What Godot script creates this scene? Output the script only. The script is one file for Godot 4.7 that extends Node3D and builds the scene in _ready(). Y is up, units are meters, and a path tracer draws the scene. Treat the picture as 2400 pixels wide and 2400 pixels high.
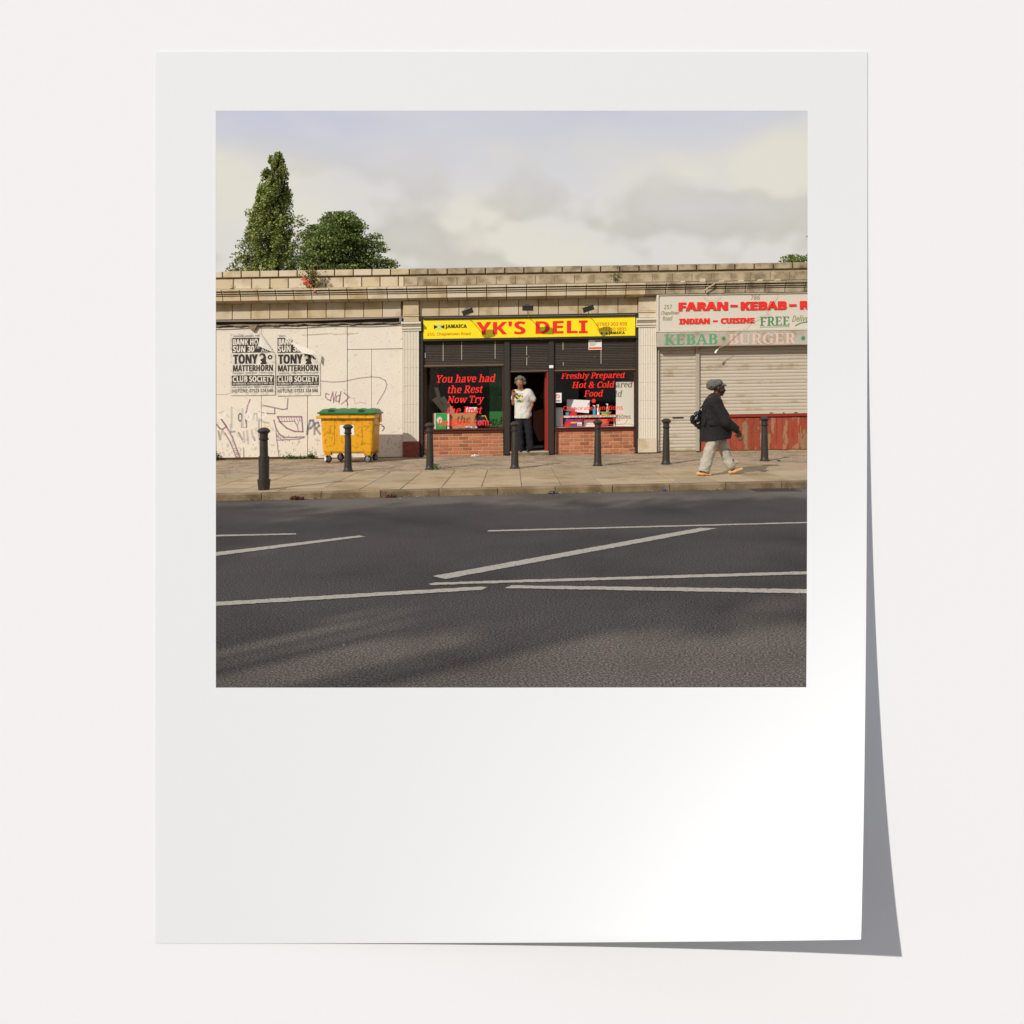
extends Node3D
# A large white paper print, its lower corner curling, hangs on a white panel that stands in a street; its picture area is open
# and through it one sees the street: a parade of shops, a pavement with bollards, a road.
# Units are metres. The street climbs K metres a metre towards +x, so long courses are laid to that fall.

const K := 0.016
const D := 19.77          # from the camera to the shop fronts
const EYE := 1.375
const F := 1977.0         # elevation drawing: units a metre at one metre
const SKEW := 0.06        # the kerb runs away from the shop fronts by 6 cm a metre
const PANEL := 1.3        # from the camera to the white panel

var rng := RandomNumberGenerator.new()
var M := {}
var counts := {}


# ---------------------------------------------------------------- mesh building
class B:
	var v := PackedVector3Array()
	var n := PackedVector3Array()
	var uv := PackedVector2Array()
	var c := PackedColorArray()
	var col := Color.WHITE
	var use_col := false
	var use_uv := false

	func put(p: Vector3, q: Vector3, t := Vector2.ZERO) -> void:
		v.append(p); n.append(q); uv.append(t); c.append(col)

	func tri(a: Vector3, b: Vector3, d: Vector3) -> void:      # counter-clockwise from outside
		var q := (b - a).cross(d - a).normalized()
		put(a, q); put(d, q); put(b, q)

	func tri_o(a: Vector3, b: Vector3, d: Vector3, out: Vector3) -> void:
		if (b - a).cross(d - a).dot(out) >= 0.0: tri(a, b, d)
		else: tri(a, d, b)

	func quad(a: Vector3, b: Vector3, d: Vector3, e: Vector3) -> void:
		tri(a, b, d); tri(a, d, e)

	func quad_o(a: Vector3, b: Vector3, d: Vector3, e: Vector3, out: Vector3) -> void:
		tri_o(a, b, d, out); tri_o(a, d, e, out)

	func quad_uv(p: Array, t: Array, q: Vector3) -> void:      # p: four points, t: their uv
		for i in [0, 2, 1, 0, 3, 2]: put(p[i], q, t[i])
		use_uv = true

	func tri_n(p: Array, q: Array) -> void:                    # with own normals; wound to agree with them
		var face: Vector3 = (p[1] - p[0]).cross(p[2] - p[0])
		var order := [0, 2, 1] if face.dot(q[0] + q[1] + q[2]) >= 0.0 else [0, 1, 2]
		for i in order: put(p[i], q[i])

	func _corner(lo: Vector3, hi: Vector3, s: Array, axis: int, ch: float) -> Vector3:
		var p := Vector3.ZERO
		for i in 3:
			var e: float = hi[i] if s[i] > 0 else lo[i]
			p[i] = e if i == axis else e - s[i] * ch
		return p

	func box(lo: Vector3, hi: Vector3, ch := 0.0) -> void:
		ch = minf(ch, 0.45 * minf(hi.x - lo.x, minf(hi.y - lo.y, hi.z - lo.z)))
		for a in 3:
			var b := (a + 1) % 3
			var d := (a + 2) % 3
			for sa in [-1, 1]:
				var pts := []
				for w in [[-1, -1], [1, -1], [1, 1], [-1, 1]]:
					var s := [0, 0, 0]
					s[a] = sa; s[b] = w[0]; s[d] = w[1]
					pts.append(_corner(lo, hi, s, a, ch))
				var out := Vector3.ZERO
				out[a] = sa
				quad_o(pts[0], pts[1], pts[2], pts[3], out)
				if ch > 0.0:
					for sb in [-1, 1]:
						var s1 := [0, 0, 0]
						var s2 := [0, 0, 0]
						s1[a] = sa; s1[b] = sb; s1[d] = -1
						s2[a] = sa; s2[b] = sb; s2[d] = 1
						var o2 := Vector3.ZERO
						o2[a] = sa; o2[b] = sb
						quad_o(_corner(lo, hi, s1, a, ch), _corner(lo, hi, s2, a, ch), _corner(lo, hi, s2, b, ch), _corner(lo, hi, s1, b, ch), o2)
		if ch > 0.0:
			for sx in [-1, 1]:
				for sy in [-1, 1]:
					for sz in [-1, 1]:
						var s := [sx, sy, sz]
						tri_o(_corner(lo, hi, s, 0, ch), _corner(lo, hi, s, 1, ch), _corner(lo, hi, s, 2, ch), Vector3(sx, sy, sz))

	func hexa(p: Array) -> void:        # eight corners: 0-3 the lower ring, 4-7 above them
		var mid := Vector3.ZERO
		for q in p: mid += q / 8.0
		for f in [[0, 1, 2, 3], [4, 5, 6, 7], [0, 1, 5, 4], [1, 2, 6, 5], [2, 3, 7, 6], [3, 0, 4, 7]]:
			var fc: Vector3 = (p[f[0]] + p[f[1]] + p[f[2]] + p[f[3]]) / 4.0
			quad_o(p[f[0]], p[f[1]], p[f[2]], p[f[3]], fc - mid)

	func poly(pts: PackedVector2Array, z0: float, z1: float) -> void:     # outline in x, y; from z0 (back) to z1 (front)
		var t := Geometry2D.triangulate_polygon(pts)
		for i in range(0, t.size(), 3):
			var a := pts[t[i]]
			var b := pts[t[i + 1]]
			var d := pts[t[i + 2]]
			tri_o(Vector3(a.x, a.y, z1), Vector3(b.x, b.y, z1), Vector3(d.x, d.y, z1), Vector3.BACK)
			tri_o(Vector3(a.x, a.y, z0), Vector3(b.x, b.y, z0), Vector3(d.x, d.y, z0), Vector3.FORWARD)
		var cw := Geometry2D.is_polygon_clockwise(pts)
		for i in pts.size():
			var a := pts[i]
			var b := pts[(i + 1) % pts.size()]
			var e := b - a
			var o := Vector3(e.y, -e.x, 0) if not cw else Vector3(-e.y, e.x, 0)
			quad_o(Vector3(a.x, a.y, z0), Vector3(b.x, b.y, z0), Vector3(b.x, b.y, z1), Vector3(a.x, a.y, z1), o)

	func profile(pts: Array, x0: float, x1: float) -> void:   # outline in (z, y) carried along x, with ends
		var pv := PackedVector2Array()
		for p in pts: pv.append(p)
		var t := Geometry2D.triangulate_polygon(pv)
		for i in range(0, t.size(), 3):
			for x in [x0, x1]:
				var q := []
				for j in 3: q.append(Vector3(x, pv[t[i + j]].y, pv[t[i + j]].x))
				tri_o(q[0], q[1], q[2], Vector3(1 if x == x1 else -1, 0, 0))
		var cw := Geometry2D.is_polygon_clockwise(pv)
		for i in pv.size():
			var a := pv[i]
			var b := pv[(i + 1) % pv.size()]
			var e := b - a
			var o2 := Vector2(e.y, -e.x) if not cw else Vector2(-e.y, e.x)
			quad_o(Vector3(x0, a.y, a.x), Vector3(x0, b.y, b.x), Vector3(x1, b.y, b.x), Vector3(x1, a.y, a.x), Vector3(0, o2.y, o2.x))

	func lathe(pr: Array, seg: int, at := Vector3.ZERO, axis := 1) -> void:    # pr: Vector2(radius, height)
		for i in pr.size() - 1:
			var p: Vector2 = pr[i]
			var q: Vector2 = pr[i + 1]
			var nn := Vector2(q.y - p.y, p.x - q.x).normalized()
			if p.distance_to(q) < 1e-6: continue
			for k in seg:
				var a0 := TAU * k / seg
				var a1 := TAU * (k + 1) / seg
				var w := [_ring(p, a0, axis), _ring(p, a1, axis), _ring(q, a1, axis), _ring(q, a0, axis)]
				var m := [_ring(nn, a0, axis), _ring(nn, a1, axis), _ring(nn, a1, axis), _ring(nn, a0, axis)]
				for j in 4: w[j] += at
				if p.x > 1e-5: tri_n([w[0], w[1], w[2]], [m[0], m[1], m[2]])
				if q.x > 1e-5: tri_n([w[0], w[2], w[3]], [m[0], m[2], m[3]])

	func _ring(p: Vector2, a: float, axis: int) -> Vector3:
		if axis == 1: return Vector3(p.x * cos(a), p.y, p.x * sin(a))
		if axis == 0: return Vector3(p.y, p.x * cos(a), p.x * sin(a))
		return Vector3(p.x * cos(a), p.x * sin(a), p.y)

	func tube(pts: Array, r: Array, seg := 8, caps := true) -> void:
		var rings := []
		var dirs := []
		for i in pts.size():
			var d: Vector3 = (pts[mini(i + 1, pts.size() - 1)] - pts[maxi(i - 1, 0)]).normalized()
			var s := d.cross(Vector3.UP if absf(d.y) < 0.95 else Vector3.RIGHT).normalized()
			var u := s.cross(d).normalized()
			var ring := []
			var dr := []
			var rad: float = r[mini(i, r.size() - 1)]
			for k in seg:
				var a := TAU * k / seg
				var o := s * cos(a) + u * sin(a)
				ring.append(pts[i] + o * rad); dr.append(o)
			rings.append(ring); dirs.append(dr)
		for i in pts.size() - 1:
			for k in seg:
				var k1 := (k + 1) % seg
				tri_n([rings[i][k], rings[i][k1], rings[i + 1][k1]], [dirs[i][k], dirs[i][k1], dirs[i + 1][k1]])
				tri_n([rings[i][k], rings[i + 1][k1], rings[i + 1][k]], [dirs[i][k], dirs[i + 1][k1], dirs[i + 1][k]])
		if caps:
			for e in [0, pts.size() - 1]:
				var out: Vector3 = (pts[0] - pts[1]) if e == 0 else (pts[e] - pts[e - 1])
				for k in range(1, seg - 1): tri_o(rings[e][0], rings[e][k], rings[e][k + 1], out)

	func turned(t: Transform3D, from := 0) -> void:       # moves what was added since vertex number from
		for i in range(from, v.size()):
			v[i] = t * v[i]
			n[i] = (t.basis * n[i]).normalized()

	func mesh(slope := 0.0, origin := Vector3.ZERO) -> ArrayMesh:
		var a := []
		a.resize(Mesh.ARRAY_MAX)
		var w := PackedVector3Array()
		w.resize(v.size())
		for i in v.size():
			var p := v[i] - origin
			w[i] = Vector3(p.x, p.y + slope * p.x, p.z)
		a[Mesh.ARRAY_VERTEX] = w
		a[Mesh.ARRAY_NORMAL] = n
		if use_uv: a[Mesh.ARRAY_TEX_UV] = uv
		if use_col: a[Mesh.ARRAY_COLOR] = c
		var m := ArrayMesh.new()
		m.add_surface_from_arrays(Mesh.PRIMITIVE_TRIANGLES, a)
		return m


# ---------------------------------------------------------------- the tree of objects
func numbered(parent: Node, called: String) -> String:
	var key := str(parent.get_instance_id()) + called
	var k: int = counts.get(key, 0)
	counts[key] = k + 1
	return called if k == 0 else "%s_%03d" % [called, k]


func tag(o: Node, label := "", category := "", group := "", kind := "") -> Node:
	if label: o.set_meta("label", label)
	if category: o.set_meta("category", category)
	if group: o.set_meta("group", group)
	if kind: o.set_meta("kind", kind)
	return o


func thing(called: String, label: String, category: String, at := Vector3.ZERO, group := "", turn := 0.0) -> Node3D:
	var o := Node3D.new()
	o.name = numbered(self, called)
	add_child(o, true)
	o.position = at
	o.rotation.y = turn
	tag(o, label, category, group)
	return o


func part(parent: Node3D, called: String, m: Mesh, mat: Material, at := Vector3.ZERO) -> MeshInstance3D:
	var o := MeshInstance3D.new()
	o.name = numbered(parent, called)
	o.mesh = m
	o.material_override = mat
	parent.add_child(o, true)
	o.position = at
	return o


func arch(parent: Node3D, called: String, b: B, mat: Material, origin: Vector3) -> MeshInstance3D:
	# a piece drawn on the level elevation and laid to the fall of the street
	var o := part(parent, called, b.mesh(K, origin), mat)
	var w := origin + Vector3(0, K * origin.x, 0)
	o.position = w if parent == self else parent.global_transform.affine_inverse() * w
	return o


func piece(parent: Node3D, called: String, m: Mesh, mat: Material, origin: Vector3) -> MeshInstance3D:
	var o := part(parent, called, m, mat)
	var w := origin + Vector3(0, K * origin.x, 0)
	o.position = w if parent == self else parent.global_transform.affine_inverse() * w
	return o


# the elevation drawing: u across, w down, p metres proud of the shop fronts
func ax(u: float, p := 0.0) -> float: return (u - 1200.0) / F * (D - p)
func ay(w: float, p := 0.0) -> float: return EYE + (940.0 - w) / F * (D - p)
func az(p := 0.0) -> float: return -D + p
func ap(u: float, w: float, p := 0.0) -> Vector3: return Vector3(ax(u, p), ay(w, p), az(p))


func abox(parent: Node3D, called: String, mat: Material, u0: float, u1: float, w0: float, w1: float, p0: float, p1: float, ch := 0.0) -> MeshInstance3D:
	# a box whose front stands at p1 and covers u0..u1 and w0..w1 there
	var b := B.new()
	var lo := Vector3(ax(u0, p1), ay(w1, p1), az(p0))
	var hi := Vector3(ax(u1, p1), ay(w0, p1), az(p1))
	b.box(lo, hi, ch)
	return arch(parent, called, b, mat, Vector3((lo.x + hi.x) / 2, lo.y, az(p0)))


# ---------------------------------------------------------------- lettering
var text_cache := {}
func glyphs(s: String, font: String, bold: bool) -> Array:
	var key := s + font + str(bold)
	if not text_cache.has(key):
		var f := SystemFont.new()
		f.font_names = PackedStringArray([font])
		f.font_weight = 700 if bold else 400
		var t := TextMesh.new()
		t.text = s
		t.font = f
		t.font_size = 64
		t.pixel_size = 0.01
		t.depth = 0.1
		t.curve_step = 2.0
		text_cache[key] = t.get_mesh_arrays()
	return text_cache[key]


func letter(b: B, s: String, font: String, bold: bool, x0: float, x1: float, y0: float, y1: float, z: float, depth := 0.004, slant := 0.0, fat := 0.0) -> void:
	# lettering that fills x0..x1, y0..y1 and stands depth proud of z
	var a := glyphs(s, font, bold)
	var src: PackedVector3Array = a[Mesh.ARRAY_VERTEX]
	var nor: PackedVector3Array = a[Mesh.ARRAY_NORMAL]
	var ind = a[Mesh.ARRAY_INDEX]
	var lo := Vector2(1e9, 1e9)
	var hi := Vector2(-1e9, -1e9)
	for q in src:
		var sx := q.x + slant * q.y
		lo = Vector2(minf(lo.x, sx), minf(lo.y, q.y)); hi = Vector2(maxf(hi.x, sx), maxf(hi.y, q.y))
	var k := Vector2((x1 - x0 - 2 * fat) / (hi.x - lo.x), (y1 - y0 - 0.8 * fat) / (hi.y - lo.y))
	var offs := [Vector2.ZERO] if fat == 0.0 else [Vector2(-fat, -0.4 * fat), Vector2(0, 0.4 * fat), Vector2(0, -0.4 * fat), Vector2(fat, 0.4 * fat), Vector2(-fat, 0.4 * fat), Vector2(fat, -0.4 * fat)]
	var list: Array = Array(ind) if ind != null and ind.size() else range(src.size())
	for oi in offs.size():
		var o: Vector2 = offs[oi]
		for i in list:
			var q := src[i]
			var sx := q.x + slant * q.y
			b.put(Vector3(x0 + fat + o.x + (sx - lo.x) * k.x, y0 + 0.4 * fat + o.y + (q.y - lo.y) * k.y, z + (q.z / 0.1 + 0.5) * depth + 0.0003 * oi), nor[i])


func sign_text(parent: Node3D, called: String, mat: Material, s: String, font: String, bold: bool, u0: float, u1: float, w0: float, w1: float, p: float, slant := 0.0, fat := 0.0, depth := 0.004) -> MeshInstance3D:
	var b := B.new()
	letter(b, s, font, bold, ax(u0, p), ax(u1, p), ay(w1, p), ay(w0, p), az(p) + 0.0015, depth, slant, fat)
	return arch(parent, called, b, mat, ap(u0, w1, p))


func adisc(parent: Node3D, called: String, mat: Material, u: float, w: float, r: float, p: float, inner := 0.0) -> MeshInstance3D:
	var b := B.new()
	var c := ap(u, w, p)
	var seg := 20
	for i in seg:
		var a0 := TAU * i / seg
		var a1 := TAU * (i + 1) / seg
		var rr := r / F * (D - p)
		var ri := inner / F * (D - p)
		var o0 := Vector3(cos(a0), sin(a0), 0)
		var o1 := Vector3(cos(a1), sin(a1), 0)
		var zz := Vector3(0, 0, 0.004)
		if inner > 0.0: b.quad_o(c + o0 * ri + zz, c + o0 * rr + zz, c + o1 * rr + zz, c + o1 * ri + zz, Vector3.BACK)
		else: b.tri_o(c + zz, c + o0 * rr + zz, c + o1 * rr + zz, Vector3.BACK)
		b.quad_o(c + o0 * rr, c + o1 * rr, c + o1 * rr + zz, c + o0 * rr + zz, o0)
	return arch(parent, called, b, mat, c)


func ribbon(b: B, pts: Array, half: float, z: float, th := 0.003) -> void:     # a flat band along a line in x, y
	for i in pts.size() - 1:
		var a: Vector2 = pts[i]
		var e: Vector2 = pts[i + 1]
		var s := (e - a).normalized().orthogonal() * half
		var q := [a - s, e - s, e + s, a + s]
		var top := []
		for w in q: top.append(Vector3(w.x, w.y, z + th))
		b.quad_o(top[0], top[1], top[2], top[3], Vector3.BACK)


# ---------------------------------------------------------------- materials
func noise(seed_: int, freq: float, oct := 4, type := FastNoiseLite.TYPE_SIMPLEX_SMOOTH) -> FastNoiseLite:
	var f := FastNoiseLite.new()
	f.seed = seed_
	f.frequency = freq
	f.noise_type = type
	f.fractal_octaves = oct
	f.fractal_type = FastNoiseLite.FRACTAL_FBM if oct > 1 else FastNoiseLite.FRACTAL_NONE
	return f


func ntex(seed_: int, freq: float, stops: Array, cols: Array, oct := 4, size := 512, type := FastNoiseLite.TYPE_SIMPLEX_SMOOTH) -> NoiseTexture2D:
	var t := NoiseTexture2D.new()
	t.width = size
	t.height = size
	t.seamless = true
	t.noise = noise(seed_, freq, oct, type)
	var g := Gradient.new()
	g.offsets = PackedFloat32Array(stops)
	g.colors = PackedColorArray(cols)
	t.color_ramp = g
	return t


func nbump(seed_: int, freq: float, strength: float, oct := 3, size := 512) -> NoiseTexture2D:
	var t := NoiseTexture2D.new()
	t.width = size
	t.height = size
	t.seamless = true
	t.as_normal_map = true
	t.bump_strength = strength
	t.noise = noise(seed_, freq, oct)
	return t


func grey(v: float) -> Color: return Color(v, v, v)


func mat(called: String, col: Color, rough := 0.8, tex: Texture2D = null, scale := 1.0, nrm: Texture2D = null, nstr := 1.0, detail: Texture2D = null, dscale := 0.3, spec := 0.5) -> StandardMaterial3D:
	var m := StandardMaterial3D.new()
	m.resource_name = called
	m.albedo_color = col
	m.roughness = rough
	m.metallic_specular = spec
	if tex or nrm or detail:
		m.uv1_triplanar = true
		m.uv1_world_triplanar = true
		m.uv1_scale = Vector3.ONE * scale
	if tex: m.albedo_texture = tex
	if nrm:
		m.normal_enabled = true
		m.normal_texture = nrm
		m.normal_scale = nstr
	if detail:
		m.detail_enabled = true
		m.detail_albedo = detail
		m.detail_blend_mode = BaseMaterial3D.BLEND_MODE_MUL
		m.detail_uv_layer = BaseMaterial3D.DETAIL_UV_2
		m.uv2_triplanar = true
		m.uv2_world_triplanar = true
		m.uv2_scale = Vector3.ONE * dscale
	M[called] = m
	return m


func glass_mat() -> StandardMaterial3D:
	var m := StandardMaterial3D.new()
	m.resource_name = "glass"
	m.transparency = BaseMaterial3D.TRANSPARENCY_ALPHA
	m.albedo_color = Color(0, 0, 0, 0.02)
	m.roughness = 0.0
	m.metallic_specular = 0.35
	M.glass = m
	return m


func make_materials() -> void:
	var mottle := ntex(1, 0.012, [0.0, 0.45, 1.0], [grey(0.72), grey(0.9), grey(1.0)], 5)
	var grain := ntex(2, 0.12, [0.0, 0.5, 1.0], [grey(0.78), grey(0.92), grey(1.0)], 3)
	var soot := ntex(3, 0.008, [0.0, 0.35, 0.65, 1.0], [Color(0.56, 0.54, 0.50), Color(0.78, 0.76, 0.72), Color(0.95, 0.94, 0.92), Color.WHITE], 5)
	var stain := ntex(4, 0.008, [0.0, 0.3, 0.5, 1.0], [Color(0.84, 0.79, 0.71), Color(0.93, 0.9, 0.85), Color(0.985, 0.98, 0.97), Color.WHITE], 5)
	var bump := nbump(5, 0.05, 4.0)
	var fine := nbump(6, 0.2, 5.0)
	# stone
	mat("stone", Color(0.86, 0.80, 0.685), 0.75, grain, 1.6, bump, 0.25, stain, 0.35)
	mat("stone_pale", Color(0.88, 0.825, 0.725), 0.7, grain, 1.7, bump, 0.25, stain, 0.41)
	mat("stone_warm", Color(0.84, 0.765, 0.63), 0.75, grain, 1.5, bump, 0.25, stain, 0.47)
	mat("stone_soot", Color(0.78, 0.72, 0.61), 0.85, grain, 1.6, bump, 0.3, soot, 0.55)
	mat("stone_soot_dark", Color(0.73, 0.665, 0.56), 0.85, grain, 1.6, bump, 0.3, soot, 0.7)
	mat("mortar", Color(0.42, 0.34, 0.24), 0.95, grain, 2.0, fine, 0.4)
	mat("mortar_pale", Color(0.72, 0.64, 0.49), 0.95, grain, 2.0, fine, 0.4)
	mat("faience", Color(0.93, 0.895, 0.825), 0.4, grain, 1.3)
	mat("wall_paint", Color(0.74, 0.69, 0.60), 0.9, grain, 1.0, bump, 0.3, stain, 0.5)
	mat("roofing", Color(0.25, 0.24, 0.23), 0.95, grain, 1.0)
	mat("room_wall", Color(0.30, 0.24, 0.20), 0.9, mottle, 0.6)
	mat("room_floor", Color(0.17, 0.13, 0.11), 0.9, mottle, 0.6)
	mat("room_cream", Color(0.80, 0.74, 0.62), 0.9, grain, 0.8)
	# bricks
	var brickt := ntex(7, 0.05, [0.0, 0.5, 1.0], [Color(0.62, 0.55, 0.5), Color(0.9, 0.88, 0.85), Color.WHITE], 4)
	var bc := [Color(0.78, 0.49, 0.36), Color(0.73, 0.445, 0.32), Color(0.82, 0.54, 0.40), Color(0.66, 0.40, 0.30), Color(0.76, 0.50, 0.39)]
	for i in bc.size(): mat("brick_%d" % i, bc[i], 0.85, brickt, 2.0, bump, 0.5)
	mat("brick_mortar", Color(0.83, 0.72, 0.56), 0.95, grain, 2.0, fine, 0.5)
	mat("plinth_red", Color.WHITE, 0.6, ntex(8, 0.03, [0.0, 0.60, 0.68, 1.0], [Color(0.40, 0.13, 0.10), Color(0.47, 0.16, 0.11), Color(0.66, 0.40, 0.32), Color(0.74, 0.56, 0.46)], 5), 2.2, bump, 0.3)
	# timber and metal of the shop front
	var blackt := ntex(9, 0.03, [0.0, 0.5, 0.8, 1.0], [grey(0.7), grey(0.95), grey(1.0), Color(1.0, 0.97, 0.9)], 4)
	mat("black_paint", Color(0.17, 0.145, 0.12), 0.55, blackt, 1.2, bump, 0.2)
	mat("shutter_black", Color(0.225, 0.195, 0.16), 0.6, blackt, 1.0, bump, 0.25)
	mat("shutter_black_worn", Color(0.26, 0.225, 0.185), 0.65, blackt, 1.3, bump, 0.25)
	mat("maroon", Color(0.34, 0.12, 0.09), 0.5, grain, 2.0)
	mat("door_red", Color(0.62, 0.16, 0.09), 0.5, grain, 2.0)
	mat("brass_rail", Color(0.50, 0.40, 0.27), 0.45, grain, 2.0)
	mat("scratch", Color(0.72, 0.69, 0.62), 0.6)
	mat("shutter_grey", Color(0.82, 0.775, 0.70), 0.5, grain, 1.0, bump, 0.15)
	mat("shutter_grey_dull", Color(0.81, 0.765, 0.695), 0.55, grain, 1.2, bump, 0.15, stain, 0.6)
	mat("guide_grey", Color(0.72, 0.68, 0.61), 0.5, grain, 1.2)
	mat("box_grey", Color(0.78, 0.75, 0.70), 0.5, grain, 0.7, null, 1.0, stain, 0.45)
	# peeling planks
	var ramps := [[0.0, 0.12, 0.20, 0.5, 1.0], [0.0, 0.27, 0.36, 0.62, 1.0], [0.0, 0.42, 0.52, 0.7, 1.0]]
	for i in 3:
		var peel := ntex(50 + i, 0.0075, ramps[i], [Color(0.56, 0.44, 0.33), Color(0.62, 0.47, 0.35), Color(0.56, 0.27, 0.185), Color(0.61, 0.265, 0.17), Color(0.53, 0.21, 0.135)], 6)
		mat("plank_%d" % i, [Color(1, 1, 1), Color(0.95, 0.92, 0.88), Color(1.0, 0.96, 0.92)][i], 0.8, peel, 1.0, bump, 0.4)
		M["plank_%d" % i].uv1_scale = Vector3(1.1, 0.30, 1.1)
		M["plank_%d" % i].uv1_offset = Vector3(0.31 * i, 0.17 * i, 0)
	# ground
	var agg := ntex(11, 0.07, [0.0, 0.38, 0.58, 0.74, 1.0], [grey(0.38), grey(0.60), grey(0.76), grey(0.95), grey(1.0)], 4, 1024)
	var patch := ntex(12, 0.007, [0.0, 0.35, 0.65, 1.0], [grey(0.74), grey(0.88), grey(0.97), grey(1.0)], 5)
	mat("asphalt", Color(0.565, 0.53, 0.488), 0.9, agg, 0.8, nbump(13, 0.3, 6.0, 2, 1024), 0.14, patch, 0.11, 0.35)
	mat("ground", Color(0.30, 0.28, 0.24), 0.95, agg, 0.3)
	var flagt := ntex(14, 0.05, [0.0, 0.4, 1.0], [grey(0.72), grey(0.92), grey(1.0)], 5)
	for i in 4:
		mat("flag_%d" % i, [Color(0.74, 0.66, 0.525), Color(0.715, 0.63, 0.50), Color(0.765, 0.68, 0.55), Color(0.70, 0.63, 0.51)][i], 0.9, flagt, 1.5, fine, 0.5, stain, 0.3)
	mat("kerbstone", Color(0.62, 0.54, 0.42), 0.9, flagt, 1.3, fine, 0.6, soot, 0.4)
	mat("kerbstone_dark", Color(0.56, 0.485, 0.375), 0.9, flagt, 1.3, fine, 0.6, soot, 0.6)
	mat("paver", Color.WHITE, 0.9, flagt, 1.5, fine, 0.5, patch, 0.3)
	M.paver.vertex_color_use_as_albedo = true
	mat("joint", Color(0.25, 0.21, 0.16), 0.95, grain, 1.5)
	var linet := ntex(15, 0.05, [0.0, 0.20, 0.27, 1.0], [Color(0.6, 0.58, 0.55), Color(0.8, 0.78, 0.75), Color(0.97, 0.96, 0.94), Color.WHITE], 4)
	mat("road_paint", Color(0.90, 0.86, 0.77), 0.8, linet, 1.0, fine, 0.3)
	mat("iron", Color.WHITE, 0.45, ntex(60, 0.03, [0.0, 0.5, 0.72, 0.77, 1.0], [Color(0.13, 0.115, 0.10), Color(0.16, 0.145, 0.13), Color(0.19, 0.17, 0.15), Color(0.33, 0.27, 0.21), Color(0.40, 0.32, 0.25)], 6), 2.2, bump, 0.3)
	mat("iron_drain", Color(0.28, 0.23, 0.19), 0.7, grain, 2.0)
	# signs
	mat("sign_yellow", Color(0.98, 0.87, 0.05), 0.4)
	mat("sign_red", Color(0.90, 0.12, 0.05), 0.5)
	mat("sign_orange", Color(0.80, 0.33, 0.06), 0.5)
	mat("sign_black", Color(0.10, 0.08, 0.05), 0.5)
	mat("flag_pale_green", Color(0.66, 0.84, 0.58), 0.5)
	mat("window_red", Color(0.96, 0.12, 0.05), 0.6)
	mat("sign_white", Color(0.90, 0.865, 0.80), 0.5, grain, 0.9)
	mat("paint_red", Color(0.90, 0.14, 0.07), 0.5)
	mat("paint_green", Color(0.30, 0.52, 0.33), 0.6)
	mat("paint_green_faded", Color(0.34, 0.60, 0.43), 0.6)
	mat("paint_pink_faded", Color(0.85, 0.73, 0.665), 0.6)
	mat("paint_olive", Color(0.50, 0.50, 0.28), 0.6)
	mat("poster_paper", Color(0.91, 0.88, 0.82), 0.8, mottle, 1.0)
	mat("poster_back", Color(0.86, 0.84, 0.79), 0.8)
	mat("poster_ink", Color(0.17, 0.13, 0.12), 0.7, grain, 3.0)
	mat("paper", Color(0.90, 0.89, 0.87), 0.7)
	mat("orange_print", Color(0.88, 0.38, 0.2), 0.7)
	mat("flood_black", Color(0.14, 0.125, 0.11), 0.4)
	mat("wire", Color(0.75, 0.68, 0.55), 0.6)
	mat("wire_dark", Color(0.16, 0.13, 0.11), 0.6)
	mat("gutter_grey", Color(0.55, 0.48, 0.42), 0.6, grain, 1.5)
	mat("debris", Color(0.60, 0.52, 0.42), 0.95, mottle, 2.0)
	# bin
	mat("bin_yellow", Color(0.87, 0.63, 0.075), 0.42, ntex(17, 0.02, [0.0, 0.28, 0.42, 1.0], [Color(0.66, 0.60, 0.55), Color(0.88, 0.86, 0.84), grey(1.0), grey(1.0)], 6), 0.8)
	mat("bin_yellow_dark", Color(0.70, 0.46, 0.05), 0.5)
	mat("bin_green", Color(0.10, 0.47, 0.24), 0.45, grain, 0.8)
	mat("rubber", Color(0.07, 0.065, 0.065), 0.7)
	mat("zinc", Color(0.62, 0.62, 0.66), 0.35)
	M.zinc.metallic = 0.7
	# people
	mat("skin_brown", Color(0.62, 0.42, 0.30), 0.55)
	mat("skin_dark", Color(0.24, 0.13, 0.085), 0.5)
	mat("tee_white", Color(0.90, 0.885, 0.85), 0.9, grain, 4.0)
	mat("navy_cloth", Color(0.075, 0.075, 0.10), 0.9, grain, 4.0)
	mat("hair_grey", Color(0.56, 0.53, 0.48), 0.8, ntex(18, 0.08, [0.0, 0.5, 1.0], [grey(0.35), grey(0.8), grey(1.0)], 3), 6.0)
	mat("jacket_black", Color(0.06, 0.055, 0.05), 0.85, grain, 4.0)
	mat("trouser_grey", Color(0.74, 0.71, 0.65), 0.9, grain, 4.0)
	mat("cap_grey", Color(0.43, 0.42, 0.40), 0.9, ntex(19, 0.3, [0.0, 0.5, 1.0], [grey(0.55), grey(0.9), grey(1.0)], 2), 6.0)
	mat("band_black", Color(0.06, 0.055, 0.05), 0.6)
	mat("shoe_tan", Color(0.80, 0.62, 0.42), 0.5)
	mat("shoe_dark", Color(0.09, 0.07, 0.06), 0.4)
	mat("bag_black", Color(0.05, 0.045, 0.045), 0.18)
	mat("flag_green", Color(0.08, 0.5, 0.2), 0.8)
	mat("flag_gold", Color(0.95, 0.78, 0.12), 0.8)
	mat("lip", Color(0.30, 0.13, 0.10), 0.5)
	# things in the windows
	mat("green_board", Color(0.16, 0.50, 0.20), 0.6, grain, 1.0)
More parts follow.
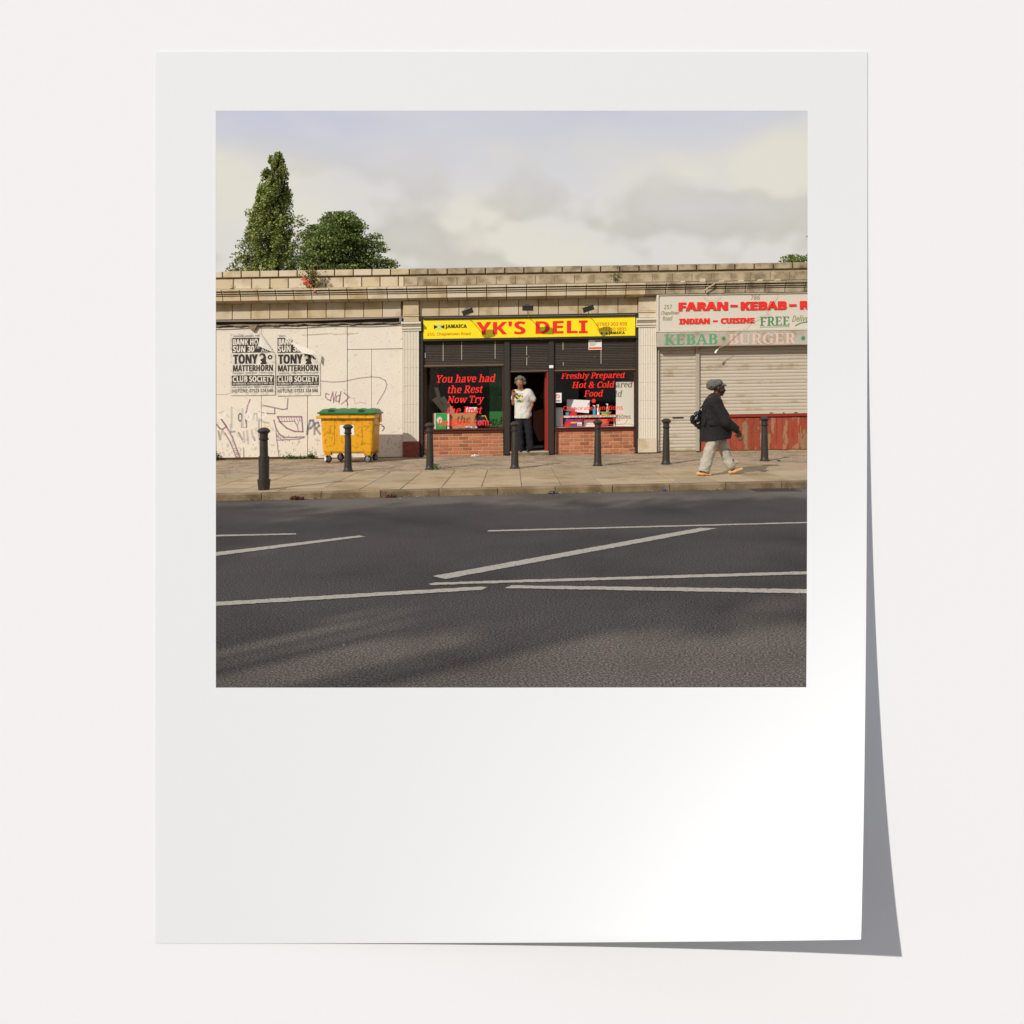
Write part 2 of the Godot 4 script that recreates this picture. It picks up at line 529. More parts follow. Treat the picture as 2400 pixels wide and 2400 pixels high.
	mat("card_green", Color(0.10, 0.62, 0.28), 0.6)
	mat("card_tan", Color(0.78, 0.60, 0.38), 0.8, grain, 1.0)
	mat("white_board", Color(0.86, 0.85, 0.79), 0.6)
	mat("grey_panel", Color(0.60, 0.57, 0.50), 0.7)
	mat("wood_brown", Color(0.36, 0.19, 0.10), 0.7)
	mat("cloth_black", Color(0.06, 0.055, 0.06), 0.8)
	mat("cloth_blue", Color(0.22, 0.33, 0.55), 0.8)
	mat("lime", Color(0.70, 0.78, 0.30), 0.4)
	mat("cyan", Color(0.15, 0.62, 0.75), 0.6)
	mat("cloth_red", Color(0.82, 0.14, 0.14), 0.8)
	mat("box_blue", Color(0.16, 0.20, 0.50), 0.6)
	mat("plastic_clear", Color(0.74, 0.78, 0.76), 0.3)
	# plants
	var leaf := mat("leaf", Color.WHITE, 0.6)
	leaf.vertex_color_use_as_albedo = true
	leaf.backlight_enabled = true
	leaf.backlight = Color(0.55, 0.62, 0.4)
	mat("bark", Color(0.30, 0.25, 0.20), 0.95, mottle, 1.0)
	mat("litter", Color.WHITE, 0.8)
	M.litter.vertex_color_use_as_albedo = true
	mat("fabric_pink", Color(0.84, 0.36, 0.28), 0.7)
	# the print and its panel
	mat("panel_white", Color(0.934, 0.949, 0.972), 0.9, ntex(20, 0.4, [0.0, 1.0], [grey(0.985), grey(1.0)], 2), 3.0)
	mat("print_paper", Color(0.896, 0.913, 0.938), 0.75)
	glass_mat()


func _ready() -> void:
	rng.seed = 7
	# ---- camera: level, the lens shifted down
	var cam := Camera3D.new()
	cam.name = "camera"
	cam.projection = Camera3D.PROJECTION_FRUSTUM
	cam.keep_aspect = Camera3D.KEEP_HEIGHT
	cam.near = 0.1
	cam.far = 900.0
	cam.size = 0.1 * 2400.0 / F
	cam.frustum_offset = Vector2(0, -0.1 * 260.0 / F)
	cam.position = Vector3(0, EYE, 0)
	add_child(cam)
	cam.current = true
	# ---- sky: thin high cloud, grey heaps low down
	var env := Environment.new()
	env.background_mode = Environment.BG_SKY
	env.tonemap_mode = Environment.TONE_MAPPER_LINEAR
	env.tonemap_exposure = 1.0
	env.sdfgi_enabled = true
	env.ssao_enabled = true
	env.ssil_enabled = true
	var sky := Sky.new()
	var pano := PanoramaSkyMaterial.new()
	pano.panorama = sky_picture()
	sky.sky_material = pano
	env.sky = sky
	var we := WorldEnvironment.new()
	we.name = "world"
	we.environment = env
	add_child(we)
	# ---- sun: from behind the camera and to the left, about 32 degrees up
	var sun := DirectionalLight3D.new()
	sun.name = "sun"
	sun.light_color = Color(1.0, 0.97, 0.925)
	sun.light_energy = 1.12
	sun.light_angular_distance = 0.5
	sun.shadow_enabled = true
	add_child(sun)
	sun.look_at_from_position(Vector3.ZERO, Vector3(1.0, -1.0, -1.25))
	make_materials()
	build_ground()
	build_shell()
	build_left_bay()
	build_deli()
	build_deli_sign()
	build_window_goods()
	build_kebab()
	build_panel_and_print()
	build_trees()
	build_bollards()
	build_bin()
	build_posters()
	build_people()
	build_small_things()


func sky_picture() -> ImageTexture:
	var w := 2048
	var h := 1024
	var im := Image.create(w, h, false, Image.FORMAT_RGBF)
	im.fill(Color(0.30, 0.28, 0.25).srgb_to_linear())
	var n1 := noise(91, 3.2, 5)
	var n2 := noise(97, 6.0, 4)
	var n3 := noise(93, 2.2, 3)
	var high := Color(0.73, 0.75, 0.855).srgb_to_linear()
	var cream := Color(0.885, 0.868, 0.815).srgb_to_linear()
	var veil := Color(0.855, 0.845, 0.845).srgb_to_linear()
	var heap := Color(0.765, 0.75, 0.715).srgb_to_linear()
	var data := PackedFloat32Array()
	data.resize(w * (h / 2) * 3)
	for j in h / 2:
		var el := (0.5 - (j + 0.5) / h) * PI
		var se := sin(el)
		var ce := cos(el)
		for i in w:
			var azm := ((i + 0.5) / w - 0.5) * TAU
			var d := Vector3(ce * sin(azm), se, -ce * cos(azm))
			var q := Vector3(d.x, d.y * 2.2, d.z)
			var a := n1.get_noise_3dv(q)
			var b := n2.get_noise_3dv(Vector3(d.x, d.y * 1.5, d.z))
			var c := n3.get_noise_3dv(q)
			var up := clampf((se - 0.232 + 0.10 * c + 0.08 * a) / 0.11, 0.0, 1.0)
			var col := cream.lerp(high, up * up * (3.0 - 2.0 * up) * 0.85)
			col = col.lerp(veil, clampf(0.35 + 1.5 * a + 0.8 * c, 0.0, 1.0) * 0.8)
			# grey heaps: crisp above, melting below
			var low := clampf(1.0 - se / 0.30, 0.0, 1.0)
			var edge := 0.9 * c + 0.75 * b + 0.25 * a + 0.50 * (low - 0.33) - 0.04
			var t := clampf(edge * 5.0, 0.0, 1.0) * clampf(1.0 - edge * 0.9, 0.35, 1.0)
			col = col.lerp(heap, t * clampf(low * 3.0, 0.0, 1.0) * 0.9)
			var k := (j * w + i) * 3
			data[k] = col.r; data[k + 1] = col.g; data[k + 2] = col.b
	var top := Image.create_from_data(w, h / 2, false, Image.FORMAT_RGBF, data.to_byte_array())
	im.blit_rect(top, Rect2i(0, 0, w, h / 2), Vector2i.ZERO)
	return ImageTexture.create_from_image(im)


# ---------------------------------------------------------------- ground
func kerb_z(x: float) -> float: return -(12.42 + SKEW * x)
func flag_z(x: float) -> float: return -(15.85 + SKEW * x)


func build_ground() -> void:
	var b := B.new()
	b.box(Vector3(-220, -0.4, -220), Vector3(220, -0.06, 220))
	tag(arch(self, "ground", b, M.ground, Vector3.ZERO), "", "", "", "structure")
	b = B.new()
	b.box(Vector3(-60, -0.05, -16), Vector3(60, 0.0, 7))
	tag(arch(self, "road", b, M.asphalt, Vector3.ZERO), "", "", "", "structure")
	# pavement bed, below the flags and pavers
	b = B.new()
	var zb := -26.0
	b.hexa([Vector3(-40, -0.04, zb), Vector3(40, -0.04, zb), Vector3(40, -0.04, kerb_z(40) - 0.06), Vector3(-40, -0.04, kerb_z(-40) - 0.06),
		Vector3(-40, 0.088, zb), Vector3(40, 0.088, zb), Vector3(40, 0.088, kerb_z(40) - 0.06), Vector3(-40, 0.088, kerb_z(-40) - 0.06)])
	var bed := arch(self, "pavement", b, M.joint, Vector3.ZERO)
	tag(bed, "", "", "", "structure")
	# flags: columns 0.6 m wide, cross joints staggered; each flag a piece
	var lengths := [[0.0, 0.62, 0.62], [0.0, 0.3, 0.92], [0.0, 0.92, 0.6]]
	var shared := {}
	var col := 0
	for i in range(-16, 16):
		var x := -1.354 + 0.6 * i
		var z0 := kerb_z(x) - 0.155
		var z1 := flag_z(x)
		var cuts := [0.0]
		var s: Array = [[0.95, 1.9, 2.85], [0.5, 1.45, 2.35], [0.75, 1.65, 2.6]][posmod(i * 7 + 1, 3)]
		for q in s: cuts.append(q)
		cuts.append(absf(z1 - z0))
		for j in cuts.size() - 1:
			var l: float = cuts[j + 1] - cuts[j]
			var key := snappedf(l, 0.001)
			if not shared.has(key):
				var fb := B.new()
				var hw := 0.2965
				fb.box(Vector3(-hw, -0.05, -l + 0.004), Vector3(hw, 0, -0.004), 0.006)
				for v in fb.v.size(): fb.v[v].z -= SKEW * fb.v[v].x
				shared[key] = fb.mesh(K)
			var lift := rng.randf_range(-0.003, 0.003)
			piece(bed, "paving_flag", shared[key], M["flag_%d" % rng.randi_range(0, 3)], Vector3(x, 0.1 + lift, z0 - cuts[j]))
		col += 1
	# kerb stones
	var kb := B.new()
	var kl := 0.853
	kb.profile([Vector2(0, -0.06), Vector2(0, 0.082), Vector2(-0.006, 0.094), Vector2(-0.022, 0.101), Vector2(-0.15, 0.101), Vector2(-0.15, -0.06)], -kl / 2 + 0.005, kl / 2 - 0.005)
	for v in kb.v.size(): kb.v[v].z -= SKEW * kb.v[v].x
	var km := kb.mesh(K)
	for i in range(-9, 10):
		var x := -0.215 + kl * (i + 0.5)
		piece(bed, "kerb_stone", km, M.kerbstone_dark if i in [4, 5, -6, -2] else M.kerbstone, Vector3(x, 0.0, kerb_z(x)))
	# small pavers up to the shops: past counting, one part
	b = B.new()
	b.use_col = true
	var row := 0
	var z := 0.0
	while z < 4.6:
		var dep := 0.098
		var x := -10.0 + (0.1 if row % 2 else 0.0)
		var lng := 0.1 if row == 0 else 0.2
		while x < 10.0:
			var xs := x + lng / 2
			var za := flag_z(xs) - 0.012 - z
			var tone := rng.randf_range(0.78, 1.08)
			b.col = Color(0.50 * tone, 0.385 * tone, 0.255 * tone)
			if rng.randf() < 0.3: b.col = Color(0.45 * tone, 0.33 * tone, 0.22 * tone)
			var y := 0.1 + rng.randf_range(-0.004, 0.003) + K * xs
			var f := b.v.size()
			b.box(Vector3(x + 0.003, y - 0.03, za - dep + 0.003), Vector3(x + lng - 0.003, y, za - 0.003), 0.004)
			x += lng
		z += dep
		row += 1
	var o := part(bed, "small_pavers", b.mesh(), M.paver)
	tag(o, "", "", "", "stuff")
	# painted lines
	var lines := {
		"hatch_stripe": [[Vector2(-0.63, -6.656), Vector2(1.99, -8.92), Vector2(2.156, -8.863), Vector2(-0.513, -6.542)], [Vector2(-3.391, -7.449), Vector2(-1.594, -8.768), Vector2(-1.502, -8.698), Vector2(-3.291, -7.229)]],
		"hatch_border": [[Vector2(-0.25, -8.989), Vector2(-0.256, -8.89), Vector2(4.186, -9.195), Vector2(4.224, -9.278)], [Vector2(-0.6, -6.419), Vector2(-0.625, -6.375), Vector2(-0.599, -6.336), Vector2(2.809, -6.533), Vector2(2.858, -6.648)], [Vector2(-4.064, -8.927), Vector2(-2.301, -8.989), Vector2(-2.278, -8.901), Vector2(-4.01, -8.809)]],
		"centre_line": [[Vector2(-2.554, -5.803), Vector2(-0.228, -6.259), Vector2(-0.18, -6.234), Vector2(-0.218, -6.145), Vector2(-2.504, -5.69)], [Vector2(-0.01, -6.279), Vector2(-0.05, -6.188), Vector2(2.579, -5.794), Vector2(2.639, -5.929)]],
	}
	var marks := Node3D.new()
	marks.name = "road_markings"
	add_child(marks)
	tag(marks, "", "", "", "structure")
	for called in lines:
		for pts in lines[called]:
			part(marks, called, worn_sheet(pts), M.road_paint)


func worn_sheet(pts: Array) -> ArrayMesh:
	# a painted patch on the road whose edge wanders by a few millimetres
	var ring := PackedVector2Array()
	for i in pts.size():
		var a: Vector2 = pts[i]
		var e: Vector2 = pts[(i + 1) % pts.size()]
		var steps := maxi(1, int(a.distance_to(e) / 0.03))
		for s in steps:
			ring.append(a.lerp(e, float(s) / steps) + Vector2(rng.randf_range(-0.006, 0.006), rng.randf_range(-0.008, 0.008)))
	var t := Geometry2D.triangulate_polygon(ring)
	var b := B.new()
	for i in range(0, t.size(), 3):
		var q := []
		for j in 3:
			var p := ring[t[i + j]]
			q.append(Vector3(p.x, K * p.x + 0.004, p.y))
		b.tri_o(q[0], q[1], q[2], Vector3.UP)
	return b.mesh()


# ---------------------------------------------------------------- the parade itself
var shell: Node3D

func build_shell() -> void:
	shell = thing("shop_parade", "long single-storey parade of cream faience with a stepped parapet and moulded cornice", "building", Vector3(0, 0.1, -D))
	# walls behind everything, roof and floor
	var b := B.new()
	b.box(Vector3(ax(140), -0.1, az(-0.25)), Vector3(ax(985), ay(633), az(-0.02)))
	arch(shell, "wall", b, M.mortar_pale, Vector3(ax(140), 0, az(-0.02)))
	b = B.new()
	b.box(Vector3(ax(985), ay(745), az(-0.25)), Vector3(ax(1500), ay(633), az(-0.02)))
	arch(shell, "wall", b, M.mortar_pale, Vector3(ax(985), 0, az(-0.02)))
	b = B.new()
	b.box(Vector3(ax(1496), -0.1, az(-0.25)), Vector3(ax(2330), ay(633), az(-0.02)))
	arch(shell, "wall", b, M.mortar_pale, Vector3(ax(1496), 0, az(-0.02)))
	b = B.new()
	b.box(Vector3(ax(140), -0.1, az(-8.2)), Vector3(ax(2330), ay(660), az(-8.0)))
	arch(shell, "back_wall", b, M.wall_paint, Vector3(ax(140), 0, az(-8)))
	b = B.new()
	b.box(Vector3(ax(140), ay(672), az(-8.1)), Vector3(ax(2330), ay(655), az(-0.1)))
	arch(shell, "roof", b, M.roofing, Vector3(ax(140), 0, az(-1)))
	for u in [140.0, 2318.0]:
		b = B.new()
		b.box(Vector3(ax(u), -0.1, az(-8.1)), Vector3(ax(u + 12), ay(655), az(-0.2)))
		arch(shell, "end_wall", b, M.wall_paint, Vector3(ax(u), 0, az(-1)))
	# coping, parapet blocks, cornice, frieze: each stone a part
	var clean := [M.stone, M.stone_pale, M.stone, M.stone_warm]
	var sooty := [M.stone_soot, M.stone_soot_dark, M.stone_soot]
	var u := 522.9 - 44.0 * 8
	while u < 2300.0:
		var w := 43.8 if u < 1000 else 45.0
		var m: Material = clean[rng.randi_range(0, 3)] if u < 930 else sooty[rng.randi_range(0, 2)]
		stone("coping_stone", m, u + 1.3, u + w - 1.3, 625.4, 639.6, -0.06, 0.05 + rng.randf_range(-0.004, 0.004), 0.008)
		u += w
	u = 546.8 - 43.0 * 9
	while u < 946.0:
		var u2 := minf(u + 43.0, 947.5)
		stone("parapet_block", clean[rng.randi_range(0, 3)], u + 1.1, u2 - 1.1, 644.2, 666.8, -0.02, 0.03 + rng.randf_range(-0.004, 0.004), 0.007)
		u = u2
	u = 979.7 - 32.5
	while u < 2300.0:
		var w := 32.5 if u < 960 else 45.9
		stone("parapet_block", sooty[rng.randi_range(0, 2)], u + 0.7, u + w - 0.7, 646.2, 666.4, -0.02, 0.15 + rng.randf_range(-0.003, 0.003), 0.006)
		u += w
	# beds: the mortar the stones sit in
	abox(shell, "mortar_bed", M.mortar, 145, 947, 626.5, 668.0, -0.02, 0.012)
	abox(shell, "mortar_bed", M.mortar_pale, 947.5, 2320, 644.0, 668.0, -0.02, 0.132)
	abox(shell, "mortar_bed", M.mortar, 947.6, 2320, 626.5, 643.9, -0.02, 0.014)
	# cornice
	var prof := [[0.0, 666.6], [0.37, 668.6], [0.37, 672.2], [0.26, 672.6], [0.26, 674.6], [0.33, 675.0], [0.33, 678.0], [0.27, 678.3], [0.27, 679.6], [0.295, 680.0], [0.295, 682.8], [0.25, 683.2], [0.25, 684.2], [0.27, 684.6], [0.27, 694.6], [0.13, 698.0], [0.04, 702.0], [0.0, 702.0]]
	var pts := []
	for q in prof: pts.append(Vector2(q[0], (940.0 - q[1]) / F * (D - q[0])))
	u = 521.9 - 41.8 * 9
	while u < 2300.0:
		var w := 41.8 if u < 800 else 46.6
		var x0 := ax(u + 0.9, 0.27)
		var x1 := ax(u + w - 0.9, 0.27)
		var cb := B.new()
		cb.profile(pts, 0.0, x1 - x0)
		cb.turned(Transform3D(Basis(), Vector3(x0, EYE, -D + rng.randf_range(-0.004, 0.004))))
		arch(shell, "cornice_block", cb, clean[rng.randi_range(0, 3)] if u < 1480 else M.stone_soot, Vector3(x0, EYE, -D))
		u += w
	var back := []
	for q in prof: back.append(Vector2(q[0] - 0.03 if q[0] > 0.0 else -0.02, (940.0 - q[1]) / F * (D - q[0]) + (0.008 if q[1] > 690 else -0.008)))
	b = B.new()
	b.profile(back, ax(145), ax(2320))
	b.turned(Transform3D(Basis(), Vector3(0, EYE, -D)))
	arch(shell, "cornice_core", b, M.mortar, Vector3(0, EYE, -D))
	# frieze slabs
	u = 544.4 - 44.0 * 9
	while u < 943.0:
		var u2 := minf(u + 44.0, 944.0)
		if u2 - u > 8: stone("frieze_slab", clean[rng.randi_range(0, 3)], u + 0.8, u2 - 0.8, 702.0, 738.2, -0.02, rng.randf_range(0.0, 0.006), 0.004)
		u = u2
	u = 982.6
	while u < 1495.0:
		var u2 := minf(u + 46.6, 1495.0)
		stone("frieze_slab", M.stone_warm if rng.randf() < 0.6 else M.stone, u + 0.8, u2 - 0.8, 702.0, 738.0, -0.02, rng.randf_range(0.0, 0.006), 0.004)
		u = u2
	abox(shell, "mortar_bed", M.mortar, 145, 1500, 702.2, 738.0, -0.02, -0.012)
	# pilasters
	pilaster(944.5, 981.5, 1031.0, true)
	pilaster(1497.0, 1539.0, 1032.5, false)


func stone(called: String, m: Material, u0: float, u1: float, w0: float, w1: float, p0: float, p1: float, ch: float) -> void:
	abox(shell, called, m, u0, u1, w0, w1, p0, p1, ch)


func pilaster(u0: float, u1: float, base: float, red: bool) -> void:
	var p := 0.11
	var mid := (u0 + u1) / 2
	var sm: Material = M.faience
	var k := 0.0
	abox(shell, "pilaster_head", M.stone_warm if red else M.stone_pale, u0, u1, 701.5, 733.6, -0.02, 0.085, 0.006)
	abox(shell, "pilaster_neck", M.stone if red else M.stone_pale, u0, u1, 737.4, 749.4, -0.02, 0.08, 0.004)
	abox(shell, "pilaster_band", M.stone_pale, u0 - 0.5, u1 + 0.5, 734.0, 737.0, -0.02, 0.105, 0.006)
	# capital: a moulded block
	var prof := [[0.0, 750.0], [0.22, 750.0], [0.22, 754.5], [0.195, 755.8], [0.18, 758.5], [0.15, 761.0], [0.135, 762.0], [0.135, 764.8], [0.155, 765.2], [0.155, 766.0], [0.125, 767.0], [0.125, 771.5], [0.0, 771.5]]
	var pts := []
	for q in prof: pts.append(Vector2(q[0], (940.0 - q[1]) / F * (D - q[0])))
	var b := B.new()
	b.profile(pts, ax(u0 - 4.5, 0.2), ax(u1 + 4.5, 0.2))
	b.turned(Transform3D(Basis(), Vector3(0, EYE, -D)))
	arch(shell, "pilaster_capital", b, sm, Vector3(ax(u0), EYE, -D))
	# fluted shaft in courses: each course one part with eight flutes
	var w := 772.0
	var cuts := [772.0, 815.0, 858.0, 901.0, 944.0, 986.0, base]
	for c in cuts.size() - 1:
		b = B.new()
		var y1 := ay(cuts[c] + 0.15, p)
		var y0 := ay(cuts[c + 1] - 0.15, p)
		var xs := ax(u0, p)
		var xe := ax(u1, p)
		var n := 9
		var margin := (xe - xs) * 0.06
		var line := PackedVector2Array()
		line.append(Vector2(xs, az(-0.02)))
		line.append(Vector2(xs, az(p)))
		for i in n:
			var c0 := xs + margin + (xe - xs - 2 * margin) * i / n
			var c1 := xs + margin + (xe - xs - 2 * margin) * (i + 1) / n
			var r := (c1 - c0) * 0.37
			var cm := (c0 + c1) / 2
			for s in 5:
				var a := PI * s / 4.0
				line.append(Vector2(cm - r * cos(a), az(p) - r * 0.9 * sin(a)))
		line.append(Vector2(xe, az(p)))
		line.append(Vector2(xe, az(-0.02)))
		b.poly(line, -y1, -y0)      # drawn in plan, then stood up
		b.turned(Transform3D(Basis(Vector3(1, 0, 0), Vector3(0, 0, 1), Vector3(0, -1, 0)), Vector3.ZERO))
		arch(shell, "fluted_course", b, sm, Vector3(xs, y0, az()))
	var foot := 1068.0 if red else 1066.0
	abox(shell, "pilaster_base", M.plinth_red if red else M.stone_pale, u0 - 0.8, u1 + 0.8, base + 0.3, foot, -0.02, p + 0.02, 0.008)


# ---------------------------------------------------------------- boarded bay
func hoarding_picture() -> ImageTexture:
	# paint on the boards: two texels a unit of the elevation drawing, which starts at u 480, w 750
	var w := 940
	var h := 660
	var f1 := noise(41, 0.006, 5)
	var f2 := noise(42, 0.09, 3)
	var f3 := noise(43, 0.022, 4)
	var a := f1.get_image(w, h, false, false, false).get_data()
	var g := f2.get_image(w, h).get_data()
	var s := f3.get_image(w, h).get_data()
	var out := PackedByteArray()
	out.resize(w * h * 3)
	for i in w * h:
		var t := a[i] / 255.0
		var k := 0.95 + 0.05 * (g[i] / 255.0 - 0.5)
		var low := clampf((i / w - 480) / 180.0, 0.0, 1.0)      # splashed dirt near the pavement, in blotches
		var dirt := clampf((s[i] / 255.0 - 0.80 + 0.12 * low) * 4.0, 0.0, 0.7)
		var r := (236.0 - 8.0 * t) * k
		var gg := (227.0 - 9.0 * t) * k
		var bb := (210.0 - 8.0 * t) * k
		out[i * 3] = int(clampf(r - 40.0 * dirt, 0, 255)); out[i * 3 + 1] = int(clampf(gg - 46.0 * dirt, 0, 255)); out[i * 3 + 2] = int(clampf(bb - 52.0 * dirt, 0, 255))
	var im := Image.create_from_data(w, h, false, Image.FORMAT_RGB8, out)
	# sprayed and felt-pen lines, in drawing units
	var purple := Color(0.43, 0.27, 0.36)
	var dark := Color(0.33, 0.32, 0.35)
	var grey_ := Color(0.58, 0.57, 0.52)
	var white := Color(0.90, 0.88, 0.86)
	stroke(im, [[586, 927], [580, 942], [577, 958], [576, 975], [578, 990]], 1.3, purple, 0.75)
	stroke(im, [[675, 926], [673, 950], [662, 951], [618, 941]], 1.1, purple, 0.8)
	stroke(im, [[644, 948], [644, 961], [628, 960], [608, 955]], 1.1, purple, 0.8)
	stroke(im, [[650, 968], [707, 969], [710, 1004], [690, 1003], [672, 995], [658, 982], [651, 969]], 1.3, purple, 0.85)
	stroke(im, [[653, 980], [690, 979], [697, 990], [699, 1003]], 0.9, purple, 0.7)
	for k in 9: stroke(im, [[653 + k * 6, 971], [656 + k * 6, 979]], 0.6, purple, 0.7)
	stroke(im, [[703, 975], [696, 990]], 0.7, purple, 0.6)
	stroke(im, [[642, 976], [647, 995], [655, 1009], [666, 1016], [690, 1017], [713, 1016]], 1.1, purple, 0.85)
	stroke(im, [[647, 1000], [649, 1023], [655, 1070]], 0.9, purple, 0.75)
	stroke(im, [[649, 1023], [700, 1021], [713, 1018]], 0.9, purple, 0.75)
	stroke(im, [[648, 1012], [664, 1025]], 0.8, purple, 0.7)
	for k in 6: stroke(im, [[651 + k * 5, 1008 + k * 3], [654 + k * 5, 1016 + k * 2]], 0.6, purple, 0.6)
	stroke(im, [[607, 975], [607, 1010], [609, 1040], [610, 1072]], 1.1, purple, 0.6)
	stroke(im, [[508, 984], [515, 993], [521, 996], [531, 989], [519, 972]], 1.3, purple, 0.8)
	stroke(im, [[519, 972], [531, 990], [545, 1015], [556, 1045], [566, 1070]], 1.2, purple, 0.85)
	stroke(im, [[527, 1004], [540, 1026], [548, 1047], [558, 1071]], 1.1, purple, 0.8)
	for k in 6: stroke(im, [[548 + k * 2, 1040 + k * 5], [555 + k * 2, 1042 + k * 5]], 0.7, purple, 0.7)
	stroke(im, [[571, 1040], [572, 1072]], 1.2, purple, 0.6)
	stroke(im, [[508, 914], [530, 914], [540, 911]], 0.9, Color(0.66, 0.52, 0.56), 0.6)
	stroke(im, [[566, 975], [566, 991], [578, 992], [579, 975]], 0.9, purple, 0.5)
	# the long loop and the tag by the bin
	stroke(im, [[752, 886], [780, 889], [805, 888], [840, 881], [870, 878], [890, 880], [903, 887], [907, 897], [902, 912], [890, 932], [884, 942]], 1.0, Color(0.55, 0.40, 0.44), 0.75)
	stroke(im, [[771, 918], [764, 915], [763, 924], [769, 930], [776, 932]], 0.9, purple, 0.8)
	stroke(im, [[774, 933], [780, 912], [782, 936], [788, 912]], 0.9, purple, 0.8)
	stroke(im, [[797, 920], [789, 922], [787, 933], [794, 935], [799, 912], [795, 938]], 0.9, purple, 0.8)
	stroke(im, [[806, 914], [819, 925], [812, 931]], 0.9, purple, 0.8)
	stroke(im, [[800, 941], [811, 932], [816, 943]], 0.9, purple, 0.7)
	stroke(im, [[822, 926], [830, 928], [832, 940]], 0.7, Color(0.66, 0.52, 0.56), 0.6)
	stroke(im, [[833, 940], [846, 937], [858, 941]], 0.8, Color(0.66, 0.52, 0.56), 0.6)
	# sprayed letters, dark
	stroke(im, [[720, 1010], [722, 994], [727, 978], [734, 978], [736, 988], [728, 996], [723, 998]], 2.0, dark, 0.7)
	stroke(im, [[737, 1010], [738, 985], [745, 983], [748, 991], [741, 997], [750, 1010]], 1.9, dark, 0.65)
	# faded pale and grey sprayed words
	for q in [[520, 961, 7, 8], [582, 966, 6, 8], [615, 962, 8, 8]]: ring(im, q[0], q[1], q[2], q[3], 2.2, white, 0.8)
	ring(im, 563, 968, 4, 9, 1.8, dark, 0.7)
	stroke(im, [[514, 957], [524, 953]], 1.6, grey_, 0.5)
	stroke(im, [[543, 944], [543, 990]], 1.6, grey_, 0.55)
	stroke(im, [[568, 948], [569, 988]], 1.6, grey_, 0.5)
	stroke(im, [[593, 975], [596, 960], [602, 960], [603, 976]], 1.4, grey_, 0.5)
	stroke(im, [[610, 975], [620, 981], [630, 982]], 1.6, grey_, 0.6)
	for q in [[512, 1000, 516, 1019], [516, 1019, 520, 1000], [522, 998, 526, 1008], [541, 985, 540, 1003], [541, 1002, 550, 1001], [545, 1012, 546, 1026], [560, 1005, 568, 1020], [571, 1002, 573, 1026], [579, 1000, 582, 1030], [590, 998, 592, 1012], [594, 1015, 597, 1022]]:
		stroke(im, [[q[0], q[1]], [q[2], q[3]]], 1.8, grey_ if rng.randf() < 0.7 else dark, 0.55)
	for k in 26:
		var q := Vector2(rng.randf_range(508, 640), rng.randf_range(940, 1035))
		stroke(im, [[q.x, q.y], [q.x + rng.randf_range(-4, 4), q.y + rng.randf_range(-6, 10)]], rng.randf_range(1.5, 3.0), white if rng.randf() < 0.6 else grey_, 0.28)
	stroke(im, [[622, 990], [624, 996]], 3.0, Color(0.93, 0.70, 0.42), 0.7)
	# scuffs and chips along the foot of the boards
	for k in 180:
		var q := Vector2(rng.randf_range(500, 944), 1066.0 - absf(rng.randfn(0.0, 26.0)))
		stroke(im, [[q.x, q.y], [q.x + rng.randf_range(-1.5, 1.5), q.y + rng.randf_range(0, 5)]], rng.randf_range(0.3, 0.8), Color(0.42, 0.33, 0.25), rng.randf_range(0.2, 0.6))
	for k in 120:
		var q := Vector2(rng.randf_range(482, 944), rng.randf_range(755, 1060))
		stroke(im, [[q.x, q.y], [q.x + rng.randf_range(-1, 1), q.y + rng.randf_range(0, 2)]], rng.randf_range(0.3, 0.6), Color(0.5, 0.42, 0.32), 0.4)
	for k in 5: stroke(im, [[600 + rng.randf() * 250, 775], [603 + rng.randf() * 250, 778]], 1.0, Color(0.6, 0.54, 0.42), 0.5)
	im.generate_mipmaps()
	return ImageTexture.create_from_image(im)


func stroke(im: Image, pts: Array, half: float, col: Color, op: float) -> void:
	for i in pts.size() - 1:
		var a := Vector2(pts[i][0] - 480.0, pts[i][1] - 750.0) * 2.0
		var e := Vector2(pts[i + 1][0] - 480.0, pts[i + 1][1] - 750.0) * 2.0
		dab(im, a, e, half * 2.7, col, minf(1.0, op * 1.15))


func ring(im: Image, u: float, w: float, ru: float, rw: float, half: float, col: Color, op: float) -> void:
	var p := []
	for k in 13: p.append([u + ru * cos(TAU * k / 12), w + rw * sin(TAU * k / 12)])
	stroke(im, p, half * 0.7, col, op)


func dab(im: Image, a: Vector2, e: Vector2, half: float, col: Color, op: float) -> void:
	var lo := a.min(e) - Vector2.ONE * (half + 2)
	var hi := a.max(e) + Vector2.ONE * (half + 2)
	var d := e - a
	var l2 := maxf(d.length_squared(), 1e-4)
	for y in range(maxi(0, int(lo.y)), mini(im.get_height(), int(hi.y) + 1)):
		for x in range(maxi(0, int(lo.x)), mini(im.get_width(), int(hi.x) + 1)):
			var p := Vector2(x + 0.5, y + 0.5)
			var t := clampf((p - a).dot(d) / l2, 0.0, 1.0)
			var dist := p.distance_to(a + d * t)
			var k := clampf((half + 0.7 - dist) / 1.4, 0.0, 1.0) * op * (0.7 + 0.3 * sin(x * 12.9898 + y * 78.233))
			if k > 0.01: im.set_pixel(x, y, im.get_pixel(x, y).lerp(col, k))


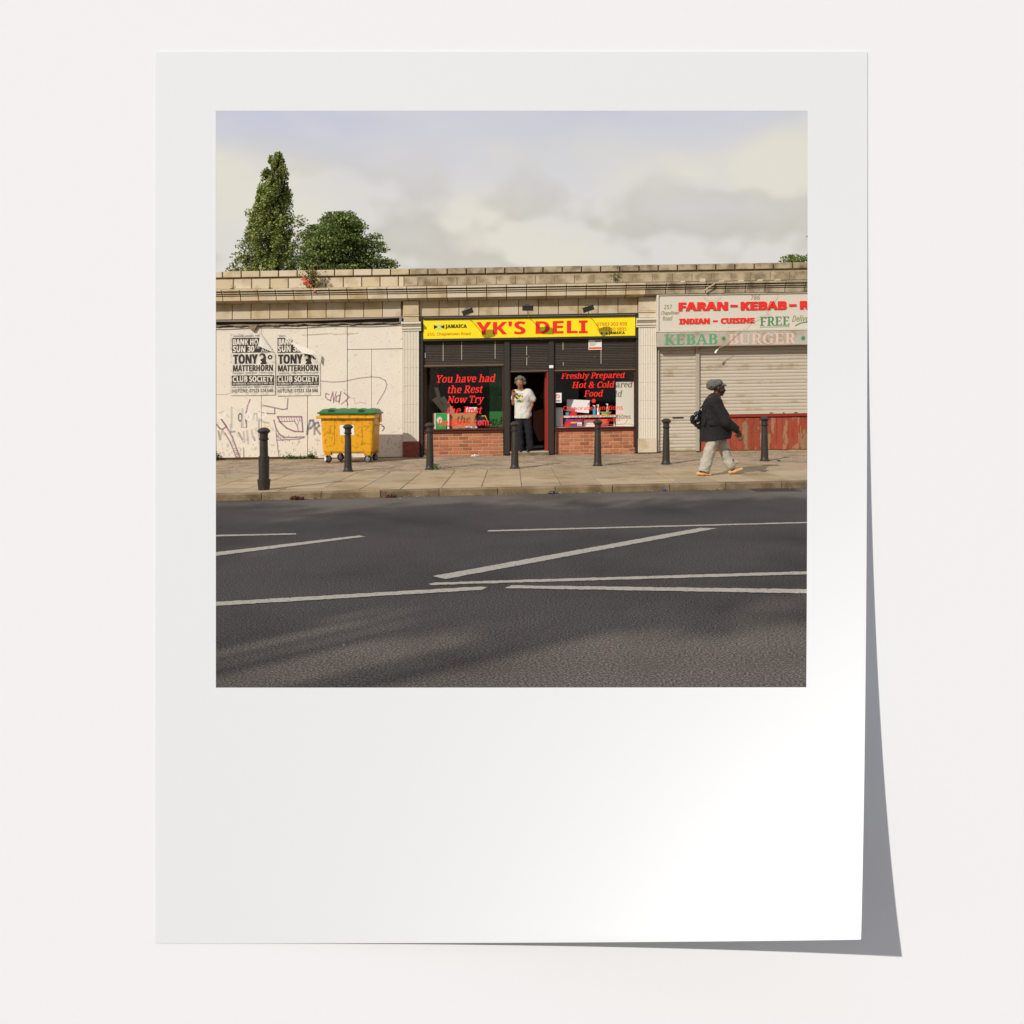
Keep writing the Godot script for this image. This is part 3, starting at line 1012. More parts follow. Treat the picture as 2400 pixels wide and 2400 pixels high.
func build_left_bay() -> void:
	var root := thing("hoarding", "cream painted boards closing the empty shop, scrawled with purple graffiti below two posters", "hoarding", Vector3(ax(720), 0.1, -D + 0.05))
	var pic := hoarding_picture()
	var m := StandardMaterial3D.new()
	m.resource_name = "painted_boards"
	m.albedo_texture = pic
	m.roughness = 0.85
	m.normal_enabled = true
	m.normal_texture = nbump(44, 0.08, 3.0)
	m.normal_scale = 0.1
	M.painted_boards = m
	var panels := [[380, 505.5, 756, 1062], [507, 612.2, 757, 1062], [613, 720, 757, 1062], [721.2, 813.4, 756.5, 1066], [814.6, 944, 756, 812.6], [814.6, 870.4, 813.8, 1066.5], [871.2, 944, 814.0, 1066.5], [150, 379, 756, 1062]]
	var k := 0
	for q in panels:
		var p: float = 0.052 + [0.0, 0.004, 0.001, 0.008, 0.012, 0.005, 0.006, 0.0][k]
		var b := B.new()
		var lo := ap(q[0], q[3], p)
		var hi := ap(q[1], q[2], p)
		b.box(lo - Vector3(0, 0, 0.02), hi, 0.003)
		b.use_uv = true
		for i in b.v.size():
			var x := b.v[i].x
			var y := b.v[i].y
			b.uv[i] = Vector2((1200.0 + x * F / (D - p) - 480.0) / 470.0, (940.0 - (y - EYE) * F / (D - p) - 750.0) / 330.0)
		arch(root, "board", b, m, lo)
		k += 1
	# the battens behind and the sagging gutter above
	abox(root, "batten", M.mortar, 150, 944, 1058, 1061, 0.0, 0.03)
	var g := thing("broken_gutter", "sagging grey gutter and torn felt along the top of the painted boards", "gutter", Vector3(ax(700), ay(745), -D + 0.1))
	for seg in [[150.0, 735.0, 545.0, 740.0], [545.0, 740.0, 700.0, 741.6], [700.0, 741.4, 941.0, 737.2]]:
		var b := B.new()
		var p := 0.13
		var a := ap(seg[0], seg[1], p)
		var e := ap(seg[2], seg[3], p)
		b.hexa([a + Vector3(0, -0.035, -0.12), e + Vector3(0, -0.035, -0.12), e + Vector3(0, -0.035, 0), a + Vector3(0, -0.035, 0), a + Vector3(0, 0, -0.12), e + Vector3(0, 0, -0.12), e, a])
		arch(g, "gutter_length", b, M.gutter_grey, a)
	abox(g, "bracket", M.zinc, 936, 941, 736.5, 750, 0.02, 0.145, 0.003)
	abox(g, "backing_board", M.black_paint, 150, 944, 743.5, 752.5, -0.02, 0.03)
	# torn felt: a ragged strip hanging under the gutter
	var b2 := B.new()
	var prev := Vector2.ZERO
	var upper := PackedVector2Array()
	var lower := PackedVector2Array()
	for i in 90:
		var u := 500.0 + i * 5.0
		var drop := 753.2 + 1.2 * sin(i * 0.7) + rng.randf_range(-0.8, 1.2)
		if i > 15 and i < 22: drop += [3.0, 8.0, 12.0, 14.0, 7.0, 3.0][i - 16]
		upper.append(Vector2(ax(u, 0.09), ay(750.5 + 0.8 * sin(i * 0.4), 0.09)))
		lower.append(Vector2(ax(u, 0.09), ay(drop, 0.09)))
	lower.reverse()
	upper.append_array(lower)
	b2.poly(upper, az(0.085), az(0.1))
	arch(g, "torn_felt", b2, M.debris, ap(700, 752, 0.09))
	# a flap of board that has come loose
	b2 = B.new()
	var fl := PackedVector2Array([Vector2(ax(582, .1), ay(751, .1)), Vector2(ax(604, .1), ay(751, .1)), Vector2(ax(600, .1), ay(758, .1)), Vector2(ax(596, .1), ay(766, .1)), Vector2(ax(588, .1), ay(763, .1)), Vector2(ax(584, .1), ay(757, .1))])
	b2.poly(fl, az(0.1), az(0.12))
	arch(g, "loose_flap", b2, M.debris, ap(590, 760, 0.1))
	var c := B.new()
	var cp := []
	for i in 14: cp.append(ap(480 + i * 35.5, 755.5 + 1.4 * sin(i * 1.3), 0.11))
	c.tube(cp, [0.012], 6)
	arch(g, "cable", c, M.wire_dark, cp[0])


# ---------------------------------------------------------------- the deli
func build_deli() -> void:
	var root := thing("deli_shopfront", "black painted deli shop front with half rolled shutters over two windows and an open door", "shop front", Vector3(ax(1240), 0.1, -D))
	var bp: Material = M.black_paint
	# posts
	for q in [[985.6, 991.8, 738, 1066.5, 0.07], [1181.5, 1195.0, 797.5, 1066, 0.06], [1285.4, 1298.6, 797.5, 1066, 0.06], [1490.0, 1496.2, 738, 1066, 0.07]]:
		abox(root, "post", bp, q[0], q[1], q[2], q[3], -0.12, q[4], 0.008)
	# rails round the sign
	abox(root, "rail", bp, 991.9, 1489.9, 738.2, 745.6, -0.02, 0.10, 0.006)
	abox(root, "rail_bead", M.zinc, 992.5, 1489, 741.4, 742.5, 0.1, 0.112, 0.002)
	abox(root, "rail", bp, 988, 1493.5, 792.2, 797.2, -0.02, 0.13, 0.008)
	# roller shutters, half down: each slat a part
	shutter(root, 992.4, 1181.0, 797.6, 853.0, 14)
	shutter(root, 1195.5, 1285.0, 797.6, 869.0, 18)
	shutter(root, 1299.0, 1489.8, 797.6, 869.0, 18)
	for q in [[992.4, 1181, 853, 856.4], [1195.5, 1285, 869, 871.6], [1299, 1489.8, 869, 871.6]]:
		abox(root, "shutter_bottom_bar", M.brass_rail, q[0], q[1], q[2], q[3], -0.06, 0.034, 0.006)
		abox(root, "bottom_seal", bp, q[0] + 1, q[1] - 1, q[3] + 0.15, q[3] + 1.6, -0.05, 0.02)
	# pale scratches on the shutters
	for q in [[1038.0, 800, 843], [1081.3, 799, 842], [1159.8, 799, 840], [1233.8, 812, 833], [1234.0, 838, 857], [1319, 803, 822], [1319.5, 851, 859], [1408, 822, 856], [996.0, 824, 836]]:
		abox(root, "rivet_strip", M.scratch, q[0], q[0] + 1.3, q[1], q[2], 0.012, 0.0215)
	abox(root, "shutter_lock", M.brass_rail, 1238, 1241, 836, 839, 0.0, 0.03, 0.006)
	abox(root, "shutter_lock", M.brass_rail, 1393.5, 1396, 838.5, 841, 0.0, 0.03, 0.006)
	abox(root, "shutter_lock", M.brass_rail, 1084, 1086, 821, 823.5, 0.0, 0.03, 0.006)
	abox(root, "white_sticker", M.paper, 1287.0, 1296.8, 857.5, 864.0, 0.06, 0.064)
	# windows: frame, pane, lettering
	for k in 2:
		var u0: float = [992.4, 1299.0][k]
		var u1: float = [1181.0, 1489.8][k]
		var top: float = [856, 871][k]
		var win := Node3D.new()
		win.name = numbered(root, "window")
		root.add_child(win, true)
		win.position = Vector3(ax(u0), 1.0, 0.0)
		var pane := B.new()
		pane.quad(Vector3(ax(u0 + 2), ay(1004), az(-0.03)), Vector3(ax(u1 - 2), ay(1004), az(-0.03)), Vector3(ax(u1 - 2), ay(top), az(-0.03)), Vector3(ax(u0 + 2), ay(top), az(-0.03)))
		arch(win, "pane", pane, M.glass, ap(u0, 1004, -0.03))
		abox(win, "frame", M.maroon, u0, u0 + 3.2, top, 1004.2, -0.08, 0.0, 0.005)
		abox(win, "frame", M.maroon, u1 - 3.4, u1, top, 1004.2, -0.08, 0.0, 0.005)
		abox(win, "frame", M.maroon, u0 + 3.2, u1 - 3.4, top - 1, top + 1.2, -0.08, -0.004, 0.004)
		abox(root, "sill", M.maroon, u0 + 0.5, u1 + 0.5, 1004.4, 1007.0, -0.1, 0.075, 0.008)
		abox(root, "sill_rail", M.maroon, u0 + 1, u1, 1007.1, 1012.2, -0.1, 0.045, 0.008)
		bricks(root, u0 + 1.5, u1 - 1.5, 1012.4, 1065.5)
	abox(root, "side_strip", M.maroon, 1303.0, 1307.6, 1012.5, 1066.0, 0.0, 0.035, 0.006)
	abox(root, "side_strip", M.maroon, 1485.0, 1489.6, 1012.5, 1052.0, 0.0, 0.035, 0.006)
	# the words on the glass
	var g := -0.03
	var red: Material = M.window_red
	var sl := 0.22
	sign_text(root, "window_lettering", red, "You have had", "Droid Serif", false, 1024, 1161.6, 875.8, 894.5, g, sl, 0.003)
	sign_text(root, "window_lettering", red, "the Rest", "Droid Serif", false, 1049.7, 1132.3, 901, 919.5, g, sl, 0.003)
	sign_text(root, "window_lettering", red, "Now Try", "Droid Serif", false, 1048, 1135, 926, 947.8, g, sl, 0.003)
	sign_text(root, "window_lettering", red, "the Best", "Droid Serif", false, 1047.5, 1130.7, 950, 968.5, g, sl, 0.003)
	sign_text(root, "window_lettering", red, "Deli@aol.com.", "Droid Sans", false, 1029, 1151.3, 979.3, 997.8, g, 0.0, 0.004)
	sign_text(root, "window_lettering", red, "Freshly Prepared", "Droid Serif", false, 1315, 1464.8, 875.4, 894, g, sl, 0.003)
	sign_text(root, "window_lettering", red, "Hot & Cold", "Droid Serif", false, 1340, 1440.3, 896.8, 912.2, g, sl, 0.003)
	sign_text(root, "window_lettering", red, "Food", "Droid Serif", false, 1368.6, 1413.5, 917.3, 932.7, g, sl, 0.003)
	adisc(root, "window_dot", red, 1391.3, 942.6, 4.8, g)
	sign_text(root, "window_lettering", red, "Corporate Functions", "Droid Sans", false, 1320, 1460, 953.8, 967.4, g, 0.0, 0.002)
	sign_text(root, "window_lettering", red, "Special Orders Catered for", "Droid Serif", false, 1326.4, 1456, 982.8, 993.6, g, sl)
	var ob := B.new()
	var loop := []
	var rr := 11.0
	for i in 33:
		var a := PI / 2 + PI * mini(i, 16) / 16.0 if i <= 16 else -PI / 2 + PI * (i - 17) / 15.0
		var cu := 1325.0 if i <= 16 else 1458.3
		loop.append(Vector2(ax(cu + rr * cos(a), g), ay(987.6 - rr * sin(a), g)))
	loop.append(loop[0])
	ribbon(ob, loop, 0.006, az(g) + 0.0015, 0.003)
	arch(root, "lettering_outline", ob, red, ap(1391, 987, g))
	# no-smoking notice on the glass
	abox(root, "notice", M.paper, 1300.5, 1316.2, 922.5, 945.5, -0.029, -0.022)
	adisc(root, "notice_ring", M.sign_red, 1307.5, 930.5, 4.8, -0.022, 3.6)
	var nb := B.new()
	ribbon(nb, [Vector2(ax(1304.5, -.02), ay(927.5, -.02)), Vector2(ax(1310.5, -.02), ay(933.5, -.02))], 0.006, az(-0.0185))
	arch(root, "notice_bar", nb, M.sign_red, ap(1307, 930, -0.02))
	abox(root, "notice_line", M.poster_ink, 1302.5, 1313.5, 939.5, 941, -0.022, -0.0205)
	abox(root, "notice_line", M.poster_ink, 1303.5, 1312.5, 942.2, 943.2, -0.022, -0.0205)
	# alarm and prices leaflet on the shutter
	abox(root, "leaflet", M.paper, 1379.2, 1410.4, 799.5, 823.0, 0.024, 0.03)
	abox(root, "leaflet_band", M.orange_print, 1380.5, 1409.5, 816.5, 821.5, 0.03, 0.0325)
	abox(root, "leaflet_block", M.poster_ink, 1394, 1408, 801.5, 804.0, 0.03, 0.0325)
	for k in 3: abox(root, "leaflet_line", M.cap_grey, 1381.5, 1400.0 - k * 3, 807.0 + k * 2.6, 807.8 + k * 2.6, 0.03, 0.0322)
	# doorway
	abox(root, "threshold", M.guide_grey, 1195.2, 1286, 1058.6, 1062.0, -0.35, 0.10, 0.008)
	abox(root, "step", M.kerbstone_dark, 1196.0, 1287.5, 1062.2, 1074.0, -0.35, 0.16, 0.012)
	abox(root, "door_frame", M.maroon, 1195.2, 1197.6, 872, 1058.4, -0.14, -0.01, 0.004)
	abox(root, "door_frame", M.door_red, 1281.0, 1285.2, 872, 1060.0, -0.14, 0.01, 0.006)
	# the red door leaf, swung inwards against the side wall
	var leaf := thing("shop_door", "red panelled shop door swung open inside the deli doorway behind the standing person", "door", Vector3(ax(1281), 0.26, -D - 0.15))
	var b := B.new()
	b.box(Vector3(ax(1277.5), ay(1058), az(-1.02)), Vector3(ax(1281.5), ay(872), az(-0.15)), 0.006)
	arch(leaf, "door_leaf", b, M.door_red, Vector3(ax(1279), ay(1058), az(-0.15)))
	b = B.new()
	b.box(Vector3(ax(1276.6), ay(960), az(-0.9)), Vector3(ax(1277.4), ay(885), az(-0.3)), 0.003)
	arch(leaf, "door_panel", b, M.maroon, Vector3(ax(1277), ay(960), az(-0.5)))
	b = B.new()
	var hp := []
	for i in 7: hp.append(Vector3(ax(1276.4) - 0.06 * sin(PI * i / 6.0), ay(936.0 - i * 2.4), az(-0.85)))
	b.tube(hp, [0.012], 6)
	arch(leaf, "door_handle", b, M.brass_rail, hp[0])
	var mat_ := thing("door_board", "dark red board leaning askew inside the open doorway", "board", Vector3(ax(1262), 0.3, -D - 0.6))
	b = B.new()
	var zz := az(-0.55)
	var pp := PackedVector2Array([Vector2(ax(1250, -.55), ay(965.5, -.55)), Vector2(ax(1275.5, -.55), ay(958.5, -.55)), Vector2(ax(1276.5, -.55), ay(1031.5, -.55)), Vector2(ax(1263.5, -.55), ay(1036.5, -.55)), Vector2(ax(1250.5, -.55), ay(1006, -.55))])
	b.poly(pp, zz - 0.02, zz)
	arch(mat_, "board", b, M.wood_brown, Vector3(ax(1262), 0.3, zz))
	# the room behind, so that the glass looks into a dark shop
	var rm := shell
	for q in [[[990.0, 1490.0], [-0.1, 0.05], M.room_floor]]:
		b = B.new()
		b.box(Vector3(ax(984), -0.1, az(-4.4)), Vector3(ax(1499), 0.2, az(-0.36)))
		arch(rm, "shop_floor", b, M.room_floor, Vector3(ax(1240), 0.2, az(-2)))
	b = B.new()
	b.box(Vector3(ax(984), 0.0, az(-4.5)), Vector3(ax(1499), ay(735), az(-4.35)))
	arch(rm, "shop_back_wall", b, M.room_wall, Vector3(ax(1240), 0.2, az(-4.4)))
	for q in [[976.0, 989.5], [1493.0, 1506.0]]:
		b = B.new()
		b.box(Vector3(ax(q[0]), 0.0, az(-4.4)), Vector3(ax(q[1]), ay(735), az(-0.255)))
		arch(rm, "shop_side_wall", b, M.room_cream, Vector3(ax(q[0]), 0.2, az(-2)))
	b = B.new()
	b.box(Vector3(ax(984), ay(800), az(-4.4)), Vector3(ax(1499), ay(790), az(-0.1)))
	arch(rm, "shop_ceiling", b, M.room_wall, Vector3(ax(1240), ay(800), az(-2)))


func shutter(root: Node3D, u0: float, u1: float, w0: float, w1: float, n: int) -> void:
	var x0 := ax(u0)
	var x1 := ax(u1)
	var h := (ay(w0) - ay(w1)) / n
	var b := B.new()
	b.profile([Vector2(-0.02, 0.001), Vector2(0.004, 0.001), Vector2(0.013, h * 0.3), Vector2(0.013, h * 0.7), Vector2(0.004, h - 0.001), Vector2(-0.02, h - 0.001)], -(x1 - x0) / 2, (x1 - x0) / 2)
	var m := b.mesh(K)
	for i in n:
		piece(root, "shutter_slat", m, M.shutter_black if rng.randf() < 0.6 else M.shutter_black_worn, Vector3((x0 + x1) / 2, ay(w1) + h * i, az(rng.randf_range(-0.001, 0.001))))


func bricks(root: Node3D, u0: float, u1: float, w0: float, w1: float) -> void:
	var x0 := ax(u0)
	var x1 := ax(u1)
	var b := B.new()
	b.box(Vector3(x0, ay(w1 + 6), az(-0.12)), Vector3(x1, ay(w0), az(-0.006)))
	arch(root, "brick_mortar", b, M.brick_mortar, Vector3(x0, ay(w1), az()))
	var shared := {}
	var rh := 0.0845
	var bl := 0.2315
	var y := ay(w0) - rh
	var row := 0
	while y > ay(w1) - 0.08:
		var x := x0 - (bl / 2 if row % 2 else 0.03)
		while x < x1:
			var l := clampf(minf(x + bl, x1) - maxf(x, x0), 0.0, bl)
			if l > 0.03:
				var key := snappedf(l, 0.002)
				if not shared.has(key):
					var q := B.new()
					q.box(Vector3(0.007, 0.007, -0.03), Vector3(key - 0.007, rh - 0.007, 0.004), 0.005)
					shared[key] = q.mesh(K)
				piece(root, "brick", shared[key], M["brick_%d" % rng.randi_range(0, 4)], Vector3(maxf(x, x0), y, az(rng.randf_range(-0.003, 0.003))))
			x += bl
		y -= rh
		row += 1


func jamaica_flag(root: Node3D, u0: float, u1: float, w0: float, w1: float, p: float) -> void:
	# a small flag: pale green above and below, black at the sides, the saltire left in the yellow of the sign
	var a := Vector2(ax(u0, p), ay(w1, p))
	var e := Vector2(ax(u1, p), ay(w0, p))
	var c := (a + e) / 2
	var t := (e.y - a.y) * 0.09
	var tx := (e.x - a.x) * 0.09
	var b := B.new()
	b.poly(PackedVector2Array([Vector2(a.x + tx, e.y), Vector2(e.x - tx, e.y), Vector2(c.x, c.y + t)]), az(p) + 0.0005, az(p) + 0.0035)
	b.poly(PackedVector2Array([Vector2(a.x + tx, a.y), Vector2(e.x - tx, a.y), Vector2(c.x, c.y - t)]), az(p) + 0.0005, az(p) + 0.0035)
	arch(root, "flag_green", b, M.flag_pale_green, Vector3(a.x, a.y, az(p)))
	b = B.new()
	b.poly(PackedVector2Array([Vector2(a.x, a.y + t), Vector2(a.x, e.y - t), Vector2(c.x - tx, c.y)]), az(p) + 0.0005, az(p) + 0.0035)
	b.poly(PackedVector2Array([Vector2(e.x, a.y + t), Vector2(e.x, e.y - t), Vector2(c.x + tx, c.y)]), az(p) + 0.0005, az(p) + 0.0035)
	arch(root, "flag_black", b, M.sign_black, Vector3(a.x, a.y, az(p)))


func build_deli_sign() -> void:
	var p := 0.06
	var root := thing("deli_sign", "long yellow fascia sign with red lettering over the black deli front", "sign", Vector3(ax(1240), ay(792), az(p)))
	abox(root, "sign_board", M.sign_yellow, 992.4, 1489.0, 746.0, 791.6, -0.01, p, 0.004)
	sign_text(root, "lettering", M.sign_red, "YK'S DELI", "Droid Sans", true, 1116, 1377, 753.4, 783.6, p, 0.0, 0.004)
	for w in [[753.5, 758.2], [778.8, 783.5]]: abox(root, "letter_serif", M.sign_red, 1356.4, 1377.2, w[0], w[1], p, p + 0.0062)
	sign_text(root, "lettering", M.sign_black, "JAMAICA", "Droid Serif", true, 1043.5, 1094.4, 758.2, 768.8, p, 0.0, 0.003)
	jamaica_flag(root, 1017, 1041.4, 757.4, 769.4, p)
	sign_text(root, "lettering", M.sign_orange, "255, Chapletown Road", "Droid Sans", false, 1001.5, 1102.5, 776.5, 785.2, p)
	sign_text(root, "lettering", M.sign_orange, "07983 203 699", "Droid Sans", false, 1398.6, 1469.4, 759.2, 767, p)
	sign_text(root, "lettering", M.sign_orange, "0113 210 0895", "Droid Sans", false, 1400.5, 1467.8, 771.3, 779, p)
	sign_text(root, "lettering", M.sign_black, "JAMAICA", "Droid Serif", true, 1426.8, 1464.5, 780.8, 788.4, p, 0.0, 0.002)
	jamaica_flag(root, 1407.5, 1424, 781.2, 788.4, p)
	for k in 12:
		for w in [748.2, 789.4]: adisc(root, "screw", M.brass_rail, 996 + k * 44.5, w, 0.5, p)
	# three floodlights on stalks
	var spots := [[1096.6, 729.9, -0.36, "black floodlight tilted over the letter Y of the yellow sign"], [1237.0, 723.6, 0.0, "black floodlight hanging level over the middle of the yellow sign"], [1379.0, 727.4, -0.32, "black floodlight tilted above the telephone numbers of the yellow sign"]]
	for s in spots:
		var q := 0.62
		var at := ap(s[0], s[1], q)
		at.y += K * at.x
		var r := thing("floodlight", s[3], "floodlight", at, "floodlights over the deli sign")
		var b := B.new()
		# body: a shallow tapering housing, its glass turned to the sign
		b.hexa([Vector3(-0.125, -0.055, 0.05), Vector3(0.125, -0.055, 0.05), Vector3(0.125, -0.045, -0.06), Vector3(-0.125, -0.045, -0.06), Vector3(-0.125, 0.055, 0.05), Vector3(0.125, 0.055, 0.05), Vector3(0.1, 0.03, -0.06), Vector3(-0.1, 0.03, -0.06)])
		var body := part(r, "housing", b.mesh(), M.flood_black)
		body.rotation.z = -s[2]
		b = B.new()
		b.box(Vector3(-0.13, 0.04, -0.01), Vector3(0.13, 0.062, 0.056), 0.005)
		for fx in 7: b.box(Vector3(-0.12 + fx * 0.036, -0.05, 0.05), Vector3(-0.108 + fx * 0.036, 0.045, 0.058))
		var fin := part(r, "cooling_fins", b.mesh(), M.flood_black)
		fin.rotation.z = -s[2]
		b = B.new()
		b.tube([Vector3(-0.05, 0.05, 0.0), Vector3(-0.05, 0.085, 0.0), Vector3(0.02, 0.1, 0.0), Vector3(0.03, 0.06, 0.0)], [0.008], 6)
		var br := part(r, "bracket", b.mesh(), M.flood_black)
		br.rotation.z = -s[2]
		b = B.new()
		var foot := ap(s[0] + 1.5, 744.5, 0.1)
		foot.y += K * foot.x
		b.tube([Vector3(0.0, -0.02, -0.02), Vector3(0.01, -0.14, -0.10), foot - at + Vector3(0, 0.02, 0.08), foot - at], [0.009], 6)
		part(r, "stalk", b.mesh(), M.zinc)


func goods(called: String, label: String, cat: String, u0: float, u1: float, w0: float, w1: float, p0: float, p1: float, m: Material, ch := 0.006) -> Node3D:
	var r := thing(called, label, cat, Vector3(ax((u0 + u1) / 2, p1), ay(w1, p1) + K * ax(u0), az((p0 + p1) / 2)))
	abox(r, "body", m, u0, u1, w0, w1, p0, p1, ch)
	return r


func build_window_goods() -> void:
	# window beds on both sides
	abox(shell, "window_bed", M.wood_brown, 992, 1181.5, 1003.2, 1011, -1.4, -0.09)
	abox(shell, "window_bed", M.white_board, 1299, 1489.8, 1003.2, 1011, -0.95, -0.09)
	# first window
	goods("green_partition", "bright green board fixed with white screws beside the door side of the deli window", "board", 1147, 1182.5, 862, 1003, -1.34, -1.30, M.green_board)
	for q in [[1152, 900], [1152, 930], [1171, 930], [1171, 899]]:
		var sc := get_node("green_partition")
		adisc(sc, "screw", M.paper, q[0], q[1], 1.0, -1.30)
	var r := goods("juice_carton", "green and white printed carton standing in the deli window beside the cardboard sheet", "carton", 1014, 1053, 965.5, 1003, -0.42, -0.22, M.card_tan)
	abox(r, "green_face", M.card_green, 1021, 1048, 965.8, 1002.8, -0.22, -0.215)
	abox(r, "white_face", M.paper, 1048.3, 1053, 965.8, 1002.8, -0.22, -0.214)
	abox(r, "white_edge", M.paper, 1018.6, 1020.8, 965.8, 1002.8, -0.22, -0.214)
	var b := B.new()
	var fl := PackedVector2Array()
	for k in 18:
		var rad := (7.5 if k % 2 == 0 else 5.2) + 0.8 * sin(k * 2.3)
		fl.append(Vector2(ax(1030 + rad * cos(TAU * k / 18), -.21), ay(982 + 1.25 * rad * sin(TAU * k / 18), -.21)))
	b.poly(fl, az(-0.2145), az(-0.2125))
	arch(r, "printed_blossom", b, M.poster_back, ap(1030, 982, -0.21))
	r = goods("cardboard_sheet", "plain tan cardboard box behind the green carton in the deli window", "box", 1054, 1116, 966, 1003, -0.5, -0.30, M.card_tan)
	r = thing("grey_panels", "grey flat-pack panels leaning in the corner of the deli window", "panels", Vector3(ax(1030), ay(1000), az(-0.6)))
	for q in [[1012.0, 934, 1022, 942, 1044, 968], [1030, 932, 1037, 933, 1056, 966], [1018, 905, 1026, 900, 1030, 950]]:
		b = B.new()
		var z := -0.62 - 0.03 * r.get_child_count()
		var a := Vector2(ax(q[0], z), ay(q[1], z))
		var e := Vector2(ax(q[4], z), ay(q[5] + 4, z))
		var s := Vector2(0.11, 0.07) if r.get_child_count() < 2 else Vector2(0.09, 0.0)
		b.poly(PackedVector2Array([a, a + s, e + s, e]), az(z) - 0.03, az(z))
		arch(r, "panel", b, M.grey_panel, Vector3(a.x, a.y, az(z)))
	goods("brown_cupboard", "narrow brown cupboard on the wall inside the deli window above the panels", "cupboard", 1008, 1026, 862, 902, -1.5, -1.0, M.wood_brown)
	goods("paper_tray", "white tray of papers on the cardboard box in the deli window", "tray", 1092, 1118, 953, 965, -0.55, -0.36, M.paper)
	r = thing("holdall", "black and blue holdall slumped beside the cardboard box in the deli window", "bag", Vector3(ax(1130), ay(1002), az(-0.4)))
	var o := part(r, "body", sdf([[Vector3(-0.1, 0.1, 0), Vector3(0.1, 0.08, 0), 0.11, 0.09, Vector3.ONE], [Vector3(-0.06, 0.22, 0), Vector3(0.04, 0.2, 0), 0.07, 0.07, Vector3.ONE]], 0.02, 0.06, [], 0.012, 9.0, 3), M.cloth_black)
	o = part(r, "pocket", sdf([[Vector3(-0.06, 0.1, 0.1), Vector3(0.01, 0.15, 0.08), 0.05, 0.045, Vector3.ONE]], 0.012, 0.03, [], 0.006, 12.0, 4), M.cloth_blue)
	b = B.new()
	b.tube([Vector3(-0.02, 0.26, 0.05), Vector3(0.06, 0.27, 0.08), Vector3(0.13, 0.12, 0.1)], [0.012], 6)
	part(r, "strap", b.mesh(), M.flag_gold)
	r = thing("paper_litter", "crumpled white paper lying on the bed of the deli window", "paper", Vector3(ax(1105), ay(1003) - 0.02, az(-0.2)))
	part(r, "sheet", sdf([[Vector3(-0.12, 0.03, 0), Vector3(0.1, 0.025, 0.02), 0.035, 0.03, Vector3(1, 1, 1)]], 0.012, 0.02, [], 0.02, 14.0, 5), M.paper)
	r = thing("trailing_plant", "low trailing plant and cables at the foot of the green board", "plant", Vector3(ax(1162), ay(1003), az(-0.3)))
	b = B.new()
	b.use_col = true
	for k in 60:
		b.col = Color(0.05, 0.09, 0.03) * rng.randf_range(0.6, 1.3)
		leaf_at(b, Vector3(rng.randf_range(-0.22, 0.22), rng.randf_range(0.02, 0.16), rng.randf_range(-0.1, 0.1)), 0.05)
	part(r, "foliage", b.mesh(), M.leaf)
	b = B.new()
	b.tube([Vector3(-0.25, 0.03, 0), Vector3(-0.05, 0.06, 0.02), Vector3(0.22, 0.1, 0)], [0.012], 6)
	part(r, "stem", b.mesh(), M.bark)
	# second window
	goods("display_board", "large blank white board standing at the pilaster side of the second deli window", "board", 1444, 1489, 898, 1003, -0.34, -0.30, M.white_board)
	goods("white_table", "white table top across the second deli window carrying bottles and a bowl", "table", 1321, 1445, 976, 981.5, -0.75, -0.26, M.white_board)
	r = get_node("white_table")
	for u in [1326.0, 1438.0]: abox(r, "leg", M.white_board, u, u + 4, 981.6, 1003, -0.5, -0.46)
	r = thing("white_carton", "white open carton lid propped on the table in the second deli window", "carton", Vector3(ax(1356), ay(975), az(-0.45)))
	b = B.new()
	b.hexa([ap(1328, 966, -.5), ap(1380, 971, -.5), ap(1380, 971, -.44), ap(1328, 966, -.44), ap(1329, 938, -.62), ap(1383, 941, -.62), ap(1383, 941, -.58), ap(1329, 938, -.58)])
	arch(r, "lid", b, M.paper, ap(1356, 968, -.5))
	abox(r, "red_cloth", M.cloth_red, 1332, 1352, 966.5, 975.8, -0.44, -0.34, 0.01)
	abox(r, "blue_packet", M.cyan, 1326, 1333, 968.5, 975.8, -0.40, -0.30, 0.005)
	goods("water_container", "translucent plastic water container by the notice in the second deli window", "container", 1301, 1319.5, 957, 1003, -0.42, -0.2, M.plastic_clear, 0.03)
	r = goods("snack_box", "blue and red printed snack box below the table in the second deli window", "box", 1322, 1365, 984, 1002, -0.45, -0.3, M.box_blue)
	abox(r, "printed_band", M.cloth_red, 1322.5, 1338, 992, 1001.5, -0.3, -0.296)
	abox(r, "printed_oval", M.poster_back, 1353, 1364, 992, 1000.5, -0.3, -0.296)
	abox(r, "printed_title", M.flag_gold, 1337.5, 1352, 991.5, 994.5, -0.3, -0.2955)
	goods("pale_box", "plain pale box under the table in the second deli window", "box", 1368, 1425, 987, 1003, -0.6, -0.42, M.paper)
	var bl := [[1393.0, 951.5, "slim bottle with a blue spray top on the window table", "cyan"], [1402.5, 950.0, "stout white squeezy bottle on the window table", "paper"], [1424.0, 948.0, "clear bottle with a white pump behind the lime bowl", "plastic_clear"]]
	for q in bl:
		r = thing("bottle", q[2], "bottle", Vector3(ax(q[0], -.5), ay(975.9, -.5) + K * ax(q[0]), az(-0.5)), "bottles in the second deli window")
		var hgt: float = (975.9 - q[1]) / 100.0
		b = B.new()
		b.lathe([Vector2(0.0, 0.0), Vector2(0.034, 0.002), Vector2(0.036, hgt * 0.55), Vector2(0.016, hgt * 0.72), Vector2(0.014, hgt * 0.82), Vector2(0.0, hgt * 0.83)], 12)
		part(r, "body", b.mesh(), M[q[3]])
		b = B.new()
		b.lathe([Vector2(0.0, hgt * 0.83), Vector2(0.017, hgt * 0.83), Vector2(0.017, hgt * 0.94), Vector2(0.0, hgt)], 10)
		b.box(Vector3(-0.04, hgt * 0.9, -0.01), Vector3(0.0, hgt * 0.97, 0.01), 0.003)
		part(r, "cap", b.mesh(), M.paper)
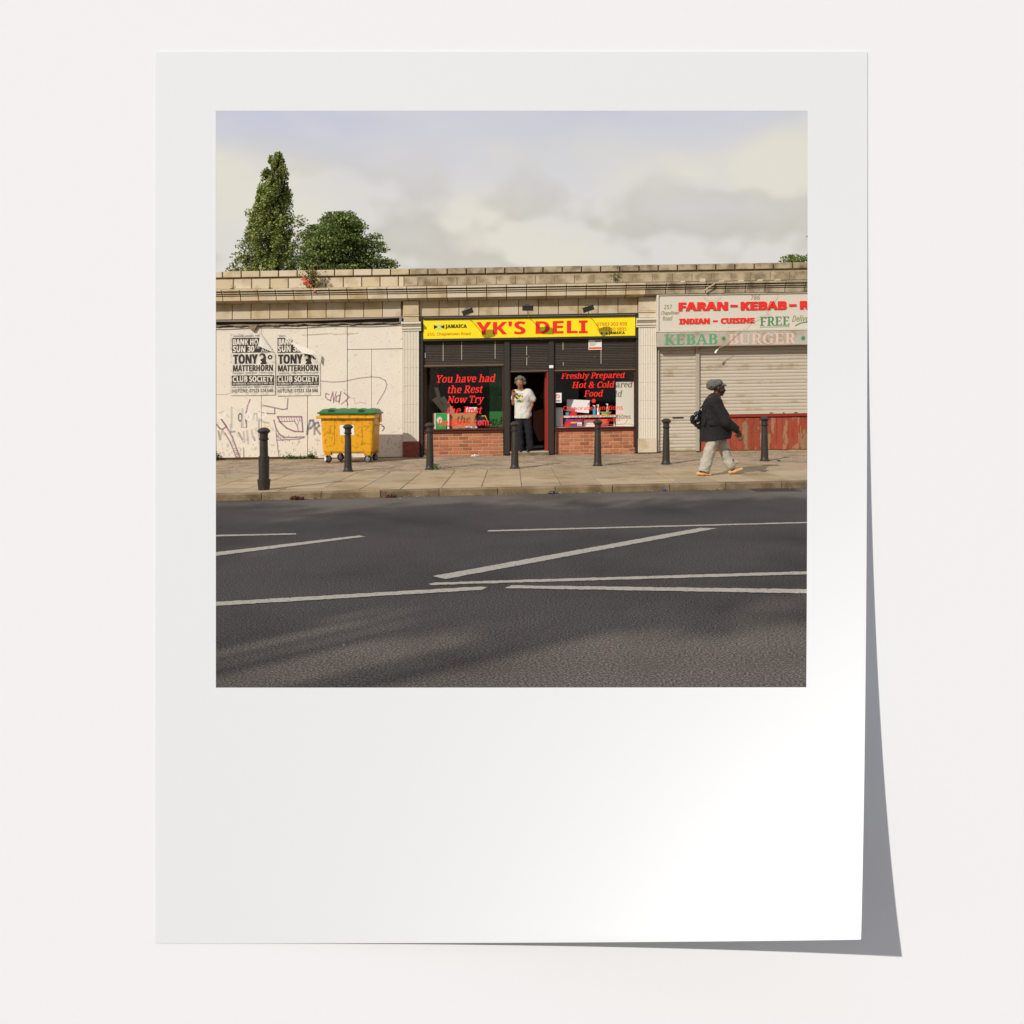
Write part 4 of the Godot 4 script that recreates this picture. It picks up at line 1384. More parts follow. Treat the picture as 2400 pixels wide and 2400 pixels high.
	r = thing("lime_bowl", "lime green bowl on the table in the second deli window", "bowl", Vector3(ax(1420, -.4), ay(975.9, -.4) + K * ax(1420), az(-0.4)))
	b = B.new()
	b.lathe([Vector2(0.0, 0.003), Vector2(0.08, 0.0), Vector2(0.14, 0.075), Vector2(0.13, 0.075), Vector2(0.075, 0.012), Vector2(0.0, 0.012)], 20)
	part(r, "body", b.mesh(), M.lime)
	r = thing("knotted_cloth", "red and purple cloth bundled under the window table behind the bollard", "cloth", Vector3(ax(1413, -.3), ay(1003, -.3) + K * ax(1413), az(-0.3)))
	part(r, "bundle", sdf([[Vector3(-0.07, 0.08, 0), Vector3(0.07, 0.1, 0), 0.09, 0.08, Vector3.ONE]], 0.015, 0.03, [], 0.02, 12.0, 8), M.fabric_pink)


# ---------------------------------------------------------------- the kebab shop
func build_kebab() -> void:
	var root := thing("kebab_shopfront", "closed takeaway front with two grey roller shutters over peeling red planks", "shop front", Vector3(ax(1720), 0.1, -D))
	# shutter guides
	for q in [[1540.5, 1545.4, 819, 1064], [1631.0, 1639.8, 819, 1064]]:
		abox(root, "shutter_guide", M.guide_grey, q[0], q[1], q[2], q[3], -0.03, 0.06, 0.005)
	var sl := 0.079
	for k in 2:
		var u0: float = [1545.6, 1640.0][k]
		var u1: float = [1630.8, 2040.0][k]
		var bottom: float = [1063.5, 971.5][k]
		var x0 := ax(u0)
		var x1 := ax(u1)
		var b := B.new()
		b.profile([Vector2(-0.03, 0.002), Vector2(0.002, 0.002), Vector2(0.007, 0.010), Vector2(0.012, sl * 0.35), Vector2(0.012, sl * 0.65), Vector2(0.007, sl * 0.88), Vector2(0.0, sl - 0.001), Vector2(-0.03, sl - 0.001)], -(x1 - x0) / 2, (x1 - x0) / 2)
		var m := b.mesh(K)
		var y := ay(bottom)
		while y < ay(817):
			piece(root, "shutter_slat", m, M.shutter_grey if rng.randf() < 0.7 else M.shutter_grey_dull, Vector3((x0 + x1) / 2, y, az(rng.randf_range(-0.003, 0.001))))
			y += sl
	abox(root, "letter_slot", M.wire_dark, 1576.5, 1602, 983.5, 987.0, 0.0, 0.024, 0.002)
	abox(root, "bottom_rail", M.shutter_grey, 1640, 2040, 971.6, 979.8, -0.03, 0.03, 0.006)
	for q in [[1804.0, 0], [1861.5, 0]]: abox(root, "rail_catch", M.iron_drain, q[0], q[0] + 8, 976.5, 978.5, 0.03, 0.036, 0.002)
	abox(root, "rail_lock", M.wire_dark, 1835.5, 1838.5, 976.5, 979, 0.03, 0.038, 0.002)
	abox(root, "red_sill", M.door_red, 1640, 2040, 980.8, 986.5, -0.1, 0.045, 0.008)
	abox(root, "sill_batten", M.wood_brown, 1641, 2040, 986.6, 988.6, -0.1, -0.01)
	abox(root, "corner_strip", M.wood_brown, 1640, 1643, 986.6, 1063, -0.1, -0.004)
	# planks, each a part
	var u := 1643.4
	while u < 2036.0:
		var w := 13.6 + rng.randf_range(-0.5, 0.5)
		abox(root, "plank", M["plank_%d" % (0 if u < 1700 or rng.randf() < 0.25 else (1 if rng.randf() < 0.6 else 2))], u + 0.25, u + w - 0.25, 988.7, 1063.5 + rng.randf_range(-0.8, 0.6), -0.04, 0.006 + rng.randf_range(-0.003, 0.003), 0.004)
		u += w
	abox(root, "plank_backing", M.wood_brown, 1641, 2040, 988.0, 1064, -0.1, -0.04)
	abox(root, "lintel", M.mortar, 1539, 2040, 700, 790, -0.02, 0.1)
	# the shutter box with its faded lettering
	var box := thing("shutter_box", "grey shutter housing lettered with faded green and pink words under the white takeaway sign", "shutter box", Vector3(ax(1720), ay(819), -D + 0.2))
	var p := 0.27
	abox(box, "housing", M.box_grey, 1540.0, 1775.4, 785.2, 818.6, -0.02, p, 0.006)
	abox(box, "housing", M.box_grey, 1775.8, 2040, 785.2, 818.8, -0.02, p, 0.006)
	for w in [789.0, 798, 807, 815]:
		for uu in [1779.0, 1806.0]: adisc(box, "rivet", M.iron_drain, uu, w, 0.7, p)
	sign_text(box, "lettering", M.paint_green_faded, "KEBAB", "Droid Serif", true, 1556.8, 1681.3, 789.5, 814.6, p, 0.0, 0.0, 0.002)
	adisc(box, "lettering_dot", M.paint_green, 1696.2, 801.4, 4.8, p)
	sign_text(box, "lettering", M.paint_pink_faded, "BURGER", "Droid Serif", true, 1708, 1865, 790.5, 816.2, p, 0.0, 0.0, 0.002)
	adisc(box, "lettering_dot", M.paint_green, 1882.4, 803.4, 5.0, p)
	# the white sign board
	var s := thing("takeaway_sign", "large white takeaway sign board with red and green hand painted lettering", "sign", Vector3(ax(1720), ay(783), -D + 0.2))
	p = 0.22
	abox(s, "sign_board", M.sign_white, 1544.5, 2040, 698.5, 781.6, -0.02, p, 0.004)
	abox(s, "frame", M.sign_white, 1539.2, 1544.2, 695.8, 784.0, -0.02, p + 0.03, 0.005)
	abox(s, "frame", M.sign_white, 1544.4, 2040, 695.8, 698.2, -0.02, p + 0.03, 0.005)
	abox(s, "frame", M.sign_white, 1544.4, 2040, 781.8, 784.4, -0.02, p + 0.03, 0.004)
	sign_text(s, "lettering", M.paint_red, "FARAN", "Droid Sans", true, 1590.3, 1705.2, 715.0, 735.0, p, 0.0, 0.012, 0.022)
	abox(s, "lettering_dash", M.paint_red, 1712, 1729, 722.6, 727.6, p, p + 0.02)
	sign_text(s, "lettering", M.paint_red, "KEBAB", "Droid Sans", true, 1735.9, 1843, 715.8, 735.5, p, 0.0, 0.012, 0.022)
	abox(s, "lettering_dash", M.paint_red, 1849.8, 1867, 723.2, 728.6, p, p + 0.02)
	sign_text(s, "lettering", M.paint_red, "R", "Droid Sans", true, 1874.7, 1897, 716.4, 735.6, p, 0.0, 0.012, 0.022)
	sign_text(s, "lettering", M.paint_red, "INDIAN", "Droid Sans", true, 1591.7, 1663, 753, 766.3, p, 0.0, 0.008, 0.014)
	abox(s, "lettering_dash", M.paint_red, 1670.8, 1682, 758.2, 762.0, p, p + 0.013)
	sign_text(s, "lettering", M.paint_red, "CUISINE", "Droid Sans", true, 1689, 1767.5, 753.5, 766.5, p, 0.0, 0.008, 0.014)
	sign_text(s, "lettering", M.paint_olive, "786", "Droid Sans", false, 1759.8, 1781, 701.5, 712, p, 0.1)
	sign_text(s, "lettering", M.paint_olive, "257", "Droid Sans", false, 1555.9, 1575, 720.4, 730, p, 0.1)
	sign_text(s, "lettering", M.paint_olive, "Chapeltown", "Droid Sans", false, 1549.5, 1592, 734.6, 745.6, p, 0.3)
	sign_text(s, "lettering", M.paint_olive, "Road", "Droid Sans", false, 1553, 1576, 746.4, 757, p, 0.25)
	sign_text(s, "lettering", M.paint_green, "FREE", "Droid Serif", true, 1780.9, 1849.8, 752, 773, p)
	abox(s, "underline", M.paint_green, 1780.9, 1850.5, 775.4, 776.6, p, p + 0.004)
	sign_text(s, "lettering", M.paint_olive, "Delivery", "Droid Sans", false, 1856.5, 1908, 749.5, 769, p, 0.3)
	var b := B.new()
	ribbon(b, [Vector2(ax(1863.5, p), ay(774.5, p)), Vector2(ax(1876, p), ay(768, p)), Vector2(ax(1900, p), ay(764.5, p))], 0.012, az(p) + 0.001)
	arch(s, "underline", b, M.paint_green, ap(1870, 770, p))
	for q in [[1643, 744], [1710, 741], [1838, 702], [1707, 776], [1770, 770], [1546.5, 702], [1546.5, 778], [1771, 762]]: adisc(s, "rust_spot", M.sign_orange, q[0], q[1], 0.7, p)
	# loose wires over the sign
	var w := thing("loose_cable", "pale cable with a broken fitting dangling in front of the takeaway shutter", "cable", ap(1700, 790, 0.34))
	b = B.new()
	var cp := []
	for q in [[1733, 781], [1722, 792], [1712, 801], [1702, 812], [1694, 820], [1686, 822], [1682, 828]]: cp.append(ap(q[0], q[1], 0.33))
	b.tube(cp, [0.006], 5)
	arch(w, "cable", b, M.wire, cp[0])
	b = B.new()
	var fz := ap(1678.5, 831, 0.33)
	b.tube([ap(1682, 827, 0.33), fz, ap(1676.5, 835.5, 0.33)], [0.014, 0.024, 0.024], 8)
	arch(w, "fitting", b, M.paper, fz)
	w = thing("hanging_wire", "thin wire looping down over the takeaway sign lettering", "wire", ap(1810, 700, 0.3))
	b = B.new()
	cp = []
	for q in [[1822, 690], [1820, 703], [1806, 722], [1797, 735], [1796, 742], [1806, 746], [1780, 752], [1758, 762], [1742, 781]]: cp.append(ap(q[0], q[1], 0.28))
	b.tube(cp, [0.004], 5)
	arch(w, "wire", b, M.wire, cp[0])
	w = thing("slack_wire", "slack wire hanging in a shallow loop from the cornice above the red sign lettering", "wire", ap(1670, 700, 0.3))
	b = B.new()
	cp = []
	for i in 12: cp.append(ap(1645 + i * 4.0, 698 + 14.0 * sin(PI * i / 11.0), 0.28))
	b.tube(cp, [0.003], 5)
	arch(w, "wire", b, M.wire, cp[0])


# ---------------------------------------------------------------- the white panel and the print on it
func build_panel_and_print() -> void:
	var s := PANEL / F
	var at := func(u: float, w: float, z := 0.0) -> Vector3: return Vector3((u - 1200.0) * s, EYE + (940.0 - w) * s, -PANEL + z)
	var root := thing("display_wall", "large free standing white panel that carries the paper print", "panel", Vector3(0, 0, -PANEL))
	var hx0 := -0.485; var hx1 := 0.485
	var hy0 := EYE - 0.472; var hy1 := EYE + 0.476
	var th := 0.03
	var wx := 1.6; var top := 2.02; var foot := 0.12
	var b := B.new()
	# four boards round the opening, butted: one face
	for q in [[-wx, hx0, foot, top], [hx1, wx, foot, top], [hx0, hx1, hy1, top], [hx0, hx1, foot, hy0]]:
		var z := -PANEL
		b.quad(Vector3(q[0], q[2], z), Vector3(q[1], q[2], z), Vector3(q[1], q[3], z), Vector3(q[0], q[3], z))
		b.quad(Vector3(q[1], q[2], z - th), Vector3(q[0], q[2], z - th), Vector3(q[0], q[3], z - th), Vector3(q[1], q[3], z - th))
	for q in [[-wx, wx, foot, top, 1], [hx0, hx1, hy0, hy1, -1]]:
		var c := [Vector3(q[0], q[2], 0), Vector3(q[1], q[2], 0), Vector3(q[1], q[3], 0), Vector3(q[0], q[3], 0)]
		var mid := Vector3((q[0] + q[1]) / 2, (q[2] + q[3]) / 2, 0)
		for i in 4:
			var e: Vector3 = c[i]
			var f: Vector3 = c[(i + 1) % 4]
			b.quad_o(e + Vector3(0, 0, -PANEL), f + Vector3(0, 0, -PANEL), f + Vector3(0, 0, -PANEL - th), e + Vector3(0, 0, -PANEL - th), ((e + f) / 2 - mid) * float(q[4]))
	part(root, "board", b.mesh(0.0, root.position), M.panel_white)
	for x in [-1.3, 1.3]:
		b = B.new()
		b.box(Vector3(x - 0.02, K * x, -PANEL - 0.16), Vector3(x + 0.02, 0.10, -PANEL + 0.1), 0.004)
		b.box(Vector3(x - 0.02, 0.1, -PANEL - th - 0.031), Vector3(x + 0.02, 1.2, -PANEL - th - 0.002), 0.004)
		part(root, "foot", b.mesh(0.0, root.position), M.zinc)
	# the print: one sheet, its lower corner lifting; the picture area is open
	var p := thing("paper_print", "tall white paper print with a wide blank lower margin and one curling lower corner", "print", Vector3(0, EYE, -PANEL))
	var us := []
	var ws := []
	for i in 13: us.append(lerpf(365.0, 506.8, i / 12.0))
	for i in range(1, 41): us.append(lerpf(506.8, 1892.0, i / 40.0))
	for i in range(1, 13): us.append(lerpf(1892.0, 2032.0, i / 12.0))
	for i in 9: ws.append(lerpf(122.0, 260.8, i / 8.0))
	for i in range(1, 41): ws.append(lerpf(260.8, 1611.0, i / 40.0))
	for i in range(1, 31): ws.append(lerpf(1611.0, 2209.0, i / 30.0))
	var g := []
	var gn := []
	for j in ws.size():
		var row := []
		for i in us.size():
			row.append(sheet(us[i], ws[j]))
		g.append(row)
	for j in ws.size():
		var row := []
		for i in us.size():
			var dx: Vector3 = sheet(us[i] + 2.0, ws[j]) - sheet(us[i] - 2.0, ws[j])
			var dy: Vector3 = sheet(us[i], ws[j] - 2.0) - sheet(us[i], ws[j] + 2.0)
			row.append(dx.cross(dy).normalized())
		gn.append(row)
	b = B.new()
	var t := 0.0006
	for j in ws.size() - 1:
		for i in us.size() - 1:
			if i >= 12 and i < 52 and j >= 8 and j < 48: continue
			var a := [g[j][i], g[j][i + 1], g[j + 1][i + 1], g[j + 1][i]]
			var n := [gn[j][i], gn[j][i + 1], gn[j + 1][i + 1], gn[j + 1][i]]
			b.tri_n([a[0], a[3], a[2]], [n[0], n[3], n[2]])
			b.tri_n([a[0], a[2], a[1]], [n[0], n[2], n[1]])
			var r := []
			for q in 4: r.append(a[q] - n[q] * t)
			b.tri_n([r[0], r[3], r[2]], [-n[0], -n[3], -n[2]])
			b.tri_n([r[0], r[2], r[1]], [-n[0], -n[2], -n[1]])
			for e in [[i == 0 or (i == 52 and j >= 8 and j < 48), 0, 3, Vector3.LEFT], [i == us.size() - 2 or (i == 11 and j >= 8 and j < 48), 1, 2, Vector3.RIGHT], [j == 0 or (j == 48 and i >= 12 and i < 52), 0, 1, Vector3.UP], [j == ws.size() - 2 or (j == 7 and i >= 12 and i < 52), 3, 2, Vector3.DOWN]]:
				if e[0]: b.quad_o(a[e[1]], a[e[2]], r[e[2]], r[e[1]], e[3])
	part(p, "sheet", b.mesh(0.0, p.position), M.print_paper)


func sheet(u: float, w: float) -> Vector3:
	# where a point of the paper lies: flat on the panel, the lower corner lifting towards the viewer
	var s := clampf((u - 365.0) / 1667.0, 0.0, 1.0)
	var t := clampf((w - 122.0) / 2087.0, 0.0, 1.0)
	var q := pow(s, 2.7) * pow(t, 3.2)
	var lift := 0.1625 * q
	var k := PANEL / F                                        # the curl draws the corner in
	return Vector3((u - 1200.0) * k * (1.0 - 0.141 * q), EYE + (940.0 - w) * k * (1.0 - 0.131 * q), -PANEL + 0.0018 + lift)


# ---------------------------------------------------------------- trees and plants
func leaf_at(b: B, p: Vector3, size: float, up := 0.4) -> void:
	var d := Vector3(rng.randfn(), rng.randfn(), rng.randfn()).normalized()
	var nn := (Vector3(rng.randfn(), rng.randfn() + up * 2.0, rng.randfn())).normalized()
	var s := d.cross(nn).normalized() * size * 0.36
	d = nn.cross(s).normalized() * size * 0.55
	var q := (d.cross(s)).normalized()
	var fold := nn * size * 0.10
	b.put(p - d, q); b.put(p + s + fold, q); b.put(p + d, q)
	b.put(p - d, q); b.put(p + d, q); b.put(p - s + fold, q)


func leaf_tone(base: Color, spread := 0.45) -> Color:
	var t := rng.randf_range(1.0 - spread, 1.0 + spread)
	return Color(base.r * t * rng.randf_range(0.85, 1.2), base.g * t, base.b * t * rng.randf_range(0.8, 1.1))


func clump(b: B, c: Vector3, r: Vector3, n: int, size: float, base: Color, lean := Vector3.ZERO) -> void:
	for i in n:
		var d := Vector3(rng.randfn(), rng.randfn(), rng.randfn()).normalized() * pow(rng.randf(), 0.45)
		b.col = leaf_tone(base)
		leaf_at(b, c + d * r + lean * d.y * r.y, size * rng.randf_range(0.7, 1.25))


func build_trees() -> void:
	# poplar behind the parade
	var at := Vector3(-10.75, -0.2, -38.0)
	var r := thing("poplar_tree", "tall narrow poplar leaning slightly in the wind behind the parapet", "tree", at)
	var b := B.new()
	b.tube([Vector3(0, 0, 0), Vector3(0.05, 4, 0), Vector3(0.3, 8, 0.1), Vector3(0.55, 12.2, 0)], [0.28, 0.2, 0.12, 0.03], 8)
	part(r, "trunk", b.mesh(), M.bark)
	b = B.new()
	var f := B.new()
	f.use_col = true
	var base := Color(0.24, 0.28, 0.075)
	for i in 420:
		var h := 12.6 - 6.6 * pow(rng.randf(), 0.9)
		var rad: float = lerpf(0.08, 0.60, clampf((12.75 - h) / 1.2, 0, 1)) if h > 11.55 else lerpf(0.60, 1.36, clampf((11.55 - h) / 4.2, 0, 1))
		var a := rng.randf_range(0, TAU)
		var q := sqrt(rng.randf()) * rad
		var axis := -0.28 + 0.085 * (h - 7.4)
		if h > 11.7: axis += -0.12 if rng.randf() < 0.45 else 0.12
		var c := Vector3(axis + q * cos(a) * 0.95, h, q * sin(a))
		var rr := rng.randf_range(0.24, 0.44) * lerpf(0.5, 1.0, clampf((12.7 - h) / 3.0, 0.0, 1.0))
		clump(f, c, Vector3(rr * 0.6, rr * 1.2, rr * 0.6), 95, 0.1, base * rng.randf_range(0.75, 1.3), Vector3(0.25, 0, 0))
		if i % 3 == 0: b.tube([Vector3(axis * 0.6, h - 1.4, 0), c], [0.045, 0.012], 5, false)
	for q in [[-1.95, 7.5], [-2.05, 7.25], [-1.75, 8.0], [0.95, 9.6], [1.0, 9.0], [-1.1, 10.0], [-1.5, 8.6], [1.15, 8.3]]:      # stray boughs that break the outline
		clump(f, Vector3(q[0] + 0.3, q[1], 0.3), Vector3(0.42, 0.3, 0.3), 150, 0.1, base, Vector3(0.3, 0, 0))
	part(r, "crown", f.mesh(), M.leaf)
	part(r, "bough", b.mesh(), M.bark)
	# broad round tree beside it
	at = Vector3(-9.3, -0.2, -45.0)
	r = thing("broad_tree", "broad dark green tree with layered boughs beside the tall poplar", "tree", at)
	b = B.new()
	b.tube([Vector3(0, 0, 0), Vector3(0.1, 4, 0), Vector3(-0.1, 8, 0), Vector3(0, 10.4, 0)], [0.4, 0.32, 0.2, 0.05], 8)
	part(r, "trunk", b.mesh(), M.bark)
	b = B.new()
	f = B.new()
	f.use_col = true
	base = Color(0.155, 0.21, 0.055)
	for i in 340:
		var a := rng.randf_range(0, TAU)
		var hh := rng.randf()
		var h := 6.8 + hh * 4.35
		var rad := 2.3 * sqrt(maxf(0.03, 1.0 - pow(absf(h - 7.9) / 3.35, 2.6)))
		var q := rad * sqrt(rng.randf_range(0.04, 1.0))
		h += 0.35 * sin(3.0 * a + h) - 0.02 * q
		var c := Vector3(q * cos(a) + 0.12, h, q * sin(a) * 0.9)
		clump(f, c, Vector3(0.66, 0.24, 0.6), 150, 0.12, base * rng.randf_range(0.65, 1.3), Vector3(0.0, 0, 0))
		if i % 4 == 0: b.tube([Vector3(0, h - 1.6, 0), c * Vector3(0.6, 1, 0.6) + Vector3(0, -0.25, 0), c], [0.09, 0.05, 0.015], 5, false)
	for q in [[2.75, 8.95], [2.35, 9.6], [2.0, 10.3], [2.9, 8.8], [-1.2, 10.8], [2.5, 8.6], [0.4, 11.2], [-0.4, 11.2], [2.2, 9.9]]:
		clump(f, Vector3(q[0], q[1], 0.2), Vector3(0.5, 0.2, 0.4), 170, 0.12, base * 1.1)
	part(r, "crown", f.mesh(), M.leaf)
	part(r, "bough", b.mesh(), M.bark)
	# a tree whose top just shows over the parapet at the far end
	at = Vector3(14.6, 0.1, -41.5)
	r = thing("far_tree", "tree top showing over the parapet above the takeaway sign", "tree", at)
	b = B.new()
	b.tube([Vector3(0, 0, 0), Vector3(0, 6.5, 0)], [0.2, 0.05], 7)
	part(r, "trunk", b.mesh(), M.bark)
	f = B.new()
	f.use_col = true
	for i in 60:
		var c := Vector3(rng.randf_range(-1.15, 2.2), 0, rng.randf_range(-1, 1))
		c.y = 8.35 + rng.randf_range(-0.9, 0.15) - 0.15 * absf(c.x - 0.2)
		clump(f, c, Vector3(0.4, 0.26, 0.4), 60, 0.12, Color(0.14, 0.18, 0.04))
	clump(f, Vector3(0.05, 9.45, 0), Vector3(0.14, 0.22, 0.2), 70, 0.1, Color(0.12, 0.16, 0.04))
	b = B.new()
	b.tube([Vector3(0.2, 6.4, 0), Vector3(0.15, 8.2, 0), Vector3(0.06, 9.5, 0)], [0.05, 0.03, 0.01], 5)
	part(r, "crown", f.mesh(), M.leaf)
	part(r, "bough", b.mesh(), M.bark)
	# street trees on the near side: their shade lies dappled over the road
	for q in [[Vector3(-13.2, 0, 7.4), Vector3(-11.6, 13.2, 7.9), Vector3(5.2, 2.3, 3.6), 150, "tall spreading street tree on the near side that dapples the road with shade"], [Vector3(-21.0, 0, 8.4), Vector3(-18.6, 13.0, 8.3), Vector3(4.4, 2.2, 3.4), 110, "second tall street tree further down the near side of the road"], [Vector3(4.5, 0, 15.5), Vector3(4.5, 8.2, 15.5), Vector3(4.2, 3.2, 3.0), 110, "dense street tree on the near side facing the deli"], [Vector3(14.0, 0, 15.0), Vector3(14.0, 8.6, 15.0), Vector3(4.6, 3.4, 3.2), 110, "dense street tree on the near side facing the takeaway"], [Vector3(-6.0, 0, 18.5), Vector3(-6.0, 7.6, 18.5), Vector3(4.2, 3.2, 3.0), 110, "dense street tree on the near side facing the painted boards"]]:
		r = thing("street_tree", q[4], "tree", q[0] * Vector3(1, 0, 1) + Vector3(0, K * q[0].x, 0), "street trees on the near side")
		var o: Vector3 = r.position
		b = B.new()
		b.tube([Vector3.ZERO, Vector3(0.1, 2.5, 0), Vector3(0.3, 4.8, -0.1), q[1] - o - Vector3(0, 0.5, 0)], [0.26, 0.2, 0.15, 0.06], 9)
		part(r, "trunk", b.mesh(), M.bark)
		b = B.new()
		f = B.new()
		f.use_col = true
		for i in q[3]:
			var d := Vector3(rng.randfn(), rng.randfn(), rng.randfn()).normalized() * pow(rng.randf(), 0.4)
			var c: Vector3 = q[1] + d * q[2]
			# no bough hangs where its shade would reach the panel
			var gz := -c.z + 1.25 * c.y
			if c.z < 12.0 and (gz < 5.6 or gz > 10.8): continue
			clump(f, c - o, Vector3(0.95, 0.5, 0.9), 95, 0.24, Color(0.07, 0.10, 0.025))
			if i % 3 == 0: b.tube([Vector3(0.3, 4.6, -0.1), (c - o) * Vector3(0.6, 0.95, 0.6) + Vector3(0.1, -0.2, 0), c - o], [0.07, 0.05, 0.02], 5, false)
		part(r, "crown", f.mesh(), M.leaf)
		part(r, "bough", b.mesh(), M.bark)
	# plants rooted in the parapet
	var pb := ap(737, 671, 0.2)
	pb.y += K * pb.x
	r = thing("parapet_shrub", "straggly yellowing shrub rooted in the parapet joint below the trees", "shrub", pb)
	b = B.new()
	f = B.new()
	f.use_col = true
	for i in 17:
		var e := Vector3(rng.randf_range(-0.34, 0.30), rng.randf_range(0.1, 0.66), rng.randf_range(-0.05, 0.2))
		var m := Vector3(e.x * 0.4, e.y * 0.62, e.z * 0.5)
		b.tube([Vector3(0, -0.02, -0.03), m, e], [0.011, 0.008, 0.003], 5, false)
		for k in 26:
			var tt := rng.randf_range(0.35, 1.05)
			f.col = leaf_tone(Color(0.26, 0.23, 0.06) if rng.randf() < 0.55 else (Color(0.10, 0.13, 0.03) if rng.randf() < 0.7 else Color(0.30, 0.15, 0.05)), 0.35)
			leaf_at(f, Vector3(0, 0, 0).lerp(m, minf(tt * 2.0, 1.0)).lerp(e, maxf(0.0, tt * 2.0 - 1.0)) + Vector3(rng.randfn(), rng.randfn(), rng.randfn()) * 0.045, 0.05)
	part(r, "stems", b.mesh(), M.bark)
	part(r, "foliage", f.mesh(), M.leaf)
	r = thing("snagged_bag", "pinkish red plastic bag snagged in the parapet shrub", "bag", ap(722, 652, 0.33) + Vector3(0, K * ax(722), 0))
	part(r, "film", sdf([[Vector3(-0.1, 0.10, 0), Vector3(-0.04, -0.02, 0), 0.03, 0.06, Vector3.ONE], [Vector3(-0.04, -0.02, 0), Vector3(0.1, -0.13, 0), 0.05, 0.02, Vector3.ONE]], 0.012, 0.03, [], 0.02, 16.0, 12), M.fabric_pink)
	part(r, "twist", sdf([[Vector3(0.1, -0.14, 0), Vector3(0.16, -0.22, 0), 0.018, 0.036, Vector3.ONE]], 0.01, 0.02, [], 0.008, 16.0, 13), M.fabric_pink)
	for q in [[1442, 660, 0.2, "small green seedling in the parapet joint above the deli sign"], [547, 672, 0.1, "tuft of moss and weed on the cornice near the end of the boards"], [632, 672, 0.08, "tiny weed on the cornice ledge above the posters"]]:
		r = thing("ledge_weed", q[3], "weed", ap(q[0], q[1] + 3.5, 0.2) + Vector3(0, K * ax(q[0]), 0))
		f = B.new()
		f.use_col = true
		for k in 70:
			f.col = leaf_tone(Color(0.12, 0.15, 0.03), 0.4)
			leaf_at(f, Vector3(rng.randfn() * 0.4, absf(rng.randfn()) * 0.8 + 0.1, rng.randfn() * 0.3) * q[2] * 0.8, 0.045)
		part(r, "foliage", f.mesh(), M.leaf)
		b = B.new()
		b.tube([Vector3(0, -0.02, 0), Vector3(0.01, q[2] * 0.5, 0)], [0.006, 0.003], 5, false)
		part(r, "stem", b.mesh(), M.bark)


# ---------------------------------------------------------------- street furniture
func build_bollards() -> void:
	var group := "black bollards along the pavement"
	var spots := [[-3.085, -15.868, "black bollard standing in front of the yellow wheeled bin"], [-1.557, -16.012, "black bollard by the dark red pilaster base and the start of the deli brickwork"], [0.053, -15.943, "black bollard before the deli doorway and the person in a white T-shirt"], [1.651, -16.24, "black bollard before the deli window with the pale display board"], [2.993, -16.392, "black bollard before the narrow grey shutter with the letter slot"], [5.033, -16.808, "black bollard before the peeling red planks ahead of the walking person"]]
	var first: Node3D
	for i in spots.size():
		var q = spots[i]
		var at := Vector3(q[0], 0.1 + K * q[0], q[1])
		if i == 0:
			first = thing("bollard", q[2], "bollard", at, group)
			bollard_parts(first)
		else:
			var o: Node3D = first.duplicate()
			o.name = numbered(self, "bollard")
			add_child(o, true)
			o.position = at
			o.rotation.y = 0.7 * i
			o.rotation.z = [0.0, 0.004, -0.006, 0.003, 0.006, -0.004][i]
			o.set_meta("label", q[2])
	# the one by the kerb, mended with a sleeve
	var x := -3.731
	var r := thing("bollard", "black bollard by the kerb, mended with a wider sleeve and a flared collar", "bollard", Vector3(x, 0.1 + K * x, -12.686), group)
	bollard_parts(r, 0.95, 0.062)
	var b := B.new()
	b.lathe([Vector2(0.0, 0.0), Vector2(0.082, 0.0), Vector2(0.098, 0.155), Vector2(0.094, 0.16), Vector2(0.08, 0.16)], 20)
	part(r, "flared_collar", b.mesh(), M.iron)
	b = B.new()
	b.lathe([Vector2(0.077, 0.15), Vector2(0.077, 0.355), Vector2(0.079, 0.36), Vector2(0.079, 0.505), Vector2(0.05, 0.508)], 20)
	part(r, "sleeve", b.mesh(), M.iron)


func bollard_parts(r: Node3D, h := 0.89, base := 0.098) -> void:
	var k := h / 0.89
	var b := B.new()
	b.lathe([Vector2(0.0, 0.0), Vector2(base + 0.002, 0.0), Vector2(base, 0.018), Vector2(base * 0.82, 0.034), Vector2(base * 0.75, 0.07), Vector2(minf(base, 0.072), 0.10), Vector2(0.064, 0.45), Vector2(0.056, 0.70 * k)], 22)
	part(r, "post", b.mesh(), M.iron)
	b = B.new()
	var y := 0.70 * k
	b.lathe([Vector2(0.056, y), Vector2(0.071, y + 0.004), Vector2(0.073, y + 0.012), Vector2(0.066, y + 0.017), Vector2(0.071, y + 0.022), Vector2(0.071, y + 0.03), Vector2(0.06, y + 0.034)], 22)
	part(r, "collar", b.mesh(), M.iron)
	b = B.new()
	b.lathe([Vector2(0.06, y + 0.033), Vector2(0.06, y + 0.095), Vector2(0.066, y + 0.10), Vector2(0.09, y + 0.125), Vector2(0.096, y + 0.132), Vector2(0.097, y + 0.140), Vector2(0.088, y + 0.152), Vector2(0.06, y + 0.178), Vector2(0.028, y + 0.19), Vector2(0.0, y + 0.192)], 22)
	part(r, "cap", b.mesh(), M.iron)
	b = B.new()
	b.box(Vector3(-0.012, y - 0.10, 0.05), Vector3(0.012, y - 0.055, 0.0605), 0.003)
	part(r, "badge", b.mesh(), M.iron_drain)


